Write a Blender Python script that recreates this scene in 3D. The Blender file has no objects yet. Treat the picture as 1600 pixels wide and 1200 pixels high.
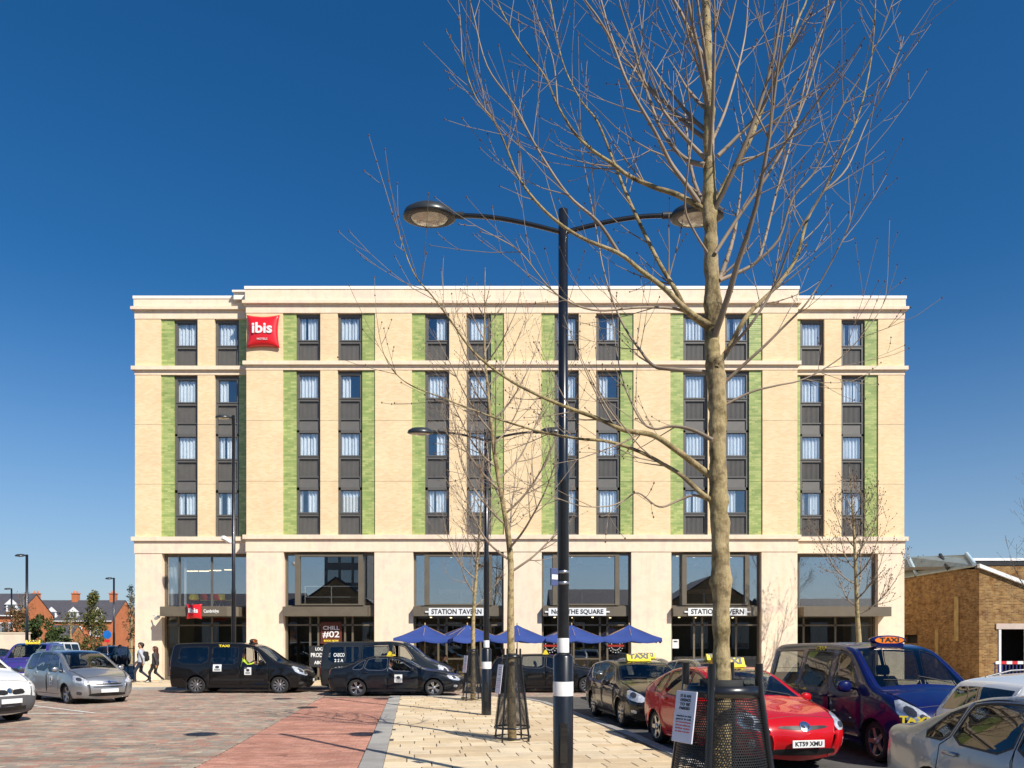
import bpy, math, random
import numpy as np
from mathutils import Vector, Matrix
from mathutils.geometry import delaunay_2d_cdt
from mathutils.bvhtree import BVHTree

RAD = math.radians
random.seed(11)
rng = np.random.default_rng(5)
sc = bpy.context.scene
COL = sc.collection

# ------------------------------------------------------------------ camera
CH = 1.93                       # camera height, metres
F, CX, HY = 1200.0, 800.0, 1004.0
cd = bpy.data.cameras.new('camera')
cd.lens = 27.0; cd.sensor_width = 36.0
cd.shift_y = (HY - 600.0) / 1600.0
cd.clip_start = 0.1; cd.clip_end = 3000
cam = bpy.data.objects.new('camera', cd); COL.objects.link(cam)
cam.location = (0, 0, CH); cam.rotation_euler = (RAD(90), 0, 0)
sc.camera = cam

# ------------------------------------------------------------------ sky and sun
SUN_EL, SUN_AZ = 41.5, 41.0     # sun behind the viewer, to the right
world = bpy.data.worlds.new('World'); sc.world = world; world.use_nodes = True
wn = world.node_tree.nodes; wl = world.node_tree.links
bg = wn['Background']
sky = wn.new('ShaderNodeTexSky'); sky.sky_type = 'NISHITA'; sky.sun_disc = False
sky.sun_elevation = RAD(SUN_EL); sky.sun_rotation = RAD(180 - SUN_AZ)
sky.air_density = 1.0; sky.dust_density = 0.45; sky.ozone_density = 6.0; sky.altitude = 50
hs = wn.new('ShaderNodeHueSaturation'); hs.inputs['Saturation'].default_value = 1.26
wl.new(sky.outputs[0], hs.inputs['Color'])
# spring haze: the same pale belt all round the horizon
wt = wn.new('ShaderNodeTexCoord'); wz = wn.new('ShaderNodeSeparateXYZ'); wl.new(wt.outputs['Generated'], wz.inputs[0])
wr = wn.new('ShaderNodeMapRange'); wr.inputs[1].default_value = .42; wr.inputs[2].default_value = 0.0; wl.new(wz.outputs[2], wr.inputs[0])
wp = wn.new('ShaderNodeMath'); wp.operation = 'POWER'; wp.inputs[1].default_value = 1.9; wl.new(wr.outputs[0], wp.inputs[0])
wk = wn.new('ShaderNodeMath'); wk.operation = 'MULTIPLY'; wk.inputs[1].default_value = .80; wl.new(wp.outputs[0], wk.inputs[0])
wm = wn.new('ShaderNodeMix'); wm.data_type = 'RGBA'; wl.new(wk.outputs[0], wm.inputs[0]); wl.new(hs.outputs[0], wm.inputs[6]); wm.inputs[7].default_value = (4.0, 4.9, 6.1, 1)
wl.new(wm.outputs[2], bg.inputs['Color'])
bg.inputs['Strength'].default_value = 0.083
sl = bpy.data.lights.new('sun', 'SUN'); sl.energy = 4.8; sl.angle = RAD(0.53); sl.color = (1, .945, .86)
sun = bpy.data.objects.new('sun', sl); COL.objects.link(sun)
sd = Vector((math.sin(RAD(SUN_AZ)) * math.cos(RAD(SUN_EL)), -math.cos(RAD(SUN_AZ)) * math.cos(RAD(SUN_EL)), math.sin(RAD(SUN_EL))))
sun.rotation_euler = (-sd).to_track_quat('-Z', 'Y').to_euler(); sun.location = sd * 60
sc.view_settings.view_transform = 'Standard'; sc.view_settings.look = 'None'
sc.view_settings.exposure = 0.35; sc.view_settings.gamma = 1

# ------------------------------------------------------------------ helpers
def at(px, py, d):
    "point seen at photo pixel px,py when it is d metres away"
    return Vector(((px - CX) * d / F, d, CH + (HY - py) * d / F))

def tag(o, label=None, cat=None, group=None, kind=None):
    if label: o['label'] = label
    if cat: o['category'] = cat
    if group: o['group'] = group
    if kind: o['kind'] = kind
    return o

def thing(name, loc, rz=0.0, label=None, cat=None, group=None):
    o = bpy.data.objects.new(name, None); COL.objects.link(o)
    o.empty_display_size = .2
    o.location = loc; o.rotation_euler = (0, 0, rz)
    return tag(o, label, cat, group)

def link(name, me, parent=None, loc=(0, 0, 0), rot=(0, 0, 0)):
    o = bpy.data.objects.new(name, me); COL.objects.link(o)
    o.parent = parent; o.location = loc; o.rotation_euler = rot
    return o

def copy_tree(o, parent=None):
    c = o.copy(); COL.objects.link(c); c.parent = parent
    for ch in list(o.children): copy_tree(ch, c)
    return c

class MB:
    "collects shapes and builds them as one mesh"
    def __init__(s, off=(0, 0, 0)): s.v = []; s.f = []; s.m = []; s.mi = 0; s.off = off; s.sm = []; s.smooth = False
    def add(s, vs, fs, mi=None, smooth=None):
        b = len(s.v); s.v.extend([tuple(v) for v in vs])
        for f in fs:
            s.f.append(tuple(i + b for i in f)); s.m.append(s.mi if mi is None else mi)
            s.sm.append(s.smooth if smooth is None else smooth)
        return s
    def box(s, x0, x1, y0, y1, z0, z1, mi=None):
        return s.add([(x0,y0,z0),(x1,y0,z0),(x1,y1,z0),(x0,y1,z0),(x0,y0,z1),(x1,y0,z1),(x1,y1,z1),(x0,y1,z1)],
              [(0,3,2,1),(4,5,6,7),(0,1,5,4),(1,2,6,5),(2,3,7,6),(3,0,4,7)], mi, False)
    def prism(s, poly, t0, t1, axis='y', mi=None):
        "2D polygon extruded: axis y -> poly is (x,z); x -> (y,z); z -> (x,y)"
        n = len(poly)
        def P(a, b, t): return (a, t, b) if axis == 'y' else ((t, a, b) if axis == 'x' else (a, b, t))
        vs = [P(a, b, t0) for a, b in poly] + [P(a, b, t1) for a, b in poly]
        fs = [tuple(range(n)), tuple(range(2*n-1, n-1, -1))] + [(i, n+i, n+(i+1) % n, (i+1) % n) for i in range(n)]
        return s.add(vs, fs, mi, False)
    def tube(s, path, rad, n=8, caps=True, mi=None):
        P = [Vector(p) for p in path]
        if not hasattr(rad, '__len__'): rad = [rad] * len(P)
        vs = []; fs = []; up = None
        for i, p in enumerate(P):
            t = (P[min(i+1, len(P)-1)] - P[max(i-1, 0)])
            if t.length < 1e-9: t = Vector((0, 0, 1))
            t.normalize()
            if up is None: up = Vector((1, 0, 0)) if abs(t.x) < .9 else Vector((0, 1, 0))
            a = (up - t * up.dot(t)); a.normalize(); b = t.cross(a); up = a
            for k in range(n):
                th = 2*math.pi*k/n; vs.append(p + (a*math.cos(th) + b*math.sin(th)) * rad[i])
        for i in range(len(P)-1):
            for k in range(n):
                k2 = (k+1) % n; fs.append((i*n+k, i*n+k2, (i+1)*n+k2, (i+1)*n+k))
        b0 = len(s.f)
        s.add(vs, fs, mi, True)
        if caps:
            s.add(vs[:n], [tuple(range(n-1, -1, -1))], mi, False); s.add(vs[-n:], [tuple(range(n))], mi, False)
        return s
    def lathe(s, prof, n=24, c=(0, 0, 0), axis='z', mi=None, smooth=True):
        "prof: list of (r,h)"
        vs = []; fs = []
        for r, h in prof:
            for k in range(n):
                a = 2*math.pi*k/n; x, y = r*math.cos(a), r*math.sin(a)
                p = (x, y, h) if axis == 'z' else ((x, h, y) if axis == 'y' else (h, x, y))
                vs.append((p[0]+c[0], p[1]+c[1], p[2]+c[2]))
        for i in range(len(prof)-1):
            for k in range(n):
                k2 = (k+1) % n; fs.append((i*n+k, i*n+k2, (i+1)*n+k2, (i+1)*n+k))
        return s.add(vs, fs, mi, smooth)
    def mesh(s, name, mats):
        me = bpy.data.meshes.new(name)
        o = s.off
        me.from_pydata([(v[0]-o[0], v[1]-o[1], v[2]-o[2]) for v in s.v], [], s.f)
        if not isinstance(mats, (list, tuple)): mats = [mats]
        for m in mats: me.materials.append(m)
        if any(s.m): me.polygons.foreach_set('material_index', s.m)
        me.polygons.foreach_set('use_smooth', s.sm)
        me.update(); return me
    def build(s, name, mats, parent=None, loc=(0, 0, 0), rot=(0, 0, 0)):
        return link(name, s.mesh(name, mats), parent, loc, rot)

def bevel_box(x0, x1, y0, y1, z0, z1, b):
    "box with chamfered vertical and top edges as (verts, faces)"
    def ring(i, z): return [(x0+b+i, y0+i, z), (x1-b-i, y0+i, z), (x1-i, y0+b+i, z), (x1-i, y1-b-i, z), (x1-b-i, y1-i, z), (x0+b+i, y1-i, z), (x0+i, y1-b-i, z), (x0+i, y0+b+i, z)]
    rs = [ring(b*.6, z0), ring(0, z0+b), ring(0, z1-b), ring(b*.6, z1)]
    vs = sum(rs, []); fs = []
    for i in range(3):
        for k in range(8): fs.append((i*8+k, i*8+(k+1) % 8, i*8+8+(k+1) % 8, i*8+8+k))
    fs.append(tuple(range(7, -1, -1))); fs.append(tuple(range(24, 32)))
    return vs, fs

def catmull(pts, n=8):
    P = [np.array(p, float) for p in pts]; out = []
    for i in range(len(P)-1):
        p0, p1, p2, p3 = P[max(i-1, 0)], P[i], P[i+1], P[min(i+2, len(P)-1)]
        for k in range(n):
            t = k/n
            out.append(.5*((2*p1) + (-p0+p2)*t + (2*p0-5*p1+4*p2-p3)*t*t + (-p0+3*p1-3*p2+p3)*t**3))
    out.append(P[-1]); return np.array(out)

_font_cache = {}
def text_mesh(txt, size, mat, depth=.004, bold=0.0, shear=0.0, width=None, align='CENTER'):
    key = (txt, size, mat.name, depth, bold, shear, width, align)
    if key in _font_cache: return _font_cache[key]
    cu = bpy.data.curves.new('lettering', 'FONT'); cu.body = txt; cu.size = size; cu.extrude = depth
    cu.offset = bold; cu.shear = shear; cu.align_x = align; cu.align_y = 'CENTER'; cu.resolution_u = 3
    ob = bpy.data.objects.new('lettering_tmp', cu)
    me = bpy.data.meshes.new_from_object(ob); bpy.data.objects.remove(ob)
    if width:
        xs = [v.co.x for v in me.vertices]; w = max(xs)-min(xs)
        for v in me.vertices: v.co.x *= width/w
    me.materials.clear(); me.materials.append(mat); me.name = 'lettering'
    _font_cache[key] = me
    return me

# ------------------------------------------------------------------ materials
def rgb(r, g, b):
    "sRGB 0-255 to linear"
    f = lambda c: (c/12.92 if c <= .04045 else ((c+.055)/1.055)**2.4)
    return (f(r/255), f(g/255), f(b/255), 1)

class NT:
    def __init__(s, name):
        s.mat = bpy.data.materials.new(name); s.mat.use_nodes = True
        s.t = s.mat.node_tree; s.n = s.t.nodes; s.p = s.n['Principled BSDF']; s.out = s.n['Material Output']
    def new(s, typ, **kw):
        nd = s.n.new(typ)
        for k, v in kw.items(): setattr(nd, k, v)
        return nd
    def l(s, a, b): s.t.links.new(a, b)
    def coord(s, which='Object'): return s.new('ShaderNodeTexCoord').outputs[which]
    def noise(s, scale, vec=None, detail=4, rough=.6):
        nd = s.new('ShaderNodeTexNoise'); nd.inputs['Scale'].default_value = scale
        nd.inputs['Detail'].default_value = detail; nd.inputs['Roughness'].default_value = rough
        s.l(vec if vec is not None else s.coord(), nd.inputs['Vector']); return nd.outputs['Fac']
    def ramp(s, fac, stops):
        nd = s.new('ShaderNodeValToRGB'); cr = nd.color_ramp
        while len(cr.elements) < len(stops): cr.elements.new(.5)
        for e, (p, c) in zip(cr.elements, stops): e.position = p; e.color = c
        s.l(fac, nd.inputs[0]); return nd.outputs[0]
    def mix(s, fac, a, b, typ='MIX'):
        nd = s.new('ShaderNodeMix', data_type='RGBA', blend_type=typ)
        for sock, val in ((nd.inputs[0], fac), (nd.inputs[6], a), (nd.inputs[7], b)):
            if hasattr(val, 'links'): s.l(val, sock)
            else: sock.default_value = val
        return nd.outputs[2]
    def math(s, op, a, b=0.0):
        nd = s.new('ShaderNodeMath', operation=op)
        for sock, val in ((nd.inputs[0], a), (nd.inputs[1], b)):
            if hasattr(val, 'links'): s.l(val, sock)
            else: sock.default_value = val
        return nd.outputs[0]
    def bump(s, h, strength=.3, dist=.01):
        nd = s.new('ShaderNodeBump'); nd.inputs['Strength'].default_value = strength; nd.inputs['Distance'].default_value = dist
        s.l(h, nd.inputs['Height']); s.l(nd.outputs[0], s.p.inputs['Normal'])
    def set(s, **kw):
        names = dict(rough='Roughness', metal='Metallic', spec='Specular IOR Level', coat='Coat Weight', coatr='Coat Roughness', base='Base Color', ior='IOR', sheen='Sheen Weight', alpha='Alpha')
        for k, v in kw.items():
            sock = s.p.inputs[names[k]]
            if hasattr(v, 'links'): s.l(v, sock)
            else: sock.default_value = v
        return s

def plain(name, col, rough=.6, metal=0, var=.12, vs=3.0, bump=0, bs=60, coat=0, spec=.5):
    n = NT(name); c = col
    dark = (c[0]*(1-var), c[1]*(1-var), c[2]*(1-var), 1); lite = (min(1, c[0]*(1+var)), min(1, c[1]*(1+var)), min(1, c[2]*(1+var)), 1)
    f = n.noise(vs)
    n.set(base=n.ramp(f, [(.3, dark), (.7, lite)]), rough=rough, metal=metal, coat=coat, spec=spec)
    if bump: n.bump(n.noise(bs), bump, .01)
    return n.mat

def brick(name, c1, c2, mortar, w=.225, h=.075, mort=.01, stain=None, rough=.85, spec=.3, bump=.5, big=.15, xy=True):
    n = NT(name); co = n.coord()
    sx = n.new('ShaderNodeSeparateXYZ'); n.l(co, sx.inputs[0])
    cb = n.new('ShaderNodeCombineXYZ'); n.l(n.math('ADD', sx.outputs[0], sx.outputs[1]), cb.inputs[0]); n.l(sx.outputs[2], cb.inputs[1])
    b = n.new('ShaderNodeTexBrick'); n.l(cb.outputs[0], b.inputs['Vector'])
    b.inputs['Scale'].default_value = 1; b.inputs['Brick Width'].default_value = w; b.inputs['Row Height'].default_value = h
    b.inputs['Mortar Size'].default_value = mort; b.inputs['Mortar Smooth'].default_value = .2; b.inputs['Bias'].default_value = 0
    b.inputs['Color1'].default_value = c1; b.inputs['Color2'].default_value = c2; b.inputs['Mortar'].default_value = mortar
    f = n.noise(.7, co, 5); g = n.ramp(f, [(.3, (1-big, 1-big, 1-big, 1)), (.7, (1+big, 1+big, 1+big, 1))])
    col = n.mix(1.0, b.outputs['Color'], g, 'MULTIPLY')
    if stain:
        sf = n.ramp(n.noise(stain[1], co, 6, .7), [(stain[2], (0, 0, 0, 1)), (stain[3], (1, 1, 1, 1))])
        col = n.mix(sf, col, n.mix(1.0, col, stain[0], 'MULTIPLY'))
    n.set(base=col, rough=rough, spec=spec)
    n.bump(n.math('SUBTRACT', n.math('MULTIPLY', n.noise(30, co), .4), b.outputs['Fac']), bump, .006)
    return n.mat

def islands(name, cols, rough=.85, spec=.3, bump=.25, obj=False, dirt=.25, bs=45, tracks=False):
    "each loose piece (or each object) takes its own colour"
    n = NT(name)
    if obj: r = n.new('ShaderNodeObjectInfo').outputs['Random']
    else: r = n.new('ShaderNodeNewGeometry').outputs['Random Per Island']
    nd = n.new('ShaderNodeValToRGB'); cr = nd.color_ramp; cr.interpolation = 'CONSTANT'
    while len(cr.elements) < len(cols): cr.elements.new(.5)
    for i, (e, c) in enumerate(zip(cr.elements, cols)): e.position = i/len(cols); e.color = c
    n.l(r, nd.inputs[0])
    g = n.new('ShaderNodeNewGeometry').outputs['Position']
    f = n.ramp(n.noise(1.3, g, 6, .7), [(.3, (1-dirt, 1-dirt, 1-dirt, 1)), (.65, (1+dirt*.4, 1+dirt*.4, 1+dirt*.4, 1))])
    gum = n.ramp(n.noise(7.0, g, 2, .5), [(.24, (.72, .72, .72, 1)), (.30, (1, 1, 1, 1))])
    wear = n.ramp(n.noise(.35, g, 4, .6), [(.35, (1-dirt*.6,)*3+(1,)), (.6, (1, 1, 1, 1))])
    f = n.mix(1.0, n.mix(1.0, f, gum, 'MULTIPLY'), wear, 'MULTIPLY')
    if tracks:                       # wheel-polished lanes and a few oil spots
        mp = n.new('ShaderNodeMapping'); mp.inputs['Rotation'].default_value = (0, 0, RAD(20)); mp.inputs['Scale'].default_value = (.16, 1.5, 1); n.l(g, mp.inputs[0])
        tk = n.ramp(n.noise(1.0, mp.outputs[0], 3, .6), [(.36, (.80, .79, .78, 1)), (.52, (1, 1, 1, 1))])
        oil = n.ramp(n.noise(1.9, g, 3, .55), [(.27, (.55, .54, .53, 1)), (.34, (1, 1, 1, 1))])
        f = n.mix(1.0, n.mix(1.0, f, tk, 'MULTIPLY'), oil, 'MULTIPLY')
    f2 = n.ramp(n.noise(bs, g, 3), [(.25, (.82, .82, .82, 1)), (.75, (1.1, 1.1, 1.1, 1))])
    n.set(base=n.mix(1.0, n.mix(1.0, nd.outputs[0], f, 'MULTIPLY'), f2, 'MULTIPLY'), rough=rough, spec=spec)
    n.bump(n.noise(bs, g, 4), bump, .004)
    return n.mat

def glass(name, tint=(.8, .85, .88, 1), refl=.3, rough=0.0, fres=1.45, wave=0.0):
    n = NT(name); n.n.remove(n.p)
    tr = n.new('ShaderNodeBsdfTransparent'); tr.inputs[0].default_value = tint
    gl = n.new('ShaderNodeBsdfGlossy'); gl.inputs['Roughness'].default_value = rough; gl.inputs['Color'].default_value = (1, 1, 1, 1)
    lw = n.new('ShaderNodeLayerWeight'); lw.inputs[0].default_value = .5        # facing = 1-|cos|, the same from both sides
    fac = n.math('ADD', n.math('MULTIPLY', n.math('POWER', lw.outputs['Facing'], 5.0), 1-refl-.04), refl+.04)
    mx = n.new('ShaderNodeMixShader'); n.l(fac, mx.inputs[0]); n.l(tr.outputs[0], mx.inputs[1]); n.l(gl.outputs[0], mx.inputs[2])
    if wave:
        b = n.new('ShaderNodeBump'); b.inputs['Strength'].default_value = wave; b.inputs['Distance'].default_value = .02
        n.l(n.noise(.8, None, 1), b.inputs['Height']); n.l(b.outputs[0], gl.inputs['Normal'])
    n.l(mx.outputs[0], n.out.inputs[0]); return n.mat

def paint(name, col, metal=0.0, rough=.3, flake=0):
    n = NT(name); g = n.coord()
    dust = n.ramp(n.noise(2.5, g, 5, .65), [(.35, col), (.85, tuple(c*.95+.0025 for c in col[:3])+(1,))])
    n.set(base=dust, rough=rough, metal=metal, coat=.8, coatr=.02, spec=.15 if metal < .3 else .5)
    return n.mat

m_black = plain('black_plastic', (.012, .012, .013, 1), .5, var=.2)
m_rubber = plain('rubber', (.018, .018, .018, 1), .8, var=.25, vs=9)
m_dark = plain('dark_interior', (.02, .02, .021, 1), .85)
m_seat = plain('seat_fabric', (.035, .036, .04, 1), .9)
m_chrome = plain('chrome', (.75, .75, .76, 1), .12, 1, var=.05)
m_alloy = plain('alloy', (.52, .52, .53, 1), .28, .9, var=.12)
m_lamp = plain('lamp_glass', (.55, .57, .6, 1), .06, .35, var=.45, vs=14, coat=1)
m_lampdark = plain('lamp_inner', (.06, .06, .07, 1), .08, .3, coat=1)
m_amber = plain('amber_lens', (.7, .25, .03, 1), .15, coat=1)
m_red = plain('red_lens', (.38, .012, .012, 1), .12, var=.25, vs=12, coat=1)
m_plate = plain('plate_white', (.72, .72, .70, 1), .45, var=.05)
m_white = plain('white_paint', (.78, .78, .76, 1), .5, var=.06)
m_ink = plain('black_ink', (.012, .012, .012, 1), .5, var=.1)
m_taxi = plain('taxi_yellow', (.80, .60, .03, 1), .6, var=.08)
m_cglass = glass('car_glass', (.50, .54, .54, 1), .04)
m_tint = glass('tinted_glass', (.16, .18, .19, 1), .06)
m_screen = glass('windscreen_glass', (.50, .54, .54, 1), .03)
m_street = plain('black_street_paint', (.010, .010, .011, 1), .28, var=.3, vs=6, coat=.4)
# ------------------------------------------------------------------ ground
def slab(name, poly, z0, z1, mat, kind='structure', parent=None):
    o = MB().prism(poly, z0, z1, 'z').build(name, mat, parent)
    me = o.data
    bmflip(me)
    if kind and parent is None: o['kind'] = kind
    return o
def bmflip(me):
    import bmesh
    bm = bmesh.new(); bm.from_mesh(me); bmesh.ops.recalc_face_normals(bm, faces=bm.faces); bm.to_mesh(me); bm.free()

def clip_poly(poly, hull):
    "Sutherland-Hodgman: poly clipped to a convex counter-clockwise hull"
    out = poly
    for i in range(len(hull)):
        a, b = hull[i], hull[(i+1) % len(hull)]; inp = out; out = []
        side = lambda p: (b[0]-a[0])*(p[1]-a[1]) - (b[1]-a[1])*(p[0]-a[0])
        for k in range(len(inp)):
            p, q = inp[k], inp[(k+1) % len(inp)]; sp, sq = side(p), side(q)
            if sp >= 0: out.append(p)
            if (sp >= 0) != (sq >= 0):
                t = sp/(sp-sq); out.append((p[0]+(q[0]-p[0])*t, p[1]+(q[1]-p[1])*t))
        if not out: return []
    return out
def area(p): return .5*sum(p[i][0]*p[(i+1) % len(p)][1]-p[(i+1) % len(p)][0]*p[i][1] for i in range(len(p)))

AX = RAD(7.4)                      # the island and the rows of parked cars run 7.4 degrees off the view axis
def isl(u, v): return (u*math.cos(AX) - v*math.sin(AX), u*math.sin(AX) + v*math.cos(AX))   # u across, v along

m_asph = plain('asphalt', (.085, .08, .075, 1), .9, var=.3, vs=2.2, bump=.5, bs=180)
m_asph2 = plain('pale_asphalt', (.17, .15, .13, 1), .9, var=.25, vs=1.5, bump=.4, bs=160)
m_bed = plain('jointing_sand', (.10, .085, .07, 1), .95, var=.3, vs=6)
m_sett = islands('sett_stone', [rgb(178, 146, 128), rgb(170, 154, 136), rgb(158, 146, 132), rgb(184, 154, 134), rgb(188, 170, 148), rgb(150, 138, 126), rgb(180, 138, 120), rgb(166, 152, 136)], dirt=.3, tracks=True)
m_sett_o = islands('sett_stone_single', [rgb(178, 146, 128), rgb(170, 154, 136), rgb(158, 146, 132), rgb(184, 154, 134), rgb(188, 170, 148), rgb(150, 138, 126), rgb(180, 138, 120), rgb(166, 152, 136)], obj=True, dirt=.3, tracks=True)
m_redp = islands('red_paver', [rgb(190, 136, 116), rgb(196, 142, 122), rgb(184, 130, 110), rgb(200, 148, 128), rgb(182, 132, 114)], dirt=.24, tracks=True)
m_flag = islands('flagstone', [rgb(222, 200, 164), rgb(216, 192, 154), rgb(228, 208, 174), rgb(210, 186, 150), rgb(220, 200, 168)], dirt=.16)
m_flag_o = islands('flagstone_single', [rgb(222, 200, 164), rgb(216, 192, 154), rgb(228, 208, 174), rgb(210, 186, 150), rgb(220, 200, 168)], obj=True, dirt=.16)
m_kerb = islands('granite_kerb', [rgb(168, 164, 156), rgb(160, 156, 150), rgb(174, 170, 162)], obj=True, dirt=.2, bs=120)
m_line = plain('road_paint', (.6, .58, .52, 1), .8, var=.25, vs=9)

g = MB(); g.add([(-1500, -400, -.03), (1500, -400, -.03), (1500, 2500, -.03), (-1500, 2500, -.03)], [(0, 1, 2, 3)])
tag(g.build('ground', m_asph2), kind='structure')
rd = slab('road', [(-60, -14), (40, -14), (40, 31.2), (-60, 31.2)], -.026, -.006, m_asph)

def pave(outline, w, h, gap, top, thick, jitter, wr=.0, nmax=0, mat=None, mat_o=None, name='sett', parent=None, stuffname='setts', vis=None, rot=AX, order=None):
    "rows of paving pieces clipped to a convex outline (world x,y); the nmax that show largest are objects of their own"
    c, s = math.cos(rot), math.sin(rot)
    loc = [(p[0]*c + p[1]*s, -p[0]*s + p[1]*c) for p in outline]
    if area(loc) < 0: loc = loc[::-1]
    u0, u1 = min(p[0] for p in loc), max(p[0] for p in loc); v0, v1 = min(p[1] for p in loc), max(p[1] for p in loc)
    pcs = []; v = v0; r = 0
    while v < v1:
        u = u0 - w*(.5 if r % 2 else 0) - random.random()*w*.3*(wr > 0)
        while u < u1:
            ww = w*(1 + wr*(random.random()*2-1))
            q = clip_poly([(u+gap/2, v+gap/2), (u+ww-gap/2, v+gap/2), (u+ww-gap/2, v+h-gap/2), (u+gap/2, v+h-gap/2)], loc)
            if len(q) >= 3 and area(q) > .12*w*h: pcs.append([(a*c - b*s, a*s + b*c) for a, b in q])
            u += ww
        v += h; r += 1
    key = lambda q: (sum(p[1] for p in q)/len(q))
    if nmax:
        inv = [q for q in pcs if (vis is None or vis(sum(p[0] for p in q)/len(q), key(q)))]
        inv.sort(key=key); singles = inv[:nmax]; sid = set(id(q) for q in singles)
    else: singles = []; sid = set()
    def geo(q, off=(0, 0)):
        z = top + (random.random()-.5)*jitter; n = len(q); cx = sum(p[0] for p in q)/n; cy = sum(p[1] for p in q)/n
        tx, ty = (random.random()-.5)*jitter*1.2, (random.random()-.5)*jitter*1.2
        b = .012
        vs = [(p[0]-off[0], p[1]-off[1], top-thick) for p in q]
        vs += [(p[0]-off[0], p[1]-off[1], z-.004+tx*(p[0]-cx)+ty*(p[1]-cy)) for p in q]
        k = 1 - b/max(.05, min(w, h))
        vs += [(cx+(p[0]-cx)*k-off[0], cy+(p[1]-cy)*k-off[1], z+tx*(p[0]-cx)+ty*(p[1]-cy)) for p in q]
        fs = [tuple(range(2*n, 3*n))]
        for i in range(n):
            j = (i+1) % n; fs += [(i, j, n+j, n+i), (n+i, n+j, 2*n+j, 2*n+i)]
        return vs, fs
    m = MB()
    for q in pcs:
        if id(q) in sid:
            n = len(q); o = (sum(p[0] for p in q)/n, sum(p[1] for p in q)/n)
            vs, fs = geo(q, o); MB().add(vs, fs).build(name, mat_o, parent, loc=(o[0], o[1], 0))
        else: m.add(*geo(q))
    if m.v:
        o = m.build(stuffname, mat, parent); o['kind'] = 'stuff'
    return len(pcs)

def inframe(x, y):
    px = CX + x*F/y if y > .5 else -1; py = HY + CH*F/y if y > .5 else 9999
    return 0 <= px <= 1600 and py <= 1200

# kerb line of the island, left side: passes (-2.34,11.8) and (-4.2,26.3)
def kl(y): return -2.34 - (y-11.8)*.1285
def rl(y): return -4.87 - (y-11.9)*.118      # edge between red bay and setts
sb = slab('sett_road', [(-22, 2.0), (rl(2.0), 2.0), (rl(31.2), 31.2), (-22, 31.2)], -.004, .012, m_bed)
n1 = pave([(-18, 8.5), (rl(8.5), 8.5), (rl(31.1), 31.1), (-18, 31.1)], .21, .14, .010, .022, .02, .006, .28, 300, m_sett, m_sett_o, 'sett', sb, 'setts', inframe)
n1b = pave([(rl(27.2)+.02, 27.2), (12, 27.2), (12, 31.1), (rl(31.1)+.02, 31.1)], .21, .14, .010, .016, .02, .005, .28, 0, m_sett, None, 'sett', sb, 'crossing_setts')
rb = slab('red_bay', [(rl(2)+.01, 2), (kl(2), 2), (kl(26.6), 26.6), (rl(26.6)+.01, 26.6)], -.003, .013, m_bed)
n2 = pave([(rl(7)+.02, 7), (kl(7)-.02, 7), (kl(26.6)-.02, 26.6), (rl(26.6)+.02, 26.6)], .2, .1, .006, .023, .02, .003, 0, 0, m_redp, None, 'paver', rb, 'red_pavers')
# island of pale flags with a granite kerb
ISL = [(-1.02, 1.6), (4.1, 1.6), (3.35, 8), (2.95, 12), (2.55, 15.6), (1.75, 20.5), (1.1, 24.2), (.45, 26.0), (-.5, 26.9), (-4.05, 27.0), (-4.2, 26.3)]
KW = .37
isl_in = [(kl(1.6)+KW, 1.6)] + [(3.85, 1.6), (3.1, 8), (2.7, 12), (2.3, 15.6), (1.5, 20.4), (.88, 24.0), (.3, 25.65), (-.6, 26.6), (kl(26.6)+KW, 26.6)]
ib = slab('traffic_island', [(kl(1.6)+.02, 1.6)] + ISL[1:9] + [(kl(26.9)+.02, 26.9)], -.002, .052, m_bed)
n3 = pave(isl_in,   .60, .44, .017, .066, .03, .005, .42, 300, m_flag, m_flag_o, 'flagstone', ib, 'flagstones', inframe)
def kerb_run(a, b, w, side, ln=.915):
    a = Vector((a[0], a[1])); b = Vector((b[0], b[1])); d = (b-a); L = d.length; d.normalize(); nrm = Vector((-d.y, d.x))*side
    k = 0; n = max(1, round(L/ln)); st = L/n
    ang = math.atan2(d.y, d.x)
    for i in range(n):
        vs, fs = bevel_box(.003, st-.003, 0 if side > 0 else -w, w if side > 0 else 0, -.02, .069, .008)
        p = a + d*(st*i)
        MB().add(vs, fs).build('kerbstone', m_kerb, ib, loc=(p.x, p.y, 0), rot=(0, 0, ang))
kerb_run((kl(1.6), 1.6), (kl(26.9), 26.9), KW-.01, -1)
rk = [(4.1, 1.6), (3.35, 8), (2.95, 12), (2.55, 15.6), (1.75, 20.5), (1.1, 24.2), (.45, 26.0), (-.5, 26.9), (kl(26.9)+.4, 26.95)]
for i in range(len(rk)-1): kerb_run(rk[i], rk[i+1], .2, 1)
# pavement in front of the hotel
pv = slab('pavement', [(-20.5, 31.25), (40, 31.25), (40, 44), (-20.5, 44)], -.02, .09, m_bed)
n4 = pave([(-20.3, 31.5), (23, 31.5), (23, 37.6), (-20.3, 37.6)], .6, .45, .012, .105, .03, .004, .3, 0, m_flag, None, 'flagstone', pv, 'pavement_flagstones', None, 0)
for i in range(48):
    vs, fs = bevel_box(.003, .912, 0, .22, -.02, .112, .01)
    MB().add(vs, fs).build('kerbstone', m_kerb, pv, loc=(-20.5 + i*.915, 31.22, 0))
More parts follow.
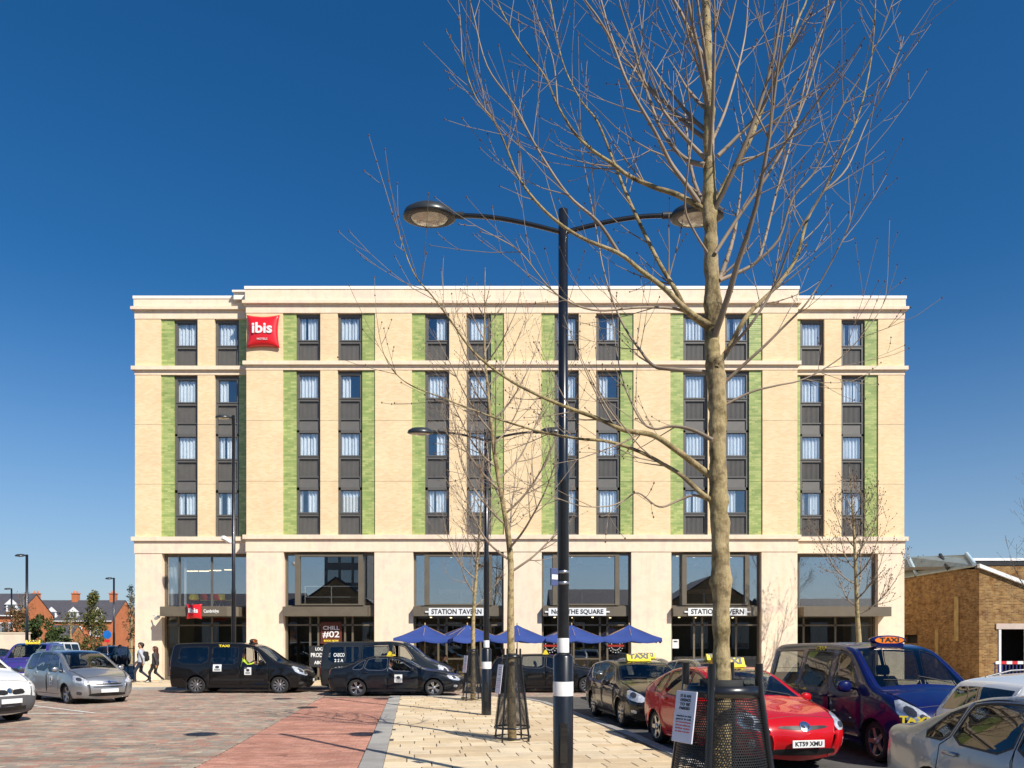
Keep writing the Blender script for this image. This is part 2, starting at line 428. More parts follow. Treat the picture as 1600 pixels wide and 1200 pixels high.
# painted bay lines and an iron cover on the setts
for a, b in (((-15.5, 24.0), (-11.3, 20.75)), ((-15.5, 20.65), (-11.5, 20.6))):
    a = Vector(a); b = Vector(b); d = (b-a).normalized(); nn = Vector((-d.y, d.x))*.06
    q = [a-nn, b-nn, b+nn, a+nn]
    MB().prism([tuple(p) for p in q], .0275, .031, 'z').build('bay_line', m_line, sb)
mc = MB(); mc.lathe([(.0, .036), (.24, .036), (.30, .034), (.31, .020)], 20); 
for k in range(-3, 4): mc.box(-.2, .2, k*.06-.012, k*.06+.012, .034, .040)
mc.build('drain_cover', plain('cast_iron', (.05, .05, .05, 1), .6, .5, var=.3, vs=20), sb, loc=(-6.0, 22.5, 0))
# ------------------------------------------------------------------ hotel
D0, D1 = 36.92, 37.60             # front plane of the middle block, of the two wings
P0, P1 = F/D0, F/D1
def hx(px, p=P0): return (px-CX)/p
def hz(py, p=P0): return CH + (HY-py)/p
GZ = .105
m_cream = brick('cream_brick', rgb(238, 211, 168), rgb(228, 196, 148), rgb(228, 206, 172), mort=.011, big=.07, bump=.35)
m_green = brick('green_glazed_brick', rgb(182, 188, 116), rgb(138, 158, 86), rgb(150, 160, 100), w=.30, h=.10, mort=.007, big=.16, rough=.25, spec=.6, bump=.25)
m_stone = NT('pale_limestone')
_f = m_stone.noise(1.1, None, 6, .65)
_sx = m_stone.new('ShaderNodeMapping'); _sx.inputs['Scale'].default_value = (5, 5, .35); m_stone.l(m_stone.coord(), _sx.inputs[0])
_st = m_stone.ramp(m_stone.noise(1.0, _sx.outputs[0], 5, .7), [(.30, (.93, .92, .90, 1)), (.55, (1, 1, 1, 1))])
m_stone.set(base=m_stone.mix(1.0, m_stone.ramp(_f, [(.25, rgb(228, 204, 174)), (.5, rgb(240, 220, 192)), (.62, rgb(234, 208, 186)), (.8, rgb(238, 218, 190))]), _st, 'MULTIPLY'), rough=.85, spec=.25)
m_stone.bump(m_stone.noise(25), .15, .004); m_stone = m_stone.mat
m_cap = plain('white_coping', rgb(244, 236, 220), .6, var=.04)
m_bronze = plain('bronze_frame', rgb(112, 102, 86), .45, .2, var=.1, vs=2)
m_frame = plain('dark_window_frame', rgb(98, 95, 90), .45, .1, var=.1, vs=2)
m_panel = plain('dark_spandrel_panel', rgb(108, 105, 100), .5, .1, var=.1, vs=2)
m_curt = plain('white_curtain', (.82, .84, .84, 1), .9, var=.05)
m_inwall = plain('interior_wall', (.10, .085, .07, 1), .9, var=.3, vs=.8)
m_infloor = plain('interior_floor', (.12, .09, .06, 1), .6, var=.2)
m_ceil = plain('interior_ceiling', (.10, .10, .10, 1), .9)
m_wood = plain('pale_oak', (.42, .26, .11, 1), .5, var=.2, vs=4)
m_wglass = glass('window_glass', (.96, .98, .99, 1), .12, wave=.02)
m_sglass = glass('shop_glass', (.86, .88, .88, 1), .30, wave=.012)
m_sglass2 = glass('door_glass', (.84, .86, .84, 1), .06, wave=.01)

HO = (0.5, D0, GZ)
hotel = thing('hotel', HO, 0, 'cream brick hotel with green glazed brick strips and stone piers', 'hotel')
def hm(): return MB(HO)
def hbox(name, mat, *b): return hm().box(*b).build(name, mat, hotel)

XL, XR = hx(385), hx(1246); WL, WR = hx(211, P1), hx(1413, P1)
BAYS = [hx(514), hx(715.5), hx(918), hx(1119.5)]
WB = [hx(322, P1), hx(1301.5, P1)]
GW, WW, SW = .63, 1.17, .83       # green strip, window column, brick strip between
HALF = SW/2 + WW + GW
BZ0, BZ1 = hz(836), hz(489); MB0, MB1 = hz(578), hz(565)
def front(x0, x1, y, bays, name_b='brick_wall'):
    "brick, green strips of one plane, as one part for each strip"
    xs = x0; zj = [BZ0, hz(752), hz(657), MB0+.05, BZ1]
    def wall(a, c, y0, mat, nm):
        for q in range(4):
            hm().box(a, c, y0, y0+.3, zj[q]+(.007 if q else 0), zj[q+1]-.007).build(nm, mat, hotel)
        hm().box(a+.001, c-.001, y0+.012, y+.4, BZ0, BZ1).build('mastic_joint', m_panel, hotel)
    for b in bays:
        wall(xs, b-HALF, y, m_cream, 'brick_wall')
        wall(b-SW/2, b+SW/2, y, m_cream, 'brick_wall')
        for s in (-1, 1):
            a, c = sorted((b+s*HALF, b+s*(HALF-GW)))
            wall(a+.004, c, y+.06, m_green, 'green_brick_strip')
        xs = b+HALF
    wall(xs, x1, y, m_cream, 'brick_wall')
front(XL, XR, D0, BAYS)
front(WL, XL+.02, D1, [WB[0]]); front(XR-.02, WR, D1, [WB[1]])
# returns of the middle block and end walls
for x in (XL, XR):
    a, b = (x, x+.35) if x < 0 else (x-.35, x)
    hm().box(a, b, D0+.4, D1+3, BZ0, BZ1).build('brick_return', m_cream, hotel)
hm().box(WL, WL+.4, D1+.4, D1+16, BZ0, BZ1-.6).build('brick_end_wall', m_cream, hotel)
hm().box(WR-.4, WR, D1+.4, D1+16, BZ0, BZ1-.6).build('brick_end_wall', m_cream, hotel)
# dark core behind the windows
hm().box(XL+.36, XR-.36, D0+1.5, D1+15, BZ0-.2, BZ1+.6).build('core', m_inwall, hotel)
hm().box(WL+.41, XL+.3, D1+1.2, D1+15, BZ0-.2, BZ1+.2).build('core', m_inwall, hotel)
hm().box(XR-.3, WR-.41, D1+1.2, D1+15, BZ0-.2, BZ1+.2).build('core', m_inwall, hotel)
# stone bands: each run is a part
def band(name, x0, x1, y, z0, z1, proj, mat, back=.45, ends=True):
    e = proj if ends else 0
    return hm().box(x0-e, x1+e, y-proj, y+back, z0, z1).build(name, mat, hotel)
for (x0, x1, y, dz, pp, wing) in ((XL, XR, D0, 0, P0, 0), (WL, XL, D1, 0, P1, -1), (XR, WR, D1, 0, P1, 1)):
    H = lambda py: hz(py)
    t = 0 if not wing else -.11
    ends = not wing
    def run(name, z0, z1, proj, mat, back=.45):
        a = x0 - (proj if wing <= 0 else -.002); b = x1 + (proj if wing >= 0 else -.002)
        hm().box(a, b, y-proj, y+back, z0, z1).build(name, mat, hotel)
    top = H(448) if not wing else hz(463, P1)
    run('frieze', BZ1, BZ1+.42, .02, m_stone)
    run('cornice', BZ1+.42, BZ1+.56, .16, m_stone)
    run('parapet', BZ1+.56, top-.14, .05, m_stone)
    run('coping', top-.14, top, .08, m_cap)
    run('string_course', MB0, MB0+.22, .02, m_stone)
    run('string_moulding', MB0+.22, MB1, .14, m_stone)
    run('moulding', BZ0-.20, BZ0, .14, m_stone)
    run('lower_frieze', H(862), BZ0-.20, .03, m_stone)
for x0, x1, y in ((XL, XR, D0), (WL, XL, D1), (XR, WR, D1)):   # flat roofs
    hm().box(x0+.02, x1-.02, y+.45, D1+15, BZ1+.55, BZ1+.75 if y == D1 else BZ1+.95).build('flat_roof', m_panel, hotel)
# oversailing roof edge behind the left end of the middle block
rr = hm(); rr.box(XL-.80, XL-.13, D0+.3, D1+14, hz(448)-.10, hz(448)-.01); 
for k in range(26): rr.box(XL-.76, XL-.13, D0+.4+k*.5, D0+.52+k*.5, hz(448)-.42, hz(448)-.10)
rr.build('roof_overhang', m_cap, hotel)

# --- upper windows: one prototype for each kind, copied
GWD, GH = .92, 1.10
def ribbed(w, h, n=15):
    m = MB(); pts = []
    for i in range(n):
        x = -w/2 + w*i/n; p = w/n
        pts += [(x, 0), (x+p*.22, 0), (x+p*.30, -.028), (x+p*.72, -.028), (x+p*.8, 0)]
    pts.append((w/2, 0)); k = len(pts)
    vs = [(x, y, 0) for x, y in pts] + [(x, y, h) for x, y in pts]
    m.add(vs, [(i, i+1, k+i+1, k+i) for i in range(k-1)])
    m.box(-w/2, w/2, .002, .03, 0, h); return m
def curtain(x0, x1, h, seed):
    r = random.Random(seed); n = 44; vs = []; fs = []
    ph = [r.random()*6 for _ in range(3)]
    for j, z in enumerate((0, h)):
        for i in range(n+1):
            t = i/n; x = x0+(x1-x0)*t
            y = .035*math.sin(t*38*(x1-x0)+ph[0]) + .015*math.sin(t*71*(x1-x0)+ph[1]) + .01*j*math.sin(t*9+ph[2])
            vs.append((x, y, z))
    fs = [(i, i+1, n+2+i, n+1+i) for i in range(n)]
    return MB().add(vs, fs, 0, True)
def window_proto(kind, cur):
    "kind: 'top', 'mid', 'low'; origin: bottom centre of the glass, frame face at y=0"
    f = MB(); w = WW/2; g = GWD/2
    zb = {'top': -1.02, 'mid': -1.66, 'low': -1.10}[kind]; zt = GH+.13
    f.box(-w, -g, 0, .16, zb, zt).box(g, w, 0, .16, zb, zt)
    f.box(-g, g, 0, .16, GH, zt).box(-g, g, 0, .16, -.16, 0)
    f.box(-g-.05, g+.05, -.03, .012, -.045, -.012)                # sill
    lz0 = -.16-.84 if kind != 'top' else -.16-.80
    f.box(-g, g, 0, .16, lz0-.06, lz0)
    o = link('window', f.mesh('window', m_frame))
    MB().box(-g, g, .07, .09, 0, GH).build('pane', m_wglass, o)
    sash = MB(); t = .035
    sash.box(-g, g, .05, .068, 0, t).box(-g, g, .05, .068, GH-t, GH).box(-g, -g+t, .05, .068, t, GH-t).box(g-t, g, .05, .068, t, GH-t)
    sash.build('sash', m_frame, o)
    ribbed(2*g, -.16-lz0).build('louvre_panel', m_panel, o, loc=(0, .09, lz0))
    if kind == 'mid': MB().box(-g, g, .05, .09, zb+.02, lz0-.075).build('spandrel_panel', m_panel, o)
    if cur.startswith('full'):
        q = int(cur[4:] or 0); gap = (0, .05, .12, .03, .22)[q]; cx = (0, .04, -.12, .1, -.2)[q]
        if q == 0: curtain(-g, g, GH, 3).build('curtain', m_curt, o, loc=(0, .17, 0))
        else:
            curtain(-g, cx-gap/2, GH, 11+q).build('curtain', m_curt, o, loc=(0, .17, 0)); curtain(cx+gap/2, g, GH, 21+q).build('curtain', m_curt, o, loc=(0, .175, 0))
    elif cur == 'left': curtain(-g, -g+.45, GH, 4).build('curtain', m_curt, o, loc=(0, .17, 0))
    elif cur == 'right': curtain(g-.5, g, GH, 5).build('curtain', m_curt, o, loc=(0, .17, 0))
    return o
PROT = {}
def put_window(kind, cur, x, y, z):
    k = (kind, cur)
    if k not in PROT: o = window_proto(kind, cur); PROT[k] = o; o.parent = hotel
    else: o = copy_tree(PROT[k], hotel)
    o.location = (x-HO[0], y+.14-HO[1], z-HO[2])
ZG = [hz(530), hz(620.5), hz(711), hz(800.5)]
open_cur = {(1, 0, 0): 'right', (1, 0, 2): 'right', (2, 1, 1): 'left', (0, 1, 1): 'left', (3, 1, 3): 'left', (2, 1, 0): 'right'}
for bi, (b, y) in enumerate([(WB[0], D1)] + [(b, D0) for b in BAYS] + [(WB[1], D1)]):
    for ci, s in enumerate((-1, 1)):
        for r, kind in enumerate(('top', 'mid', 'mid', 'low')):
            cur = open_cur.get((bi-1 if 0 < bi < 5 else (0 if bi == 0 and (ci, r) == (1, 1) else 9), ci, r), 'full%d' % random.choice((0, 0, 1, 2, 3, 4)))
            put_window(kind, cur, b + s*(SW/2+WW/2), y, ZG[r])

# --- stone piers and the lower two storeys
ZO = hz(862); 
OPEN = [(hx(443), hx(585)), (hx(645.5), hx(787)), (hx(846.5), hx(986.5)), (hx(1049), hx(1190))]
WOPEN = [(hx(253, P1), hx(392, P1)), (hx(1240, P1), hx(1372, P1))]
def pier(x0, x1, y, d=.7): hm().box(x0, x1, y, y+d, GZ-.02, ZO).build('stone_pier', m_stone, hotel)
xs = XL
for a, b in OPEN: pier(xs, a, D0); xs = b
pier(xs, XR, D0)
pier(WL, WOPEN[0][0], D1); pier(WOPEN[1][1], WR, D1)
hm().box(WL, WL+.5, D1+.7, D1+16, GZ-.02, BZ0-.2).build('stone_end_wall', m_stone, hotel)
hm().box(WR-.5, WR, D1+.7, D1+16, GZ-.02, BZ0-.2).build('stone_end_wall', m_stone, hotel)
ZF0, ZF1 = hz(963), hz(947.5)
# interior: floors, back wall, party walls
hm().box(WL+.5, WR-.5, D0+6.5, D0+6.9, GZ, ZO+.6).build('interior_back_wall', m_inwall, hotel)
hm().box(WL+.5, WR-.5, D1+.5, D0+6.5, ZF0+.05, ZF1-.12).build('interior_floor', m_infloor, hotel)
hm().box(WL+.5, WR-.5, D1+.2, D0+6.5, GZ-.03, GZ+.02).build('interior_floor', m_infloor, hotel)
hm().box(WL+.5, WR-.5, D1+.5, D0+6.5, ZO+.05, ZO+.3).build('interior_ceiling', m_ceil, hotel)
pc = [XL+.9] + [(OPEN[i][1]+OPEN[i+1][0])/2 for i in range(3)] + [XR-.9]
for x in pc: hm().box(x-.1, x+.1, D0+.71, D0+6.5, GZ, ZO).build('party_wall', m_inwall, hotel)

def shopfront(x0, x1, y, kind):
    "glazing of one bay: upper storey, fascia canopy, lower storey"
    w = x1-x0; X = lambda px: x0 + w*px/142.0        # px: photo pixels inside the bay
    root = hm(); fy = y+.34
    zt = ZO-.02
    # frame
    for a, b in ((0, 3.2), (139, 142)): root.box(X(a), X(b), fy-.04, fy+.12, GZ, zt)
    root.box(X(3.2), X(139), fy-.04, fy+.12, zt-.12, zt)
    root.box(X(3.2), X(139), fy-.04, fy+.12, ZF1-.02, ZF1+.06)
    sf = root.build('shopfront', m_bronze, hotel)
    M = hm()
    if kind == 'main':
        for a, b in ((17.5, 24.5), (116.5, 123.5)): M.box(X(a), X(b), fy-.30, fy+.10, ZF1+.06, zt-.12)
        M.box(X(24.5), X(116.5), fy-.28, fy+.05, ZF1+.06, ZF1+.13).box(X(24.5), X(116.5), fy-.28, fy+.05, zt-.20, zt-.12)
        M.build('bay_frame', m_bronze, sf)
        for a, b, dy in ((3.2, 17.5, .03), (24.5, 116.5, -.16), (123.5, 139, .03)):
            hm().box(X(a), X(b), fy+dy, fy+dy+.02, ZF1+.05, zt-.12).build('pane', m_sglass, sf)
    elif kind == 'left':
        for a in (22, 74): M.box(X(a), X(a)+.07, fy-.03, fy+.08, ZF1+.06, zt-.12)
        M.build('mullion', m_frame, sf)
        for a, b in ((3.2, 22), (23.5, 74), (75.5, 139)): hm().box(X(a), X(b), fy+.03, fy+.05, ZF1+.05, zt-.12).build('pane', m_sglass, sf)
    else:
        M.box(X(12), X(12)+.08, fy-.03, fy+.08, ZF1+.06, zt-.12).build('mullion', m_frame, sf)
        for a, b in ((3.2, 12), (14, 139)): hm().box(X(a), X(b), fy+.03, fy+.05, ZF1+.05, zt-.12).build('pane', m_sglass, sf)
    # lower storey
    L = hm(); doors = kind == 'main'
    for a in (37, 50, 92, 104) if doors else (20, 74): L.box(X(a), X(a)+.09, fy+.02, fy+.12, GZ, ZF0)
    L.box(X(3.2), X(139), fy+.02, fy+.11, GZ, GZ+.16).box(X(3.2), X(139), fy+.02, fy+.11, ZF0-.45, ZF0-.37)
    if doors: L.box(X(52), X(92), fy+.02, fy+.11, GZ+1.0, GZ+1.07)
    L.build('mullion', m_bronze, sf)
    st = (3.2, 37, 50, 92, 104, 139) if doors else (3.2, 20, 74, 139)
    for a, b in zip(st[:-1], st[1:]):
        hm().box(X(a)+.09, X(b), fy+.05, fy+.07, GZ+.16, ZF0-.45).build('pane', m_sglass2, sf)
        hm().box(X(a)+.09, X(b), fy+.05, fy+.07, ZF0-.37, ZF0).build('pane', m_sglass2, sf)
    return sf
for i, (a, b) in enumerate(OPEN):
    shopfront(a, b, D0, 'main')
    c = hm(); c.box(a+.04, b-.30, D0-.30, D0+.45, ZF0, ZF1-.02); c.box(a+.05, b-.05, D0+.28, D0+.5, ZF0+.02, ZF1-.03)
    c.build('fascia_canopy', m_bronze, hotel)
shopfront(*WOPEN[0], D1, 'left'); shopfront(*WOPEN[1], D1, 'right')
cv = hm(); ca, cb = hx(253, F/(D1-1)), hx(366, F/(D1-1))
cv.prism([(ca-.1, D1+.4), (ca-.1, D1-1.0), (cb-.35, D1-1.0), (cb-.08, D1-.92), (cb+.1, D1-.7), (cb+.1, D1+.4)][::-1], ZF0, ZF1-.02, 'z').build('fascia_canopy', m_bronze, hotel)
cv = hm(); ca, cb = hx(1247, P1), hx(1393, F/(D1-.75))
cv.box(ca, cb, D1-.75, D1+.28, ZF0, ZF1-.02).build('fascia_canopy', m_bronze, hotel)
hm().box(WOPEN[0][0]+.1, XL+.7, D1+.30, D1+.5, ZF0+.01, ZF1-.03).build('fascia', m_bronze, hotel)
hm().box(XR-.7, WOPEN[1][1]-.1, D1+.30, D1+.5, ZF0+.01, ZF1-.03).build('fascia', m_bronze, hotel)
# curtains and fittings seen through the lower glass
for (a, b, y, s) in ((257, 270, D1+.52, 1), (281, 285, D1+.52, 2), (377, 386, D1+.52, 3)):
    curtain(hx(a, P1), hx(b, P1), 2.35, s).build('curtain', m_curt, hotel, loc=(-HO[0], y-HO[1], ZF1+.1-HO[2]))
for i in (1, 2, 3):
    a, b = OPEN[i]
    hm().box(a+1.0, b-.9, D0+2.4, D0+2.9, hz(922), hz(915)).build('oak_bulkhead', m_wood, hotel)
    hm().box((a+b)/2-.06, (a+b)/2+.02, D0+2.3, D0+2.38, ZF1, hz(922)).build('white_post', m_white, hotel)
    hm().box(a+.8, b-.8, D0+2.3, D0+2.9, GZ, GZ+1.1).build('counter', m_wood, hotel)
a, b = OPEN[0]                       # balustrade behind the glass of the first bay
rl_ = hm(); rl_.box(a+.85, b-.75, D0+.62, D0+.66, hz(915), hz(914)); rl_.box(a+.85, b-.75, D0+.62, D0+.66, hz(932), hz(931.2))
for x in (a+.85, (a+b)/2-.05, b-.78): rl_.box(x, x+.035, D0+.62, D0+.66, ZF1+.05, hz(914))
rl_.build('balustrade', m_white, hotel)
m_pend = plain('lamp_shade_red', (.35, .05, .03, 1), .5)
m_glow = NT('warm_bulb'); m_glow.set(base=(1, .8, .5, 1)); m_glow.p.inputs['Emission Color'].default_value = (1, .75, .42, 1); m_glow.p.inputs['Emission Strength'].default_value = 3.0; m_glow = m_glow.mat

for i, (px, py) in enumerate(((1088, 884), (905, 880), (700, 884))):
    c = at(px, py, D0+2.0); r = thing('pendant_lamp', c, 0, ('pale conical pendant lamp behind the glass near the nearest trunk', 'pale conical pendant lamp behind the glass right of the near lamp post', 'pale conical pendant lamp behind the glass above the left parasols')[i], 'lamp')
    MB().lathe([(.03, .28), (.06, .25), (.16, 0), (.15, 0), (.05, .24)], 16).build('shade', plain('pendant_pink', rgb(226, 196, 186), .5), r); MB().tube([(0, 0, .27), (0, 0, ZO+.05-c.z)], .008, 5).build('flex', m_black, r)
for i, (px, py, w_) in enumerate(((300, 893, .55), (318, 893, .5), (336, 892, .6), (356, 891, .4))):       # lit strips on the restaurant ceiling
    c = at(px, py, D1+3.2); MB(HO).box(c.x-w_/2, c.x+w_/2, c.y, c.y+.10, c.z, c.z+.05).build('ceiling_light', m_glow, hotel)
for a_, b_ in OPEN[1:]:
    for k in range(4):
        x_ = a_+.7+k*.95; m_ = MB(HO); m_.lathe([(0, 0), (.05, .01), (.06, .05)], 10, (x_, D0+1.9+.5*(k % 2), ZO-.02)); m_.build('ceiling_light', m_glow, hotel)
        m_ = MB(HO); m_.lathe([(0, 0), (.05, .01), (.06, .05)], 10, (x_, D0+1.5+.6*(k % 2), ZF0-.03)); m_.build('ceiling_light', m_glow, hotel)
# --- signs
m_sred = plain('sign_red', rgb(226, 30, 38), .3, var=.05, coat=.4)
def pillow(name, c, s, label, bulge=.16, hotels=True):
    n = 14; vs = []; fs = []; k = n+1
    root = thing(name, c, 0, label, 'sign')
    def pt(u, v):
        px = u*(1-.11*(1-v*v)) ; pz = v*(1-.11*(1-u*u))
        return px*s/2, pz*s/2
    for side in (1, -1):
        for j in range(k):
            for i in range(k):
                u, v = -1+2*i/n, -1+2*j/n; x, z = pt(u, v)
                y = -side*(.03 + bulge*((1-u*u)*(1-v*v))**.5) if side == 1 else .06
                vs.append((x, y, z))
    for sd_ in (0, 1):
        for j in range(n):
            for i in range(n):
                q = [sd_*k*k + a for a in (j*k+i, j*k+i+1, (j+1)*k+i+1, (j+1)*k+i)]
                fs.append(tuple(q) if sd_ == 0 else tuple(q[::-1]))
    rim = [i for i in range(n)] + [n+j*k for j in range(n)] + [k*k-1-i for i in range(n)] + [(n-j)*k for j in range(n)]
    for a in range(len(rim)): b2 = rim[(a+1) % len(rim)]; fs.append((rim[a], k*k+rim[a], k*k+b2, b2))
    MB().add(vs, fs, 0, True).build('panel', m_sred, root)
    t = text_mesh('ibis', s*.44, m_white, .012, .012*s, width=s*.62)
    link('lettering', t, root, (0, -bulge*.98-.045, s*.05), (RAD(90), 0, 0))
    if hotels:
        t = text_mesh('HOTELS', s*.09, m_white, .006, 0.0)
        link('lettering', t, root, (0, -bulge*.80-.04, -s*.27), (RAD(90), 0, 0))
    return root
pillow('hotel_sign', (hx(412.5), D0-.12, hz(519.5)), 1.56, 'large red pillow-shaped sign with white letters high on the brick wall', .16)
pillow('entrance_sign', (hx(304, F/(D1-1.1)), D1-1.14, hz(955.5, F/(D1-1.1))), .72, 'small red pillow-shaped sign on the entrance canopy', .08, False)
t = thing('canopy_lettering', (hx(330, F/(D1-1.0)), D1-1.012, hz(955, F/(D1-1.0))), 0, 'white lettering on the canopy beside the small red sign', 'sign')
link('lettering', text_mesh('Cambridge', .23, m_white, .008, .004, width=.72), t, (0, 0, 0), (RAD(90), 0, 0))
def board(px0, px1, txt, label, size, logo=False):
    pc_ = F/(D0-.33); x0, x1 = hx(px0, pc_), hx(px1, pc_); z0, z1 = hz(962, pc_), hz(950, pc_)
    c = ((x0+x1)/2, D0-.335, (z0+z1)/2); r = thing('name_board', c, 0, label, 'sign')
    w, h = (x1-x0)/2, (z1-z0)/2
    MB().box(-w, w, -.03, .02, -h, h).build('board', m_white, r)
    MB().box(-w-.17, -w, -.02, .01, -.035, .035).box(w, w+.17, -.02, .01, -.035, .035).build('bracket', m_white, r)
    link('lettering', text_mesh(txt, size, m_ink, .004, .006, width=(x1-x0)*.9), r, (0, -.036, 0 if not logo else .0), (RAD(90), 0, 0))
    return r
board(670, 757, 'STATION TAVERN', 'white board with black tavern lettering above the leftmost parasols', .33)
board(857, 947, 'No. 2 THE SQUARE', 'white address board between the two tavern name boards', .30)
board(1075, 1167, 'STATION TAVERN', 'white board with black tavern lettering behind the nearest tree trunk', .33)
# posters behind the lower glass of the first bay
def poster(px0, px1, py0, py1, y, mat, lines, label, name='poster', cat='poster'):
    p = F/y; x0, x1, z0, z1 = hx(px0, p), hx(px1, p), hz(py1, p), hz(py0, p)
    r = thing(name, ((x0+x1)/2, y, (z0+z1)/2), 0, label, cat)
    w, h = (x1-x0)/2, (z1-z0)/2
    MB().box(-w, w, -.01, .01, -h, h).build('panel', mat, r)
    for txt, size, dz, wd, lm in lines:
        link('lettering', text_mesh(txt, size, lm, .002, .006, width=wd*2*w if wd else None), r, (0, -.014, dz*h), (RAD(90), 0, 0))
    return r
m_brownp = plain('poster_brown', rgb(92, 40, 24), .6, var=.2)
m_greyp = plain('banner_charcoal', rgb(44, 44, 46), .6)
poster(501, 534, 972, 1006, D0+.33, m_brownp, [('CHILL', .26, .45, .78, m_white), ('#02', .42, -.15, .8, m_white), ('BOOK NOW', .12, -.72, .7, m_taxi)], 'brown poster with white chill lettering behind the shop glass')
poster(484, 519, 1009, 1042, D0+.33, m_greyp, [('LOCAL', .2, .68, .5, m_white), ('PRODUCE', .28, .1, .9, m_white), ('ABOUT', .22, -.6, .6, m_white)], 'charcoal banner with white lettering low in the shop window')
poster(1050.5, 1060.5, 999, 1013, D0+.33, m_plate, [('MENU', .09, .5, .6, m_ink)], 'white menu sheet stuck on the glass left of the tavern door', 'menu_sheet', 'notice')
# two round light rings in the tavern windows
for px, lb in ((859, 'ring of small pale bulbs with red bar behind the near lamp post'), (962, 'ring of small pale bulbs with red bar right of the near lamp post')):
    c = at(px, 1009, D0+.33); r = thing('window_emblem', c, 0, lb, 'window decoration')
    for q in range(2):
        for k in range(16):
            a = 2*math.pi*k/16; rr_ = .34 - q*.12
            m = MB(); m.lathe([(0, -.02), (.026, -.012), (.026, .012), (0, .02)], 8, (rr_*math.cos(a), 0, rr_*math.sin(a)), 'y'); m.build('bulb', m_plate, r)
    MB().box(-.40, .40, -.03, -.01, -.05, .05).build('bar', plain('emblem_red', rgb(150, 40, 30), .5), r)
# restaurant chairs on the first floor over the entrance
m_or = plain('chair_orange', rgb(226, 74, 40), .45, var=.1); m_ye = plain('chair_yellow', rgb(206, 196, 40), .5, var=.1); m_leg = plain('pale_steel', (.5, .5, .5, 1), .3, .8)
def shell_chair(px, ma, mb, rz, lb):
    d = D1+.78; r = thing('dining_chair', (hx(px, F/d), d, ZF1-.11), rz, lb, 'chair', 'chairs in the restaurant window')
    s = MB(); n = 9
    prof = [(.20, .80), (.17, .66), (.12, .52), (.05, .46), (-.10, .45), (-.22, .47)]
    vs = []; fs = []
    for (y, z) in prof:
        for i in range(n):
            t = -1+2*i/(n-1); vs.append((t*.24*(1-.25*max(0, (z-.6)/.2)), y - .10*t*t*(1 if z > .5 else .2), z+.08*t*t*(1 if z < .6 else 0)))
    for j in range(len(prof)-1):
        for i in range(n-1): fs.append((j*n+i, j*n+i+1, (j+1)*n+i+1, (j+1)*n+i))
    k = len(vs); vs += [(x, y+.02, z-.015) for x, y, z in vs]; fs += [tuple(k+q for q in f[::-1]) for f in fs]
    s.add(vs, fs, 0, True); s.build('shell', ma, r)
    MB().add(*bevel_box(-.2, .2, -.2, .14, .455, .50, .015)).build('cushion', mb, r)
    for sx in (-1, 1):
        for sy in (-1, 1): MB().tube([(0, 0, .44), (sx*.2, sy*.2, 0)], .012, 6).build('leg', m_leg, r)
for i, (px, ma, mb, rz, lb) in enumerate(((303, m_ye, m_or, .4, 'yellow and orange chair nearest the white curtain upstairs'), (320, m_or, m_ye, 2.8, 'orange shell chair second from the curtain upstairs'), (335, m_or, m_ye, 3.4, 'orange shell chair third from the curtain upstairs'), (346, m_ye, m_or, .2, 'yellow shell chair fourth from the curtain upstairs'), (359, m_seat, m_ye, 2.9, 'dark shell chair rightmost in the upstairs window'))):
    shell_chair(px, ma, mb, rz, lb)
# cctv cameras
def cctv(loc, rz, label):
    r = thing('security_camera', loc, rz, label, 'camera')
    MB().add(*bevel_box(-.07, .07, -.24, .14, -.06, .06, .02)).build('housing', m_white, r, rot=(RAD(-16), 0, 0))
    MB().tube([(0, 0, .05), (0, .12, .12), (0, .36, .12)], .025, 8).build('bracket', m_white, r)
cctv((hx(251, P1), D1-.42, hz(966, P1)), .9, 'small white security camera under the left end of the entrance canopy')
# ------------------------------------------------------------------ vehicles
def pip(P, poly):
    "points (n,2) inside polygon"
    x, y = P[:, 0], P[:, 1]; ins = np.zeros(len(P), bool); n = len(poly); j = n-1
    for i in range(n):
        xi, yi = poly[i]; xj, yj = poly[j]
        if yi != yj:
            c = ((yi > y) != (yj > y)) & (x < (xj-xi)*(y-yi)/(yj-yi)+xi); ins ^= c
        j = i
    return ins
def chaikin(poly, k=2, q=.2):
    p = [np.array(a, float) for a in poly]
    for _ in range(k):
        o = []
        for i in range(len(p)):
            a, b = p[i], p[(i+1) % len(p)]
            o += [a*(1-q)+b*q, a*q+b*(1-q)]
        p = o
    return [tuple(a) for a in p]
def inset(poly, d):
    "offset a closed polygon inwards by d (metres)"
    n = len(poly); P = np.array(poly, float); s = 1 if area(poly) > 0 else -1; out = []
    for i in range(n):
        a, b, c = P[i-1], P[i], P[(i+1) % n]
        t1 = b-a; t2 = c-b; t1 /= np.linalg.norm(t1)+1e-9; t2 /= np.linalg.norm(t2)+1e-9
        nn = np.array([-t1[1]-t2[1], t1[0]+t2[0]])*s; l = np.linalg.norm(nn)
        nn = nn/(l+1e-9); out.append(tuple(b + nn*d/max(.35, l/2)))
    return out

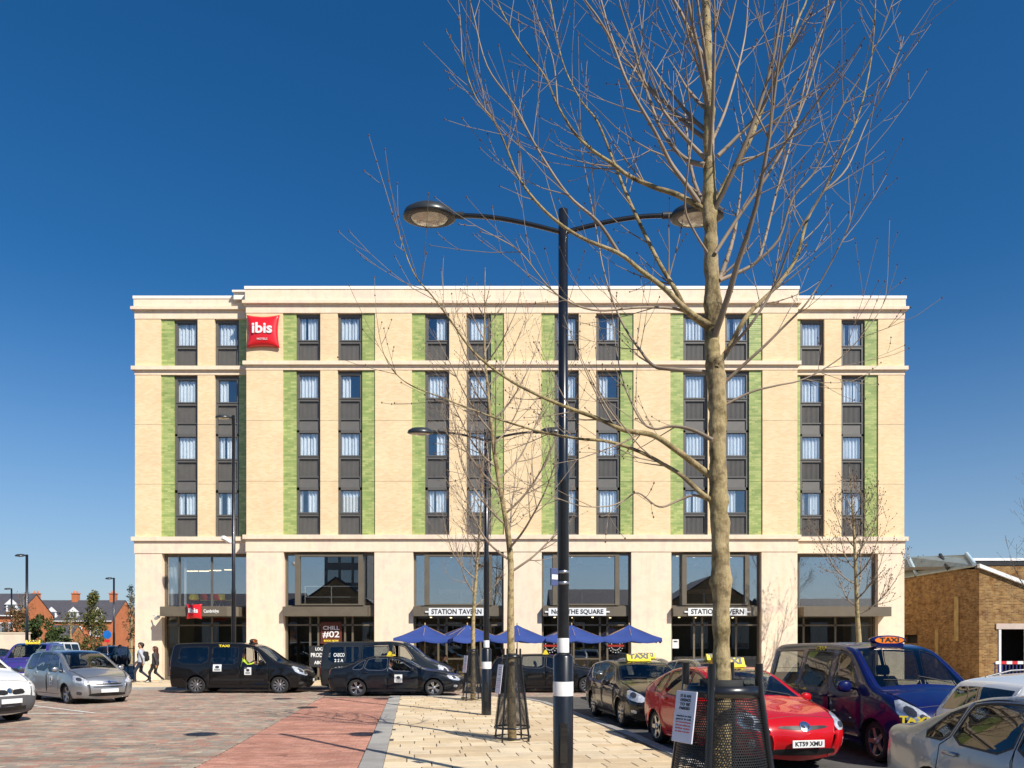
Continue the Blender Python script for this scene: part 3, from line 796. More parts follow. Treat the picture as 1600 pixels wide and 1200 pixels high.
class Shell:
    """car body: the outline seen from the side, a rounded lateral surface and a strip over the top.
    u runs from the nose backwards, z up; built with x = L/2-u forward."""
    def __init__(s, S):
        s.S = S; s.L = S['L']; s.W = S['W']/2
        c = catmull([tuple(p)+(float(i),) for i, p in enumerate(S['prof'])], 14)     # u,z,R,inset,crown,key
        c[:, 2] *= S.get('kR', .82); c[:, 3] *= S.get('kI', .80); c[:, 2] = np.maximum(c[:, 2], .03)
        a = np.concatenate([[0], np.cumsum(np.linalg.norm(np.diff(c[:, :2], axis=0), axis=1))])
        t = np.linspace(0, a[-1], max(40, int(a[-1]/S.get('ds', .045))))
        s.prof = np.stack([np.interp(t, a, c[:, k]) for k in range(6)], 1)
        s.zs = S.get('zs', .2); s.belt = S['belt']
    def zb(s, u): b = s.belt; return b[0] + (b[1]-b[0])*np.clip(u/s.L, 0, 1)
    def B(s, u, z):
        S = s.S; W = s.W; L = s.L
        pf, pr = S.get('pf', 1.0), S.get('pr', 1.0)
        w = W*(1 - S.get('cf', .10)*np.clip((pf-u)/pf, 0, 1.3)**2 - S.get('cr', .07)*np.clip((u-L+pr)/pr, 0, 1.3)**2)
        zb = s.zb(u); zm = s.zs+(zb-s.zs)*.58
        w = w - .075*np.clip((zm-z)/(zm-s.zs), 0, 1.2)**2 - .03*np.clip((z-zm)/(zb-zm), 0, 1)**2
        w = w - S.get('tumble', .36)*np.clip(z-zb, 0, None) - S.get('tum2', .06)*np.clip(z-zb, 0, None)**2
        cz = S.get('crease', .82); sg = .018
        w = w + .010*np.exp(-((z-(zb-.12))/.035)**2)*np.clip((u-.7)/.6, 0, 1)*np.clip((L-.3-u)/.6, 0, 1)
        for uw in S['wheels']:
            r = np.hypot(u-uw, z-S['rw'])
            w = w + .022*np.exp(-((r-S['ra']-.03)/.05)**2)*(z < zb)
        return w
    def near(s, u, z):
        "distance to the outline and the attributes there"
        A = s.prof[:-1, :2]; Bp = s.prof[1:, :2]; d = Bp-A; l2 = (d**2).sum(1)+1e-12
        P = np.stack([u, z], 1)
        t = np.clip(((P[:, None]-A[None])*d[None]).sum(2)/l2, 0, 1)
        q = A[None]+t[..., None]*d[None]; dd = np.hypot(P[:, None, 0]-q[..., 0], P[:, None, 1]-q[..., 1])
        k = dd.argmin(1); i = np.arange(len(u)); tt = t[i, k][:, None]
        at_ = s.prof[k]*(1-tt)+s.prof[k+1]*tt
        return dd[i, k], at_
    def Y(s, u, z):
        d, a = s.near(u, z)
        t = np.clip(d/np.maximum(a[:, 2], .01), 0, 1); e = np.sqrt(np.clip(1-(1-t)**2, 0, 1))
        return s.B(u, z) - a[:, 3]*(1-e)
    def top(s, u):
        "height of the outline above u"
        z = None; P = s.prof
        zz = []
        for i in range(len(P)-1):
            a, b = P[i], P[i+1]
            if (a[0]-u)*(b[0]-u) <= 0 and a[0] != b[0]:
                t = (u-a[0])/(b[0]-a[0]); zz.append(a[1]+(b[1]-a[1])*t)
        return max(zz) if zz else 0
    def win(s, ubf, utf, ubr, utr, m=.075, lo=.025):
        "side window between two pillar lines, top edge following the roof"
        n = 7; b0 = (ubf, s.zb(ubf)+lo); b1 = (ubr, s.zb(ubr)+lo)
        tops = [(utf+(utr-utf)*i/n) for i in range(n+1)]
        tz = [max(s.top(u)-m, s.zb(u)+lo+.02) for u in tops]
        poly = [b0] + list(zip(tops, tz)) + [b1]
        return chaikin(poly, 1, .18)

CLS_BODY, CLS_GAP, CLS_TRIM = 0, 1, 2
def car(spec, name, loc, heading, paintm, label, group=None, cat='car', glassm=None, windows_open=(), dressed=None, fine=True, trimm=None, lower=None, rim='spoke10', plate='', cache=None):
    """heading: direction the nose points, radians from +X (anticlockwise)"""
    S = spec; sh = Shell(S); L = S['L']; W = S['W']/2; rw, ra = S['rw'], S['ra']
    root = thing(name, loc, heading, label, cat, group)
    X = lambda u: L/2-u
    glassm = glassm or m_cglass
    # ---- side sheet
    prof = sh.prof; top = [tuple(p[:2]) for p in prof]
    zs = sh.zs; bot = []
    ur, uf = S['wheels'][1], S['wheels'][0]
    for uw in (ur, uf):
        h = rw-zs; a0 = math.asin(max(-1, min(1, -h/ra))); n = 14
        for i in range(n+1):
            a = a0+(math.pi-2*a0)*i/n; bot.append((uw+ra*math.cos(a), rw+ra*math.sin(a)))
    outline = top+bot
    polys = []; wins = []; doors = []
    for w in S['wins']: wins.append(sh.win(*w[:4], **(w[4] if len(w) > 4 else {})))
    for d in S['doors']:
        u0, u1, wi = d[0], d[1], d[2]; zl = zs+.10
        zbm = lambda u: sh.zb(u)
        if wi is None: poly = [(u0, zl), (u0, zbm(u0)-.02), (u1, zbm(u1)-.02), (u1, zl)]
        else:
            w = inset(wins[wi], -.045); w = [p for p in w if p[1] > zbm(p[0])+.0]
            w.sort(key=lambda p: 0)
            # upper chain of the window ring from front to back
            up = sorted([p for p in w], key=lambda p: math.atan2(p[1]-zbm(p[0])-.02, -(p[0]-(u0+u1)/2)))
            arch = d[3] if len(d) > 3 else None
            low = [(u1, zl)] if not arch else [(u1, zl+arch[1]), (u1-arch[0], zl)]
            poly = [(u0, zl), (u0, zbm(u0)-.03)] + up + [(u1, zbm(u1)-.03)] + low
        doors.append(poly)
    V = []; E = []
    def addpoly(p, closed=True):
        b = len(V); V.extend(p); n = len(p)
        for i in range(n if closed else n-1): E.append((b+i, b+(i+1) % n))
    addpoly(outline)
    for w in wins: addpoly(w); addpoly(inset(w, -.02))
    dins = []
    for d in doors: addpoly(d); di = inset(d, .012); addpoly(di); dins.append(di)
    # interior points: grid and rows that follow the rounded edge
    st = S.get('grid', .085); us = np.arange(0.02, L, st); zz = np.arange(zs+.02, S['H'], st)
    G = np.stack(np.meshgrid(us, zz), -1).reshape(-1, 2); G = G[pip(G, outline)]
    d, a_ = sh.near(G[:, 0], G[:, 1]); G = G[d > a_[:, 2]*.9]
    rows = []
    T = np.gradient(prof[:, :2], axis=0); T /= np.linalg.norm(T, axis=1)[:, None]+1e-9
    Nn = np.stack([T[:, 1], -T[:, 0]], 1)
    for k in (.04, .14, .3, .52, .8): rows.append(prof[:, :2]+Nn*prof[:, 2:3]*k)
    Rw = np.concatenate(rows); Rw = Rw[pip(Rw, outline)]
    pts = V + [tuple(p) for p in np.concatenate([G, Rw])]
    res = delaunay_2d_cdt([Vector(p) for p in pts], E, [], 0, 1e-5)
    P2 = np.array([tuple(v) for v in res[0]]); tri = np.array([t for t in res[2] if len(t) == 3])
    C = P2[tri].mean(1); keep = pip(C, outline); tri = tri[keep]; C = C[keep]
    cls = np.zeros(len(tri), int)
    for i, (dp, di) in enumerate(zip(doors, dins)):
        a = pip(C, dp); b = pip(C, di); cls[a & ~b] = CLS_GAP; cls[b] = 10+i
    for i, w in enumerate(wins):
        a = pip(C, inset(w, -.02)); b = pip(C, w)
        cls[a & ~b] = np.where(cls[a & ~b] >= 10, 100+cls[a & ~b], CLS_TRIM)
        cls[b] = 1000+i
    yv = sh.Y(P2[:, 0], P2[:, 1])
    allv = []; allt = []; allc = []
    for sgn in (1, -1):
        b = sum(len(v) for v in allv)
        allv.append(np.stack([L/2-P2[:, 0], sgn*yv, P2[:, 1]], 1))
        a, bb, c = P2[tri[:, 0]], P2[tri[:, 1]], P2[tri[:, 2]]
        ar = (bb[:, 0]-a[:, 0])*(c[:, 1]-a[:, 1])-(bb[:, 1]-a[:, 1])*(c[:, 0]-a[:, 0])
        tt = tri.copy(); fl = (ar < 0); tt[fl] = tt[fl][:, ::-1]          # ccw in (u,z)
        # x=-u flips: ccw in (u,z) looks cw in (x,z) -> outward normal +y
        if sgn < 0: tt = tt[:, ::-1]
        allt.append(tt+b); allc.append(cls + (0 if sgn > 0 else 10000))
    # ---- strip over the top
    NV = 10; vv = np.array([-1, -.97, -.9, -.7, -.4, 0, .4, .7, .9, .97, 1.0]); E_ = sh.B(prof[:, 0], prof[:, 1])-prof[:, 3]
    b = sum(len(v) for v in allv); n = n_prof = len(prof)
    cr = prof[:, 4]
    SV = np.zeros((n, len(vv), 3))
    for j, v in enumerate(vv):
        k = cr*(1-v*v)**1.7
        SV[:, j, 0] = L/2-(prof[:, 0]-Nn[:, 0]*k); SV[:, j, 1] = v*E_; SV[:, j, 2] = prof[:, 1]-Nn[:, 1]*k
    SV = SV.reshape(-1, 3); allv.append(SV)
    m = len(vv); st_ = []; sc_ = []
    ws, rwn, bon = S['screen'], S['rear'], S['bonnet']
    for i in range(n-1):
        kk = (prof[i, 5]+prof[i+1, 5])/2
        for j in range(m-1):
            q = (i*m+j, i*m+j+1, (i+1)*m+j+1, (i+1)*m+j)
            inn = 2 <= j < m-3
            c = CLS_BODY
            if ws[0] < kk < ws[1]: c = 2000 if inn else CLS_BODY
            elif rwn[0] < kk < rwn[1]: c = 2001 if inn else CLS_BODY
            elif bon[0] < kk < bon[1] and 1 <= j < m-2: c = 2002
            st_ += [(q[0], q[2], q[1]), (q[0], q[3], q[2])]; sc_ += [c, c]
    allt.append(np.array(st_)+b); allc.append(np.array(sc_))
    V3 = np.concatenate(allv); T3 = np.concatenate(allt); C3 = np.concatenate(allc)
    # weld, normals
    kq = np.round(V3/5e-4).astype(np.int64); _, first, inv = np.unique(kq, axis=0, return_index=True, return_inverse=True)
    V3 = V3[first]; T3 = inv.reshape(-1)[T3]
    ok = (T3[:, 0] != T3[:, 1]) & (T3[:, 1] != T3[:, 2]) & (T3[:, 0] != T3[:, 2]); T3 = T3[ok]; C3 = C3[ok]
    fn = np.cross(V3[T3[:, 1]]-V3[T3[:, 0]], V3[T3[:, 2]]-V3[T3[:, 0]]); N = np.zeros_like(V3)
    fl = np.linalg.norm(fn, axis=1)[:, None]+1e-12; fu = fn/fl
    for k in range(3):
        e1 = V3[T3[:, (k+1) % 3]]-V3[T3[:, k]]; e2 = V3[T3[:, (k+2) % 3]]-V3[T3[:, k]]
        ca = (e1*e2).sum(1)/(np.linalg.norm(e1, axis=1)*np.linalg.norm(e2, axis=1)+1e-12)
        np.add.at(N, T3[:, k], fu*np.arccos(np.clip(ca, -1, 1))[:, None])
    N /= np.linalg.norm(N, axis=1)[:, None]+1e-12
    bvh = BVHTree.FromPolygons([tuple(v) for v in V3], [tuple(int(i) for i in t) for t in T3])
    def part(nm, masks, mats, parent, shift=0.0, mind=None):
        sel = np.zeros(len(T3), bool); mi = np.zeros(len(T3), int)
        for k, mk in enumerate(masks): sel |= mk; mi[mk] = k
        if not sel.any(): return None
        t = T3[sel]; mi = mi[sel]; u, iv = np.unique(t, return_inverse=True); iv = iv.reshape(-1, 3)
        me = bpy.data.meshes.new(nm); vs = V3[u]+N[u]*shift
        me.from_pydata(vs.tolist(), [], iv.tolist())
        for x in mats: me.materials.append(x)
        me.polygons.foreach_set('material_index', mi.astype(np.int32)); me.polygons.foreach_set('use_smooth', np.ones(len(iv), bool))
        me.normals_split_custom_set_from_vertices([tuple(x) for x in N[u]])
        me.update(); return link(nm, me, parent)
    lowm = lower or paintm
    part('body', [(C3 % 10000) == CLS_BODY, (C3 % 10000) == CLS_TRIM], [paintm, trimm or m_black], root)
    part('bonnet', [C3 == 2002], [paintm], root)
    part('windscreen', [C3 == 2000], [m_screen], root, -.004)
    part('rear_window', [C3 == 2001], [glassm], root, -.004)
    for sgn, off in ((1, 0), (-1, 10000)):
        dob = []
        for i in range(len(doors)):
            o = part('door', [C3 == off+10+i, C3 == off+110+i], [paintm, trimm or m_black], root); dob.append(o)
            if o is not None and S['doors'][i][2] is not None or True:
                hu = S['handles'][i] if i < len(S.get('handles', [])) else None
                if hu and o is not None:
                    yy = float(sh.Y(np.array([hu[0]]), np.array([hu[1]]))[0])
                    hb = bevel_box(-.10, .10, -.018, .022, -.018, .018, .008)
                    MB().add(*hb, 0, True).build('handle', paintm if not hu[2:] else m_black, o, loc=(X(hu[0]), sgn*(yy+.012), hu[1]))
        for i in range(len(wins)):
            if (sgn, i) in windows_open: continue
            host = root
            for k, d in enumerate(S['doors']):
                if d[2] == i and dob[k] is not None: host = dob[k]
            part('window', [C3 == off+1000+i], [glassm if i not in S.get('tint', ()) else m_tint], host, -.004)
    # ---- things laid on the surface by casting polygons onto it
    def cast(nm, poly, dirv, up, mats, off=.004, parent=None, cell=.03, thick=.012, bulge=0.0, org=(0, 0, 0)):
        "poly in the plane seen along dirv (2D axes: right, up); raised off the body by off"
        dv = Vector(dirv).normalized(); upv = Vector(up); rt = dv.cross(upv).normalized(); upv = rt.cross(dv).normalized()
        p = [tuple(q) for q in poly]
        arr = np.array(p); gx = np.arange(arr[:, 0].min()+cell/2, arr[:, 0].max(), cell); gy = np.arange(arr[:, 1].min()+cell/2, arr[:, 1].max(), cell)
        ins = np.zeros((0, 2))
        if len(gx) and len(gy):
            g2 = np.stack(np.meshgrid(gx, gy), -1).reshape(-1, 2); ins = g2[pip(g2, inset(p, cell*.35))]
        ne = []; dense = []
        for i in range(len(p)):
            a, b2 = np.array(p[i]), np.array(p[(i+1) % len(p)]); k = max(1, int(np.linalg.norm(b2-a)/cell))
            dense += [tuple(a+(b2-a)*t/k) for t in range(k)]
        ed = [(i, (i+1) % len(dense)) for i in range(len(dense))]
        r = delaunay_2d_cdt([Vector(q) for q in dense]+[Vector(q) for q in ins], ed, [], 1, 1e-6)
        q2 = [tuple(v) for v in r[0]]; fs = [tuple(t) for t in r[2]]
        vs = []; bad = set(); inner = []
        dist_in = None
        for i, (a, b2) in enumerate(q2):
            o3 = Vector(org) + rt*a + upv*b2 - dv*8
            hit, nr, ix, ds = bvh.ray_cast(o3, dv)
            if hit is None: bad.add(i); vs.append((0, 0, 0)); inner.append((0, 0, 0)); continue
            if nr.dot(dv) > 0: nr = -nr
            e = off
            if bulge:
                dd = min(math.hypot(a-c[0], b2-c[1]) for c in dense); e += bulge*min(1, dd/.08)
            vs.append(tuple(hit+nr*e)); inner.append(tuple(hit+nr*(e-thick)))
        fs = [f for f in fs if not any(i in bad for i in f)]
        if not fs: return None
        mb = MB(); mb.add(vs, fs, 0, True)
        nb = len(vs); bd = {}
        for f in fs:
            for k in range(len(f)): bd[(f[k], f[(k+1) % len(f)])] = 1
        rim = [(a, b2) for (a, b2) in bd if (b2, a) not in bd]
        mb.add([vs[i] for e in rim for i in e]+[inner[i] for e in rim for i in e], [(2*k+1, 2*k, 2*len(rim)+2*k, 2*len(rim)+2*k+1) for k in range(len(rim))], 0, False)
        return mb.build(nm, mats, parent or root)
    front, back, left, right = (-1, 0, 0), (1, 0, 0), (0, -1, 0), (0, 1, 0)
    U = (0, 0, 1)
    # ---- lamps, grille, plates
    for fe in S.get('front_features', []):
        nm, poly, mt, kw = fe
        polys_ = [poly]
        if kw.get('mirror'): polys_ = [poly, [(-a, b2) for a, b2 in poly][::-1]]
        for k, pl in enumerate(polys_):
            ang = kw.get('ang', 0)*(1 if k == 0 else -1)
            dv = (-math.cos(ang), math.sin(ang), 0)
            o = cast(nm, chaikin(pl, 1, .2) if not kw.get('sharp') else pl, dv, U, mt, kw.get('off', .004), None, kw.get('cell', .035), bulge=kw.get('bulge', 0), org=(L/2-.22, 0, 0))
            for sub in kw.get('subs', []):
                sp = sub[1] if k == 0 else [(-a, b2) for a, b2 in sub[1]][::-1]
                if o is not None: cast(sub[0], chaikin(sp, 1, .25), dv, U, sub[2], kw.get('off', .004)+kw.get('bulge', 0)+.004, o, .03, org=(L/2-.22, 0, 0))
    for fe in S.get('rear_features', []):
        nm, poly, mt, kw = fe
        polys_ = [poly]
        if kw.get('mirror'): polys_ = [poly, [(-a, b2) for a, b2 in poly][::-1]]
        for k, pl in enumerate(polys_):
            ang = kw.get('ang', 0)*(1 if k == 0 else -1)
            cast(nm, chaikin(pl, 1, .2), (math.cos(ang), math.sin(ang), 0), U, mt, kw.get('off', .005), None, .04, org=(-L/2+.22, 0, 0))
    for fe in S.get('side_features', []):
        nm, poly, mt, kw = fe                      # poly in (u,z)
        for sgn in (1, -1):
            pl = [((X(a) if sgn < 0 else -X(a)), b2) for a, b2 in poly]
            cast(nm, pl if kw.get('sharp') else chaikin(pl, 1, .2), (0, -sgn, 0), U, mt, kw.get('off', .004), None, kw.get('cell', .06))
    # ---- number plate
    def on_front(y, z):
        h = bvh.ray_cast(Vector((8, y, z)), Vector((-1, 0, 0))); return h[0].x if h[0] is not None else L/2
    pz = S.get('platez', .42); px = max(on_front(0, pz), on_front(0, pz-.05), on_front(0, pz+.05), on_front(.2, pz))+.012
    npl = MB().add(*bevel_box(-.008, .008, -.26, .26, -.055, .055, .003)).build('number_plate', m_plate, root, (px, 0, pz))
    if plate: link('lettering', text_mesh(plate, .088, m_ink, .001, .003, width=.44), npl, (.010, 0, 0), (RAD(90), 0, RAD(90)))
    # ---- door mirrors
    if 'mirror' in S:
        mu, mz_ = S['mirror']; yy = float(sh.Y(np.array([mu]), np.array([mz_]))[0])
        k = S.get('mirror_size', 1.0)
        for sgn in (1, -1):
            mm = MB(); mm.smooth = True
            prof_ = [(0, .0), (.05, .012), (.085, .05), (.09, .10), (.075, .16), (.04, .185), (0, .19)]
            vs = []; fs = []; n2 = 14
            for r_, h_ in prof_:
                for q in range(n2):
                    a2 = 2*math.pi*q/n2; c2, s2 = math.cos(a2), math.sin(a2)
                    c2 = math.copysign(abs(c2)**.7, c2); s2 = math.copysign(abs(s2)**.7, s2)
                    vs.append((.055*k*c2*r_/.09 + .02, sgn*(h_*k+.05), .075*k*s2*r_/.09+.03))
            for i in range(len(prof_)-1):
                for q in range(n2): fs.append((i*n2+q, i*n2+(q+1) % n2, (i+1)*n2+(q+1) % n2, (i+1)*n2+q) if sgn < 0 else (i*n2+q, (i+1)*n2+q, (i+1)*n2+(q+1) % n2, i*n2+(q+1) % n2))
            mm.add(vs, fs, 0, True); mm.tube([(0, -sgn*.03, -.02), (0, sgn*.08, .01)], .022, 8)
            mo = mm.build('door_mirror', S.get('mirrorm') or paintm, root, (X(mu), sgn*yy, mz_))
    # ---- underside, wheel wells
    ub = MB(); wi_ = W-.10
    ub.box(-L/2+.25, L/2-.25, -wi_+.12, wi_-.12, zs-.02, zs+.10)
    for uw in S['wheels']:
        for sgn in (1, -1):
            arc = []; n2 = 12
            for i in range(n2+1):
                a2 = math.radians(-25)+math.radians(230)*i/n2; arc.append((X(uw)+ (ra+.015)*math.cos(a2), rw+(ra+.015)*math.sin(a2)))
            vs = [(x, sgn*(W-.03), z) for x, z in arc]+[(x, sgn*(W-.36), z) for x, z in arc]
            ub.add(vs, [(i, i+1, n2+2+i, n2+1+i) for i in range(n2)]+[tuple(range(n2+1, 2*n2+2))])
    ub.build('underbody', m_dark, root)
    # ---- wheels
    tw = S.get('tw', .21); wheelsrc = None
    for uw in S['wheels']:
        for sgn in (1, -1):
            key_ = (round(rw, 3), tw, rim)
            if key_ not in WHEELS: WHEELS[key_] = make_wheel(rw, tw, rim)
            tm, rm, hm_ = WHEELS[key_]
            yc = W-.045-tw/2
            o = link('wheel', tm, root, (X(uw), sgn*yc, rw), (0, 0, 0 if sgn > 0 else math.pi))
            link('rim', rm, o); 
    # ---- cabin
    zsill = zs+.10; zseat = S.get('zseat', .32)
    ck = S['cabin']                                   # u of dashboard, front seats, rear seats (list)
    db = MB(); du = ck[0]; zd = sh.zb(du)-.02
    db.prism([(X(du)-.45, zd-.22), (X(du)-.40, zd-.02), (X(du)-.25, zd+.03), (X(du)+.20, zd-.03), (X(du)+.25, zd-.5), (X(du)-.3, zd-.5)], -W+.14, W-.14, 'y').build('dashboard', m_dark, root)
    swl = MB(); ring = [(.18*math.cos(a2)*.25, .19*math.cos(a2), .19*math.sin(a2)) for a2 in np.linspace(0, 2*math.pi, 19)]
    swl.tube(ring, .016, 6, False).tube([(0, -.19, 0), (0, .19, 0)], .014, 6).tube([(0, 0, 0), (.25, 0, -.1)], .03, 6)
    rhd = -1                                          # right-hand drive: y negative
    swl.build('steering_wheel', m_seat, root, (X(du)-.58, rhd*.36, zd+.0), (0, RAD(-25), 0))
    for k, us_ in enumerate(ck[1:]):
        for y0 in ((-.36, .36) if k == 0 else (-.42, 0, .42)):
            sw = .25 if k == 0 else .2
            se = MB(); hh = S['H']
            se.add(*bevel_box(-.25, .27, -sw, sw, zsill, zseat+.12, .05))
            bk = .62; t = RAD(14)
            vs, fs = bevel_box(-.07, .07, -sw, sw, 0, bk, .05)
            vs = [(-.22+x*math.cos(t)-z*math.sin(t), y, zseat+.08+z*math.cos(t)+x*math.sin(t)) for x, y, z in vs]; se.add(vs, fs)
            vs, fs = bevel_box(-.05, .05, -.13, .13, bk+.03, bk+.21, .04)
            vs = [(-.22+x*math.cos(t)-z*math.sin(t), y, zseat+.08+z*math.cos(t)+x*math.sin(t)) for x, y, z in vs]; se.add(vs, fs)
            se.build('seat', m_seat, root, (X(us_), y0, 0))
    # shut lines of bonnet and bumper, drawn as thin dark joints on the skin
    def seam(pts): 
        if len(pts) > 1: MB().tube(pts, .0055, 5, False).build('panel_gap', m_black, root)
    Rows = SV.reshape(n_prof, len(vv), 3)
    kk_ = prof[:, 5]; i0 = int(np.argmin(abs(kk_-bon[0]))); i1 = int(np.argmin(abs(kk_-bon[1])))
    seam([Vector(Rows[i0, j]) for j in range(1, len(vv)-1)])
    for j in (1, len(vv)-2): seam([Vector(Rows[i, j]) for i in range(i0, i1+1)])
    ib_ = int(np.argmin(abs(kk_-(len(S['prof'])-3.4)))); seam([Vector(Rows[ib_, j]) for j in range(1, len(vv)-1)])
    for ub_ in (S['wheels'][0]-ra-.10, S['wheels'][1]+ra+.12):
        for sgn in (1, -1):
            zz_ = np.linspace(rw+.22, rw-.02, 6); uu_ = np.linspace(ub_+(.02 if ub_ < L/2 else -.02), ub_+(.10 if ub_ < L/2 else -.12), 6)
            yy_ = sh.Y(uu_, zz_); seam([Vector((X(a2), sgn*b2, c2)) for a2, b2, c2 in zip(uu_, yy_, zz_)])
    # wipers
    def on_top(x, y):
        h = bvh.ray_cast(Vector((x, y, 5)), Vector((0, 0, -1))); return h[0] if h[0] is not None else Vector((x, y, 1))
    uc = S['prof'][int(ws[0])][0]
    for y0, y1 in ((-.1, -.62), (.5, -.02)):
        pts_ = [on_top(X(uc+.02+.10*t), y0+(y1-y0)*t)+Vector((.008, 0, .018)) for t in (0, .25, .5, .75, 1)]
        MB().tube(pts_, .009, 5).build('wiper', m_black, root)
    root_info = dict(root=root, sh=sh, bvh=bvh, X=X, cast=cast, on_top=on_top)
    return root_info

WHEELS = {}
def make_wheel(r, w, kind):
    "axis along y, outer face at +y; tyre mesh and rim mesh"
    t = MB(); rr = r*.70; h = w/2
    t.lathe([(rr, h*.92), (rr+.015, h), (r-.045, h*1.0), (r-.012, h*.85), (r, h*.55), (r, -h*.55), (r-.012, -h*.85), (rr, -h), (rr-.02, -h*.9)], 36, axis='y')
    tm = t.mesh('wheel', m_rubber)
    m = MB(); y0 = h*.80
    m.lathe([(rr+.004, h*.93), (rr-.012, h*.95), (rr-.03, y0-.02), (rr-.05, y0-.09), (rr-.06, -h*.6), (0, -h*.6)], 36, axis='y', mi=0)
    def spoke(a, w0, w1, r0, r1, yo=0.0):
        c, s_ = math.cos(a), math.sin(a); P = lambda rad, off, y: (rad*c-off*s_, y, rad*s_+off*c)
        vs = [P(r0, -w0, y0-.0+yo), P(r0, w0, y0+yo), P(r1, w1, y0+.01), P(r1, -w1, y0+.01), P(r0, -w0, y0-.05), P(r0, w0, y0-.05), P(r1, w1, y0-.05), P(r1, -w1, y0-.05)]
        m.add(vs, [(0, 3, 2, 1), (0, 1, 5, 4), (1, 2, 6, 5), (2, 3, 7, 6), (3, 0, 4, 7)], 1)
    if kind == 'spoke10':
        for k in range(10): spoke(2*math.pi*k/10, .018, .026, .05, rr-.02)
    elif kind == 'twin5':
        for k in range(5):
            for dd in (-.16, .16): spoke(2*math.pi*k/5+dd, .014, .02, .05, rr-.02)
    elif kind == 'five':
        for k in range(5): spoke(2*math.pi*k/5, .045, .032, .05, rr-.02)
    elif kind == 'cover':
        m.lathe([(rr-.015, y0+.006), (rr*.55, y0+.02), (rr*.5, y0+.004), (0, y0+.01)], 30, axis='y', mi=1)
        for k in range(7): spoke(2*math.pi*k/7, .03, .05, rr*.45, rr-.03, .02)
    m.lathe([(.062, y0-.02), (.062, y0+.012), (.05, y0+.02), (0, y0+.024)], 18, axis='y', mi=1)
    rm = m.mesh('rim', [m_lampdark if kind != 'cover' else m_dark, m_alloy])
    return tm, rm, None

def taxi_sign(info, u, style, label, txt='TAXI', face=1):
    "roof sign: a thing clamped to a roof"
    root = info['root']; p = info['on_top'](info['X'](u), 0)
    M = Matrix.Translation(root.location) @ root.rotation_euler.to_matrix().to_4x4()
    w = M @ p
    r = thing('taxi_roof_sign', w - Vector((0, 0, .01)), root.rotation_euler.z, label, 'taxi sign', 'roof signs of the taxis')
    if style == 'yellow':
        MB().prism([(-.13, 0), (.13, 0), (.085, .045), (.03, .165), (-.03, .165), (-.085, .045)], -.30, .30, 'y').build('box', m_taxi, r)
        me = text_mesh(txt, .165, m_ink, .002, .010, width=.50)
        for s in (1, -1):
            link('lettering', me, r, (s*.0615, 0, .105), (RAD(90), 0, RAD(90)*s)).rotation_euler = (RAD(90-24), 0, RAD(90)*s)
    else:
        m = MB(); n = 20; vs = []; fs = []
        for j, (k, y) in enumerate(((0, -.075), (.8, -.07), (1, -.04), (1, .04), (.8, .07), (0, .075))):
            for i in range(n):
                a = 2*math.pi*i/n; vs.append((y, .33*k*math.cos(a), .10+.085*k*math.sin(a)))
        for j in range(5):
            for i in range(n): fs.append((j*n+i, j*n+(i+1) % n, (j+1)*n+(i+1) % n, (j+1)*n+i))
        m.add(vs, fs, 0, True); m.box(-.09, .09, -.25, .25, -.02, .045)
        m.build('box', style[0], r)
        vs = [(.076, .27*math.cos(2*math.pi*i/n), .10+.062*math.sin(2*math.pi*i/n)) for i in range(n)]
        k = len(vs); vs += [(.060, y, z) for _, y, z in vs]
        MB().add(vs, [tuple(range(n))]+[(i, n+i, n+(i+1) % n, (i+1) % n) for i in range(n)]).build('lens', m_sorange, r)
        link('lettering', text_mesh(txt, .11, m_ink, .001, .004, width=.36), r, (.079, 0, .10), (RAD(90), 0, RAD(90)))
    return r
m_sorange = plain('sign_orange', rgb(235, 120, 30), .3, var=.1, coat=.5)

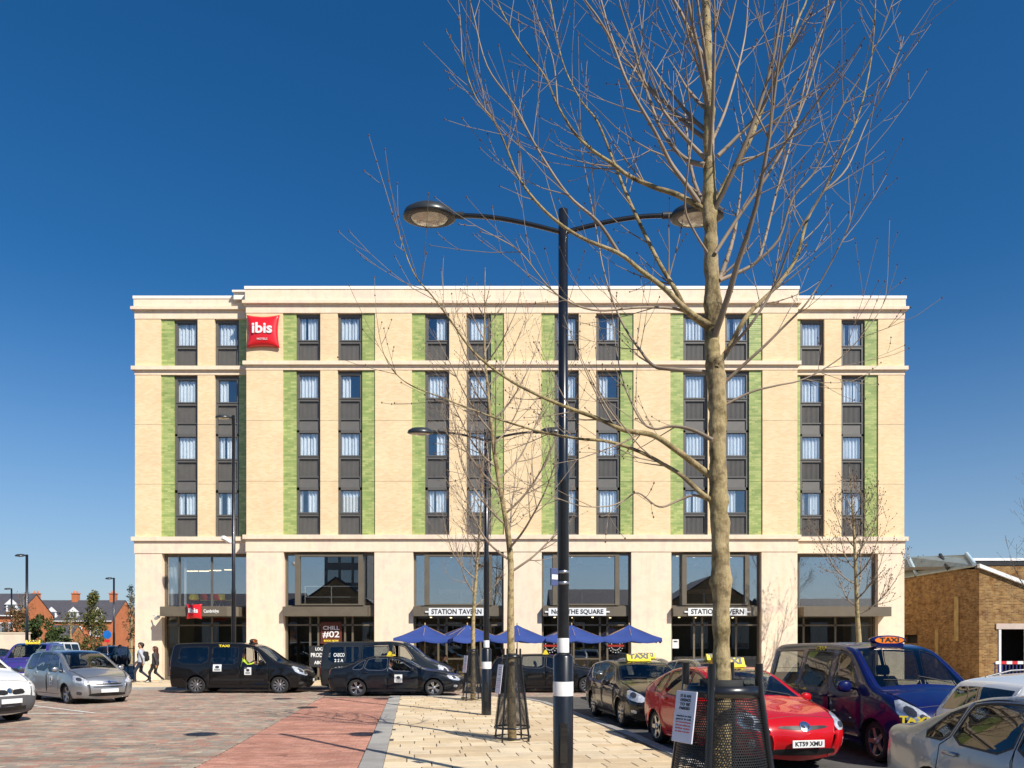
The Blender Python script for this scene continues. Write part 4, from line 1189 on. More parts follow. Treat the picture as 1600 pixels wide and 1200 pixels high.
# ---- body types.  outline rows: u, z, edge radius, edge inset, crown
def P_(*rows): return list(rows)
FH = lambda pts: pts
HL = dict(mirror=True, off=.004, bulge=.012)
def lamp_feats(hl, ang, grille, intake, sub=None, extra=()):
    hl = [(a+.07, b) for a, b in hl]; sub = [(x[0], [(a+.07, b) for a, b in x[1]], x[2]) for x in (sub or [])]
    f = [('headlight', hl, [m_lamp], dict(mirror=True, ang=ang, bulge=.010, subs=sub or []))]
    for g_ in grille: f.append(('grille', g_, [m_black], dict(off=.005, cell=.03)))
    for g_ in intake: f.append(('air_intake', g_, [m_black], dict(off=.005, cell=.03)))
    return f + list(extra)
hyb = dict(L=4.46, W=1.745, H=1.49, zs=.20, belt=(.86, 1.02), rw=.315, ra=.355, wheels=(.93, 3.63), cf=.10, cr=.10, tumble=.40,
    prof=P_((.12,.20,.30,.34,.06),(.03,.34,.34,.36,.10),(0,.50,.36,.36,.11),(.05,.66,.34,.30,.09),(.20,.79,.26,.22,.05),(.62,.915,.16,.13,.035),(1.15,1.03,.10,.08,.05),(1.72,1.31,.07,.06,.05),(2.10,1.44,.07,.07,.035),(2.55,1.49,.08,.08,.02),(3.2,1.44,.08,.08,.02),(3.85,1.25,.09,.08,.03),(4.22,1.11,.12,.10,.03),(4.37,.93,.25,.25,.05),(4.44,.72,.3,.3,.06),(4.46,.5,.3,.3,.06),(4.38,.22,.25,.3,.04)),
    screen=(6.0, 8.1), rear=(10.3, 12), bonnet=(3.9, 5.9),
    wins=[(1.35,1.86,2.32,2.30),(2.40,2.38,3.22,3.18),(3.30,3.27,3.72,3.45)], doors=[(1.28,2.36,0),(2.37,3.32,1,(.22,.3))], handles=[(2.2,.86),(3.12,.9)],
    mirror=(1.45,.98), cabin=(1.35,2.3,3.15), platez=.44,
    front_features=lamp_feats([(-.92,.66),(-.56,.60),(-.50,.68),(-.66,.83),(-.93,.88)],.42,[[(-.42,.66),(-.1,.635),(.1,.635),(.42,.66),(.36,.695),(-.36,.695)]],[[(-.58,.26),(.58,.26),(.52,.36),(-.52,.36)]],
        [('inner_lamp',[(-.84,.70),(-.70,.68),(-.70,.80),(-.84,.80)],[m_lampdark]),('inner_lamp',[(-.68,.66),(-.58,.64),(-.58,.72),(-.68,.74)],[m_lampdark])],
        [('fog_lamp',[(-.74,.34),(-.66,.34),(-.66,.5),(-.74,.5)],[m_lamp],dict(mirror=True,ang=.3))]),
    rear_features=[('tail_light',[(.5,.82),(.8,.82),(.8,1.0),(.6,1.0)],[m_red],dict(mirror=True,ang=-.35))])
sal = dict(L=4.755, W=1.795, H=1.44, zs=.19, belt=(.84, .99), rw=.325, ra=.365, wheels=(.95, 3.675), cf=.12, cr=.10, tumble=.42,
    prof=P_((.14,.20,.30,.34,.06),(.03,.36,.36,.36,.11),(0,.50,.38,.36,.12),(.06,.64,.36,.32,.10),(.26,.77,.28,.24,.05),(.78,.90,.16,.13,.035),(1.36,.985,.10,.08,.05),(2.02,1.30,.07,.06,.05),(2.38,1.405,.07,.07,.035),(2.8,1.44,.08,.08,.02),(3.3,1.39,.08,.08,.03),(3.85,1.18,.08,.08,.05),(4.22,1.05,.10,.10,.04),(4.58,1.02,.14,.13,.03),(4.68,.93,.25,.25,.05),(4.75,.68,.3,.3,.06),(4.74,.42,.3,.3,.06),(4.66,.22,.25,.3,.04)),
    screen=(6.0, 8.1), rear=(10.15, 11.7), bonnet=(3.9, 5.9),
    wins=[(1.62,2.16,2.55,2.53),(2.63,2.61,3.42,3.30),(3.50,3.40,3.86,3.58)], doors=[(1.48,2.58,0),(2.59,3.58,1,(.28,.3))], handles=[(2.42,.83),(3.38,.86)],
    mirror=(1.72,.95), cabin=(1.55,2.5,3.35), platez=.42,
    front_features=lamp_feats([(-.92,.62),(-.60,.57),(-.46,.63),(-.62,.73),(-.94,.80)],.42,[[(-.30,.50),(.30,.50),(.40,.62),(-.40,.62)]],[[(-.55,.24),(.55,.24),(.50,.37),(-.50,.37)]],
        [('inner_lamp',[(-.84,.66),(-.72,.64),(-.72,.73),(-.84,.75)],[m_lampdark])],
        [('fog_lamp',[(-.78,.36),(-.66,.34),(-.66,.42),(-.78,.44)],[m_lamp],dict(mirror=True,ang=.3))]),
    rear_features=[('tail_light',[(.45,.80),(.95,.78),(.98,.92),(.5,.94)],[m_red],dict(mirror=True,ang=-.45)),('rear_plate',[(-.26,.62),(.26,.62),(.26,.73),(-.26,.73)],[m_taxi],dict())])
est = dict(sal); est.update(L=4.78, W=1.81, H=1.48, belt=(.87, 1.0), wheels=(.95, 3.65),
    prof=P_((.14,.20,.30,.34,.06),(.03,.36,.36,.36,.11),(0,.52,.38,.36,.12),(.06,.68,.36,.32,.10),(.28,.82,.28,.24,.05),(.80,.95,.16,.13,.035),(1.32,1.03,.10,.08,.05),(1.95,1.34,.07,.06,.05),(2.3,1.44,.07,.07,.035),(2.8,1.48,.08,.08,.02),(3.6,1.45,.08,.08,.02),(4.25,1.37,.08,.08,.02),(4.42,1.28,.10,.10,.03),(4.62,1.0,.18,.16,.05),(4.74,.80,.28,.26,.06),(4.78,.5,.3,.3,.06),(4.70,.22,.25,.3,.04)),
    screen=(6.0, 8.1), rear=(11.9, 12.95), bonnet=(3.9, 5.9),
    wins=[(1.55,2.08,2.5,2.47),(2.58,2.56,3.42,3.38),(3.50,3.47,4.28,4.08)], doors=[(1.44,2.53,0),(2.54,3.56,1,(.28,.3))],
    front_features=lamp_feats([(-.93,.68),(-.60,.60),(-.44,.66),(-.62,.79),(-.95,.88)],.42,[[(-.34,.56),(.34,.56),(.44,.68),(-.44,.68)]],[[(-.55,.24),(.55,.24),(.50,.38),(-.50,.38)]],
        [('inner_lamp',[(-.84,.72),(-.70,.69),(-.70,.80),(-.84,.82)],[m_lampdark])],
        [('fog_lamp',[(-.78,.38),(-.66,.36),(-.66,.43),(-.78,.45)],[m_lamp],dict(mirror=True,ang=.3))]),
    rear_features=[('tail_light',[(.62,.86),(.92,.84),(.86,1.10),(.70,1.10)],[m_red],dict(mirror=True,ang=-.45)),('rear_plate',[(-.26,.75),(.26,.75),(.26,.86),(-.26,.86)],[m_taxi],dict())])
mpv = dict(L=4.59, W=1.83, H=1.66, zs=.20, belt=(.93, 1.06), rw=.32, ra=.36, wheels=(.92, 3.65), cf=.11, cr=.08, tumble=.30, mirror=(1.42, 1.06), cabin=(1.25,2.3,3.15), platez=.44,
    prof=P_((.12,.20,.30,.34,.06),(.02,.36,.36,.36,.11),(0,.52,.38,.36,.12),(.05,.70,.36,.32,.10),(.22,.86,.28,.24,.06),(.62,1.0,.16,.13,.04),(1.0,1.09,.10,.08,.05),(1.72,1.46,.07,.06,.05),(2.12,1.60,.07,.07,.035),(2.7,1.66,.08,.08,.02),(3.5,1.64,.08,.08,.02),(4.15,1.56,.08,.08,.02),(4.34,1.45,.10,.10,.03),(4.50,1.08,.18,.16,.05),(4.57,.80,.28,.26,.06),(4.59,.5,.3,.3,.06),(4.52,.22,.25,.3,.04)),
    screen=(6.0, 8.1), rear=(11.9, 12.95), bonnet=(3.9, 5.9),
    wins=[(1.12,1.42,1.44,1.56,dict(lo=.03,m=.09)),(1.52,1.80,2.36,2.34),(2.44,2.42,3.32,3.28),(3.40,3.37,4.18,4.0)], doors=[(1.48,2.40,1),(2.41,3.45,2,(.22,.3))], handles=[(2.25,.94),(3.24,.97)],
    front_features=lamp_feats([(-.93,.70),(-.55,.66),(-.48,.72),(-.62,.82),(-.95,.94)],.45,[[(-.36,.62),(.36,.62),(.44,.67),(-.44,.67)],[(-.42,.54),(.42,.54),(.46,.58),(-.46,.58)]],[[(-.56,.27),(.56,.27),(.52,.37),(-.52,.37)]],
        [('inner_lamp',[(-.84,.76),(-.68,.73),(-.68,.82),(-.84,.86)],[m_lampdark])],
        [('fog_lamp',[(-.80,.33),(-.66,.31),(-.66,.41),(-.80,.43)],[m_lampdark],dict(mirror=True,ang=.3)),('chrome_strip',[(-.30,.675),(0,.70),(.30,.675),(.30,.69),(0,.725),(-.30,.69)],[m_chrome],dict(sharp=True,off=.006))]),
    rear_features=[('tail_light',[(.62,.86),(.9,.84),(.86,1.2),(.74,1.2)],[m_red],dict(mirror=True,ang=-.4))])
van = dict(L=5.135, W=1.895, H=1.92, zs=.24, belt=(1.06, 1.12), rw=.335, ra=.385, wheels=(.98, 4.10), cf=.11, cr=.04, pr=.5, tumble=.20, tum2=.06, mirror=(1.62,1.16), mirror_size=1.35, cabin=(1.45,2.45,3.4), platez=.50, zseat=.62, grid=.10,
    prof=P_((.14,.24,.30,.34,.06),(.03,.42,.36,.36,.10),(0,.58,.38,.36,.11),(.07,.78,.36,.32,.10),(.24,.95,.28,.24,.06),(.66,1.10,.16,.13,.04),(1.10,1.21,.10,.08,.06),(1.72,1.66,.07,.06,.06),(2.02,1.82,.08,.08,.04),(2.5,1.90,.10,.10,.02),(3.4,1.92,.10,.10,.02),(4.6,1.90,.10,.10,.02),(4.98,1.84,.10,.10,.02),(5.06,1.66,.10,.10,.02),(5.12,1.15,.12,.12,.02),(5.13,.6,.14,.14,.02),(5.10,.26,.14,.16,.02)),
    screen=(6.0, 8.05), rear=(12.4, 13.7), bonnet=(3.9, 5.9),
    wins=[(1.50,1.92,2.34,2.32,dict(m=.13)),(2.55,2.55,3.52,3.50,dict(m=.16)),(3.68,3.68,4.82,4.72,dict(m=.16))], doors=[(1.38,2.42,0),(2.46,3.60,1)], handles=[(2.28,.98),(2.6,.98)],
    front_features=lamp_feats([(-.96,.80),(-.62,.68),(-.40,.70),(-.62,.90),(-.98,1.08)],.45,[[(-.34,.62),(.34,.62),(.42,.78),(-.42,.78)]],[[(-.62,.30),(.62,.30),(.58,.44),(-.58,.44)]],
        [('inner_lamp',[(-.86,.84),(-.70,.78),(-.70,.90),(-.86,.97)],[m_lampdark]),('inner_lamp',[(-.66,.74),(-.54,.72),(-.54,.80),(-.66,.86)],[m_lampdark])],
        [('chrome_strip',[(-.42,.785),(.42,.785),(.44,.805),(-.44,.805)],[m_chrome],dict(sharp=True,off=.006)),('fog_lamp',[(-.82,.36),(-.68,.36),(-.68,.46),(-.82,.46)],[m_lampdark],dict(mirror=True,ang=.3))]),
    rear_features=[('tail_light',[(.80,.72),(.93,.72),(.90,1.30),(.80,1.30)],[m_red],dict(mirror=True,ang=-.3))],
    side_features=[('side_moulding',[(1.55,.50),(3.55,.50),(3.55,.58),(1.55,.58)],[m_black],dict(sharp=True,cell=.12))])
van2 = dict(van); van2.update(L=4.98, W=1.90, H=1.97, belt=(1.10,1.14), wheels=(.86, 3.96),
    prof=P_((.12,.26,.26,.30,.06),(.02,.42,.30,.32,.09),(0,.62,.32,.32,.10),(.05,.84,.30,.28,.10),(.20,1.0,.24,.22,.06),(.56,1.16,.16,.13,.05),(.92,1.28,.10,.08,.07),(1.52,1.73,.07,.06,.07),(1.82,1.89,.08,.08,.05),(2.25,1.97,.10,.10,.03),(3.0,1.96,.10,.10,.02),(4.45,1.95,.10,.10,.02),(4.82,1.90,.10,.10,.02),(4.90,1.72,.10,.10,.02),(4.96,1.15,.12,.12,.02),(4.98,.6,.14,.14,.02),(4.95,.28,.14,.16,.02)),
    wins=[(1.30,1.74,2.18,2.16,dict(m=.13)),(2.40,2.40,3.36,3.34,dict(m=.19)),(3.50,3.50,4.68,4.62,dict(m=.19))], doors=[(1.18,2.26,0),(2.30,3.44,1)], handles=[(2.12,1.0),(2.42,1.0)], mirror=(1.42,1.2), cabin=(1.25,2.25,3.2),
    front_features=lamp_feats([(-.97,.78),(-.70,.70),(-.56,.74),(-.66,.98),(-.98,1.12)],.5,[[(-.44,.72),(-.06,.70),(-.06,.82),(-.38,.84)],[(.06,.70),(.44,.72),(.38,.84),(.06,.82)]],[[(-.50,.34),(.50,.34),(.46,.42),(-.46,.42)],[(-.60,.46),(.60,.46),(.58,.53),(-.58,.53)]],
        [('inner_lamp',[(-.86,.84),(-.74,.80),(-.74,.92),(-.86,.98)],[m_lampdark])],[]))
vito = dict(van); vito.update(L=4.75, W=1.90, H=1.90, wheels=(.92,3.90),
    prof=P_((.14,.24,.30,.34,.06),(.03,.42,.36,.36,.10),(0,.62,.34,.34,.10),(.06,.84,.32,.28,.09),(.22,1.0,.26,.22,.06),(.6,1.12,.16,.13,.04),(.98,1.20,.10,.08,.06),(1.62,1.66,.07,.06,.06),(1.95,1.82,.08,.08,.04),(2.4,1.89,.10,.10,.02),(3.2,1.90,.10,.10,.02),(4.3,1.88,.10,.10,.02),(4.6,1.82,.10,.10,.02),(4.68,1.64,.10,.10,.02),(4.74,1.15,.12,.12,.02),(4.75,.6,.14,.14,.02),(4.72,.26,.14,.16,.02)),
    wins=[(1.40,1.84,2.24,2.22,dict(m=.13)),(2.44,2.44,3.30,3.28,dict(m=.16)),(3.42,3.42,4.46,4.38,dict(m=.16))], doors=[(1.26,2.32,0),(2.35,3.38,1)])
# ---- the vehicles in the photograph
p_black = paint('black_paint', (.006, .006, .007, 1)); p_black2 = paint('blue_black_paint', (.008, .010, .014, 1))
p_red = paint('red_paint', (.50, .006, .010, 1), rough=.25); p_blue = paint('dark_blue_paint', (.005, .009, .078, 1))
p_silver = paint('silver_paint', (.42, .43, .44, 1), .75, .32); p_silver2 = paint('cool_silver_paint', (.25, .285, .33, 1), .6, .3)
p_white = paint('white_car_paint', (.72, .72, .70, 1)); p_purple = paint('purple_paint', (.05, .035, .20, 1)); p_grey = paint('charcoal_paint', (.022, .025, .027, 1), .2)
p_gold = paint('pale_gold_paint', (.34, .32, .28, 1), .7)
m_bump = plain('grey_bumper', (.10, .10, .105, 1), .6, var=.1)
m_hiv = plain('hi_vis', (.55, .75, .05, 1), .7); m_purp = plain('purple_cloth', (.16, .03, .20, 1), .8)
m_head2 = plain('rail_grey', (.16, .16, .165, 1), .4, .5)
def place(front_x, front_y, deg, L):
    "centre of a car whose nose is at front_x, front_y; deg: heading from +X"
    a = RAD(deg); return (front_x - math.cos(a)*L/2, front_y - math.sin(a)*L/2, .0), a
def sticker(info, u, z, sgn, w=.26, h=.30, txt=None):
    c = info['cast']; X = info['X']; s = -sgn
    a = (X(u) if sgn < 0 else -X(u))
    o = c('door_sticker', [(a-w/2, z-h/2), (a+w/2, z-h/2), (a+w/2, z+h/2), (a-w/2, z+h/2)], (0, -sgn, 0), (0, 0, 1), [m_plate], .005, None, .06)
    c('crest', chaikin([(a-w*.22, z-h*.06), (a+w*.22, z-h*.06), (a+w*.26, z+h*.24), (a, z+h*.34), (a-w*.26, z+h*.24)], 2, .25), (0, -sgn, 0), (0, 0, 1), [m_lampdark], .008, o, .06)
    for k in (-.18, -.32): c('print_line', [(a-w*.34, z+h*k-.010), (a+w*.34, z+h*k-.010), (a+w*.34, z+h*k+.010), (a-w*.34, z+h*k+.010)], (0, -sgn, 0), (0, 0, 1), [m_lampdark], .008, o, .06)
def lettering(info, txt, u, z, sgn, size, mat, width=None, tilt=0.0):
    sh = info['sh']; y = float(sh.Y(np.array([u]), np.array([z]))[0])
    dz = .05; y2 = float(sh.Y(np.array([u]), np.array([z+dz]))[0]); t = math.atan2(y-y2, dz)
    o = link('lettering', text_mesh(txt, size, mat, .002, .004, width=width), info['root'], (info['X'](u), sgn*(y+.008), z))
    o.rotation_euler = (RAD(90)-t, 0, 0 if sgn < 0 else math.pi)
    return o
OPENW = ((-1, 0),)
# black people carrier taxi by the entrance (nose right, its right side to us)
c, a = place(-7.75, 29.72, 0, van['L'])
v_black = car(van, 'taxi_van', c, a, p_black, 'black taxi van with two white door stickers by the hotel entrance', 'vans', 'van', m_cglass, OPENW, rim='spoke10', plate='')
sticker(v_black, 2.15, .86, -1, .26, .28); sticker(v_black, 3.30, .98, -1, .32, .26)
lettering(v_black, 'TAXI', 3.1, 1.80, -1, .12, m_taxi, .40)
taxi_sign(v_black, 2.25, (m_dark,), 'orange and black roof sign on the black van by the entrance')
# dark grey van behind the black saloon
c, a = place(-2.35, 30.17, 0, van2['L'])
v_grey = car(van2, 'minibus_van', c, a, p_grey, 'charcoal van with window lettering behind the black saloon', 'vans', 'van', m_cglass, OPENW, rim='cover')
lettering(v_grey, 'CABCO', 4.25, 1.45, -1, .20, m_white, .42); lettering(v_grey, '2 2 A', 4.25, 1.24, -1, .16, m_white, .34)
# black saloon
sal_b = dict(sal); c, a = place(-1.82, 28.05, 0, sal['L'])
v_saloon = car(sal_b, 'saloon_car', c, a, p_black2, 'black saloon taxi with white door sticker passing the pale island', 'taxis', 'car', m_cglass, OPENW, trimm=plain('dull_chrome', (.22, .22, .22, 1), .3, .8), rim='twin5')
sticker(v_saloon, 2.2, .66, -1, .28, .28)
taxi_sign(v_saloon, 2.6, 'yellow', 'yellow roof sign on the black saloon in front of the charcoal van').rotation_euler.z += .0
# black car beyond the second tree guard
c, a = place(3.8, 31.0-1.0, 0, est['L'])
v_blk3 = car(est, 'estate_car', c, a, p_black, 'black estate taxi behind the tree guard and near lamp post', 'taxis', 'car', m_cglass, rim='spoke10')
sticker(v_blk3, 2.1, .68, -1, .22, .26); taxi_sign(v_blk3, 2.5, 'yellow', 'yellow roof sign on the black estate beyond the lamp post')
# row of taxis right of the island, noses to us
def nose_row(fx, fy, th, L):                # th: degrees off straight at the camera, positive turns the nose right
    return place(fx, fy, -90+th, L)
c, a = nose_row(3.47, 16.85, 7.5, est['L'])
v_av = car(est, 'estate_car', c, a, p_black, 'black estate taxi parked nose towards us behind the red car', 'taxis', 'car', m_cglass, rim='spoke10', plate='')
taxi_sign(v_av, 2.4, 'yellow', 'yellow roof sign on the black estate parked behind the red car')
c, a = nose_row(4.33, 11.40, 12, hyb['L'])
v_hyb = car(hyb, 'hatchback_car', c, a, p_red, 'bright red hatchback taxi behind the nearest tree guard', 'taxis', 'car', m_cglass, rim='five', plate='KT59 XMU')
taxi_sign(v_hyb, 2.35, 'yellow', 'yellow roof sign on the red hatchback'); sticker(v_hyb, 1.95, .70, -1, .22, .36)
def badge(info, z, r, mats=None, y=0):
    n = 20; pts = [(r*math.cos(2*math.pi*i/n), z+r*.8*math.sin(2*math.pi*i/n)) for i in range(n)]; L = info['sh'].L
    o = info['cast']('badge', pts, (-1, 0, 0), (0, 0, 1), [m_chrome], .010, None, .03)
    pts = [(r*.75*math.cos(2*math.pi*i/n), z+r*.55*math.sin(2*math.pi*i/n)) for i in range(n)]
    info['cast']('badge_field', pts, (-1, 0, 0), (0, 0, 1), [m_lampdark], .013, o, .03)
    info['cast']('badge_mark', [(r*.22*math.cos(2*math.pi*i/n), z+r*.62*math.sin(2*math.pi*i/n)) for i in range(n)], (-1, 0, 0), (0, 0, 1), [m_chrome], .016, o, .03)
    info['cast']('badge_mark', [(r*.62*math.cos(2*math.pi*i/n), z+r*.25+r*.2*math.sin(2*math.pi*i/n)) for i in range(n)], (-1, 0, 0), (0, 0, 1), [m_chrome], .015, o, .03)
badge(v_hyb, .685, .085); badge(v_av, .66, .06)
# second row: dark blue taxi van, grey car and gold car behind it
c, a = nose_row(6.85, 11.5, 5.5, van['L'])
van_b = dict(van)
v_blue = car(van_b, 'taxi_van', c, a, p_blue, 'dark blue taxi van with orange roof sign beside the red hatchback', 'vans', 'van', m_cglass, rim='five')
taxi_sign(v_blue, 2.12, (p_blue,), 'orange and blue roof sign on the dark blue van')
lettering(v_blue, 'TAXI', 3.05, 1.82, -1, .11, m_taxi, .36)
o = link('lettering', text_mesh('TAXI', .15, m_taxi, .002, .006, width=.40), v_blue['root'])
_h = v_blue['bvh'].ray_cast(Vector((8, -.78, .755)), Vector((-1, 0, 0)))
_q = _h[1].to_track_quat('Z', 'Y') if _h[0] is not None else None
if _h[0] is not None:
    nz = _h[1]; xa = Vector((0, 0, 1)).cross(nz).normalized(); ya = nz.cross(xa)
    o.matrix_basis = Matrix.Translation(_h[0]+nz*.008) @ Matrix((xa, ya, nz)).transposed().to_4x4()
badge(v_blue, .86, .06)
c, a = nose_row(5.75, 18.1, 8, est['L'])
v_g2 = car(est, 'estate_car', c, a, p_gold, 'pale gold estate taxi hidden behind the red hatchback, roof showing', 'taxis', 'car', m_cglass)
taxi_sign(v_g2, 2.3, 'yellow', 'yellow roof sign on the pale gold car behind the nearest trunk')
c, a = nose_row(4.55, 21.9, 8, sal['L'])
v_g3 = car(sal, 'saloon_car', c, a, p_silver, 'silver saloon taxi behind the black estate, only its roof showing', 'taxis', 'car', m_cglass)
taxi_sign(v_g3, 2.4, 'yellow', 'yellow roof sign on the silver saloon behind the black estate')
# silver saloon and white estate at the right edge
c, a = nose_row(5.35, 4.1, 4, sal['L'])
v_sil = car(sal, 'saloon_car', c, a, p_silver2, 'silver saloon at the bottom right corner, tail light showing', 'private cars', 'car', m_tint, rim='five')
c, a = place(5.68+est['L'], 9.95, 2, est['L'])
est_w = dict(est); est_w['H'] = 1.55; est_w['prof'] = [(u, z*(1.045 if z > .9 else 1), r_, i_, k_) for u, z, r_, i_, k_ in est['prof']]
v_wh = car(est_w, 'estate_car', c, a, p_white, 'white estate car behind the silver saloon at the right edge', 'private cars', 'car', m_tint, rim='five')
for sgn in (1, -1):
    pts = [v_wh['on_top'](v_wh['X'](u), sgn*.56)+Vector((0, 0, .045 if 0 < k < 4 else .0)) for k, u in enumerate((2.0, 2.15, 2.9, 3.7, 4.05))]
    MB().tube(pts, .013, 6).build('roof_rail', m_head2, v_wh['root'])
# left side: silver people carrier, white van, purple van
c, a = place(-12.62, 24.0, -39, mpv['L'])
v_mpv = car(mpv, 'people_carrier', c, a, p_silver, 'silver people carrier turning at the left, nose towards us', 'private cars', 'car', m_cglass, rim='five', plate='')
sticker(v_mpv, 2.0, .72, -1, .2, .3)
c, a = place(-11.82, 18.0, -18, van2['L'])
v_wv = car(van2, 'panel_van', c, a, p_white, 'white van with dark grey bumper cut by the left edge', 'vans', 'van', m_cglass, rim='cover', plate='')
# grey plastic bumper of the white van
v_wv['cast']('bumper', chaikin([(-.86, .27), (.86, .27), (.90, .60), (.5, .68), (-.5, .68), (-.90, .60)], 1, .15), (-1, 0, 0), (0, 0, 1), [m_bump], .012, None, .05)
v_wv['cast']('bumper_grille', [(-.5, .34), (.5, .34), (.46, .43), (-.46, .43)], (-1, 0, 0), (0, 0, 1), [m_black], .018, None, .05)
badge(v_wv, .80, .075); badge(v_mpv, .70, .05)
for v_ in (v_wv,):
    for ch in v_['root'].children:
        if ch.name.startswith('number_plate'): ch.location.x += .03; ch.location.z = .56
c, a = place(-22.0, 34.3, -72, vito['L'])
v_pu = car(vito, 'taxi_van', c, a, p_purple, 'purple taxi van behind the silver people carrier', 'vans', 'van', m_cglass, rim='cover')
taxi_sign(v_pu, 2.15, 'yellow', 'yellow roof sign on the purple van'); badge(v_pu, .82, .10)
# parked cars far behind on the left
far = [(hyb, -44, 52, 200, p_silver, 'silver hatchback parked far left behind the purple van'), (est, -39.5, 58, -80, p_black, 'black estate parked beyond the purple van by the round sign'),
       (sal, -35.5, 60, -75, p_white, 'white saloon parked beneath the blue round sign'), (mpv, -32.0, 61, -85, p_grey, 'charcoal people carrier parked left of the hotel corner'),
       (hyb, -29.5, 66, -95, p_red, 'dark red hatchback parked far behind near the hotel corner'), (est, -50, 63, -90, p_purple, 'dark blue estate parked at the far left edge'), (van2, -41.5, 70, -88, p_white, 'white panel van parked far behind beneath the leafy tree')]
for S_, x, y, hd, pm, lb in far:
    S2 = dict(S_); S2['grid'] = .16; S2['ds'] = .09
    car(S2, 'parked_car' if S_ is not van2 else 'panel_van', (x, y, 0), RAD(hd), pm, lb, 'cars parked far behind', 'car' if S_ is not van2 else 'van', m_tint)
# ------------------------------------------------------------------ street lamps
m_lens = plain('lamp_lens', (.62, .56, .44, 1), .2, var=.2, vs=12, coat=.6)
m_head = plain('lamp_head_grey', (.045, .05, .052, 1), .35, .3, var=.15)
m_band = plain('white_band', (.78, .78, .77, 1), .4, var=.08, vs=12)
def head_mesh():
    m = MB(); m.lathe([(.0, .125), (.10, .122), (.22, .105), (.31, .055), (.335, .0), (.335, -.02), (.30, -.035), (.235, -.03)], 32); return m.mesh('head', m_head)
def lens_mesh():
    m = MB(); m.lathe([(.24, -.02), (.20, -.055), (.12, -.075), (0, -.08)], 28); return m.mesh('lens', m_lens)
HEADM, LENSM = head_mesh(), lens_mesh()
def lamp(loc, h, arms, label, sleeve=True, arm=1.7, rz=0.0, pr=.061, bands=True, sign=False, scale=1.0):
    r = thing('street_lamp', loc, rz, label, 'lamp post', 'street lamps')
    m = MB()
    mid = 4.0 if sleeve else h*.35
    m.lathe([(pr*1.22, 0), (pr*1.22, mid-.12), (pr*1.28, mid-.10), (pr*1.28, mid), (pr, mid+.12), (pr, h), (0, h)], 20); m.build('pole', m_street, r)
    if sleeve:
        MB().lathe([(.128, -.02), (.128, 1.68), (.10, 1.72), (.074, 1.72)], 24).build('sleeve', m_street, r)
        MB().box(-.045, .045, -.135, -.12, .35, .85).build('access_door', m_street, r)
        if bands:
            MB().lathe([(.1295, 1.19), (.1305, 1.2), (.1305, 1.36), (.1295, 1.37)], 24).build('band', m_band, r)
            MB().lathe([(.0755, 1.735), (.0765, 1.74), (.0765, 1.91), (.0755, 1.92)], 20).build('band', m_band, r)
    for s in arms:
        ja = h-.28; n = 10
        path = [(s*(pr*.5+(arm-.42-pr*.5)*t), 0, ja+.21*math.sin(t*math.pi/2)) for t in [i/n for i in range(n+1)]]
        MB().tube(path, .030, 8).build('arm', m_street, r)
        e = path[-1]
        MB().tube([(e[0]-s*.02, 0, e[2]), (e[0]+s*.18, 0, e[2]+.01)], [.045, .038], 10).build('spigot', m_head, r)
        ho = link('head', HEADM, r, (s*arm, 0, e[2]-.01)); ho.rotation_euler = (RAD(9), 0, 0)
        link('lens', LENSM, ho)
    if sign:
        for zz_ in (2.60, 2.74): MB().lathe([(.078, zz_), (.081, zz_+.005), (.081, zz_+.03), (.078, zz_+.035)], 16).build('strap', m_alloy, r)
        sp = MB().add(*bevel_box(-.20, -.09, -.012, .012, 2.58, 2.80, .004)).build('sign_plate', plain('sign_blue', rgb(70, 80, 120), .5), r, rot=(0, 0, .6))
        MB().box(-.19, -.10, -.016, -.013, 2.66, 2.72).build('sign_panel', m_white, sp)
    return r
IZ = .066
lamp((.65, 9.76, IZ), 7.36, (-1, 1), 'tall black double-armed lamp post nearest to us with white bands', sign=True)
lamp((-.66, 19.8, IZ), 7.36, (-1, 1), 'black double-armed lamp post farther along the pale island')
lamp(((365-CX)*32.4/F, 32.4, .1), 11.4, (-1,), 'slim single-armed lamp post before the hotel entrance', sleeve=False, arm=.42, pr=.075)
r_ = thing('security_camera', ((357-CX)*32.4/F, 32.3, CH+(HY-845)*32.4/F), .5, 'white security camera fixed to the slim lamp post', 'camera')
MB().add(*bevel_box(-.09, .09, -.30, .16, -.08, .08, .02)).build('housing', m_white, r_, rot=(RAD(-20), 0, RAD(-55)))
MB().tube([(0, 0, 0), (.12, .05, 0), (.22, .08, -.02)], .03, 8).build('bracket', m_white, r_)
for px, d, h, lb in ((42, 53, 8.0, 'black lamp post rising behind the purple van'), (178, 72, 8.0, 'black lamp post nearest the left corner of the hotel, far behind'), (18, 86, 8.0, 'farthest black lamp post at the left edge')):
    lamp(((px-CX)*d/F, d, 0), h, (-1,), lb, sleeve=False, arm=.45, pr=.085)

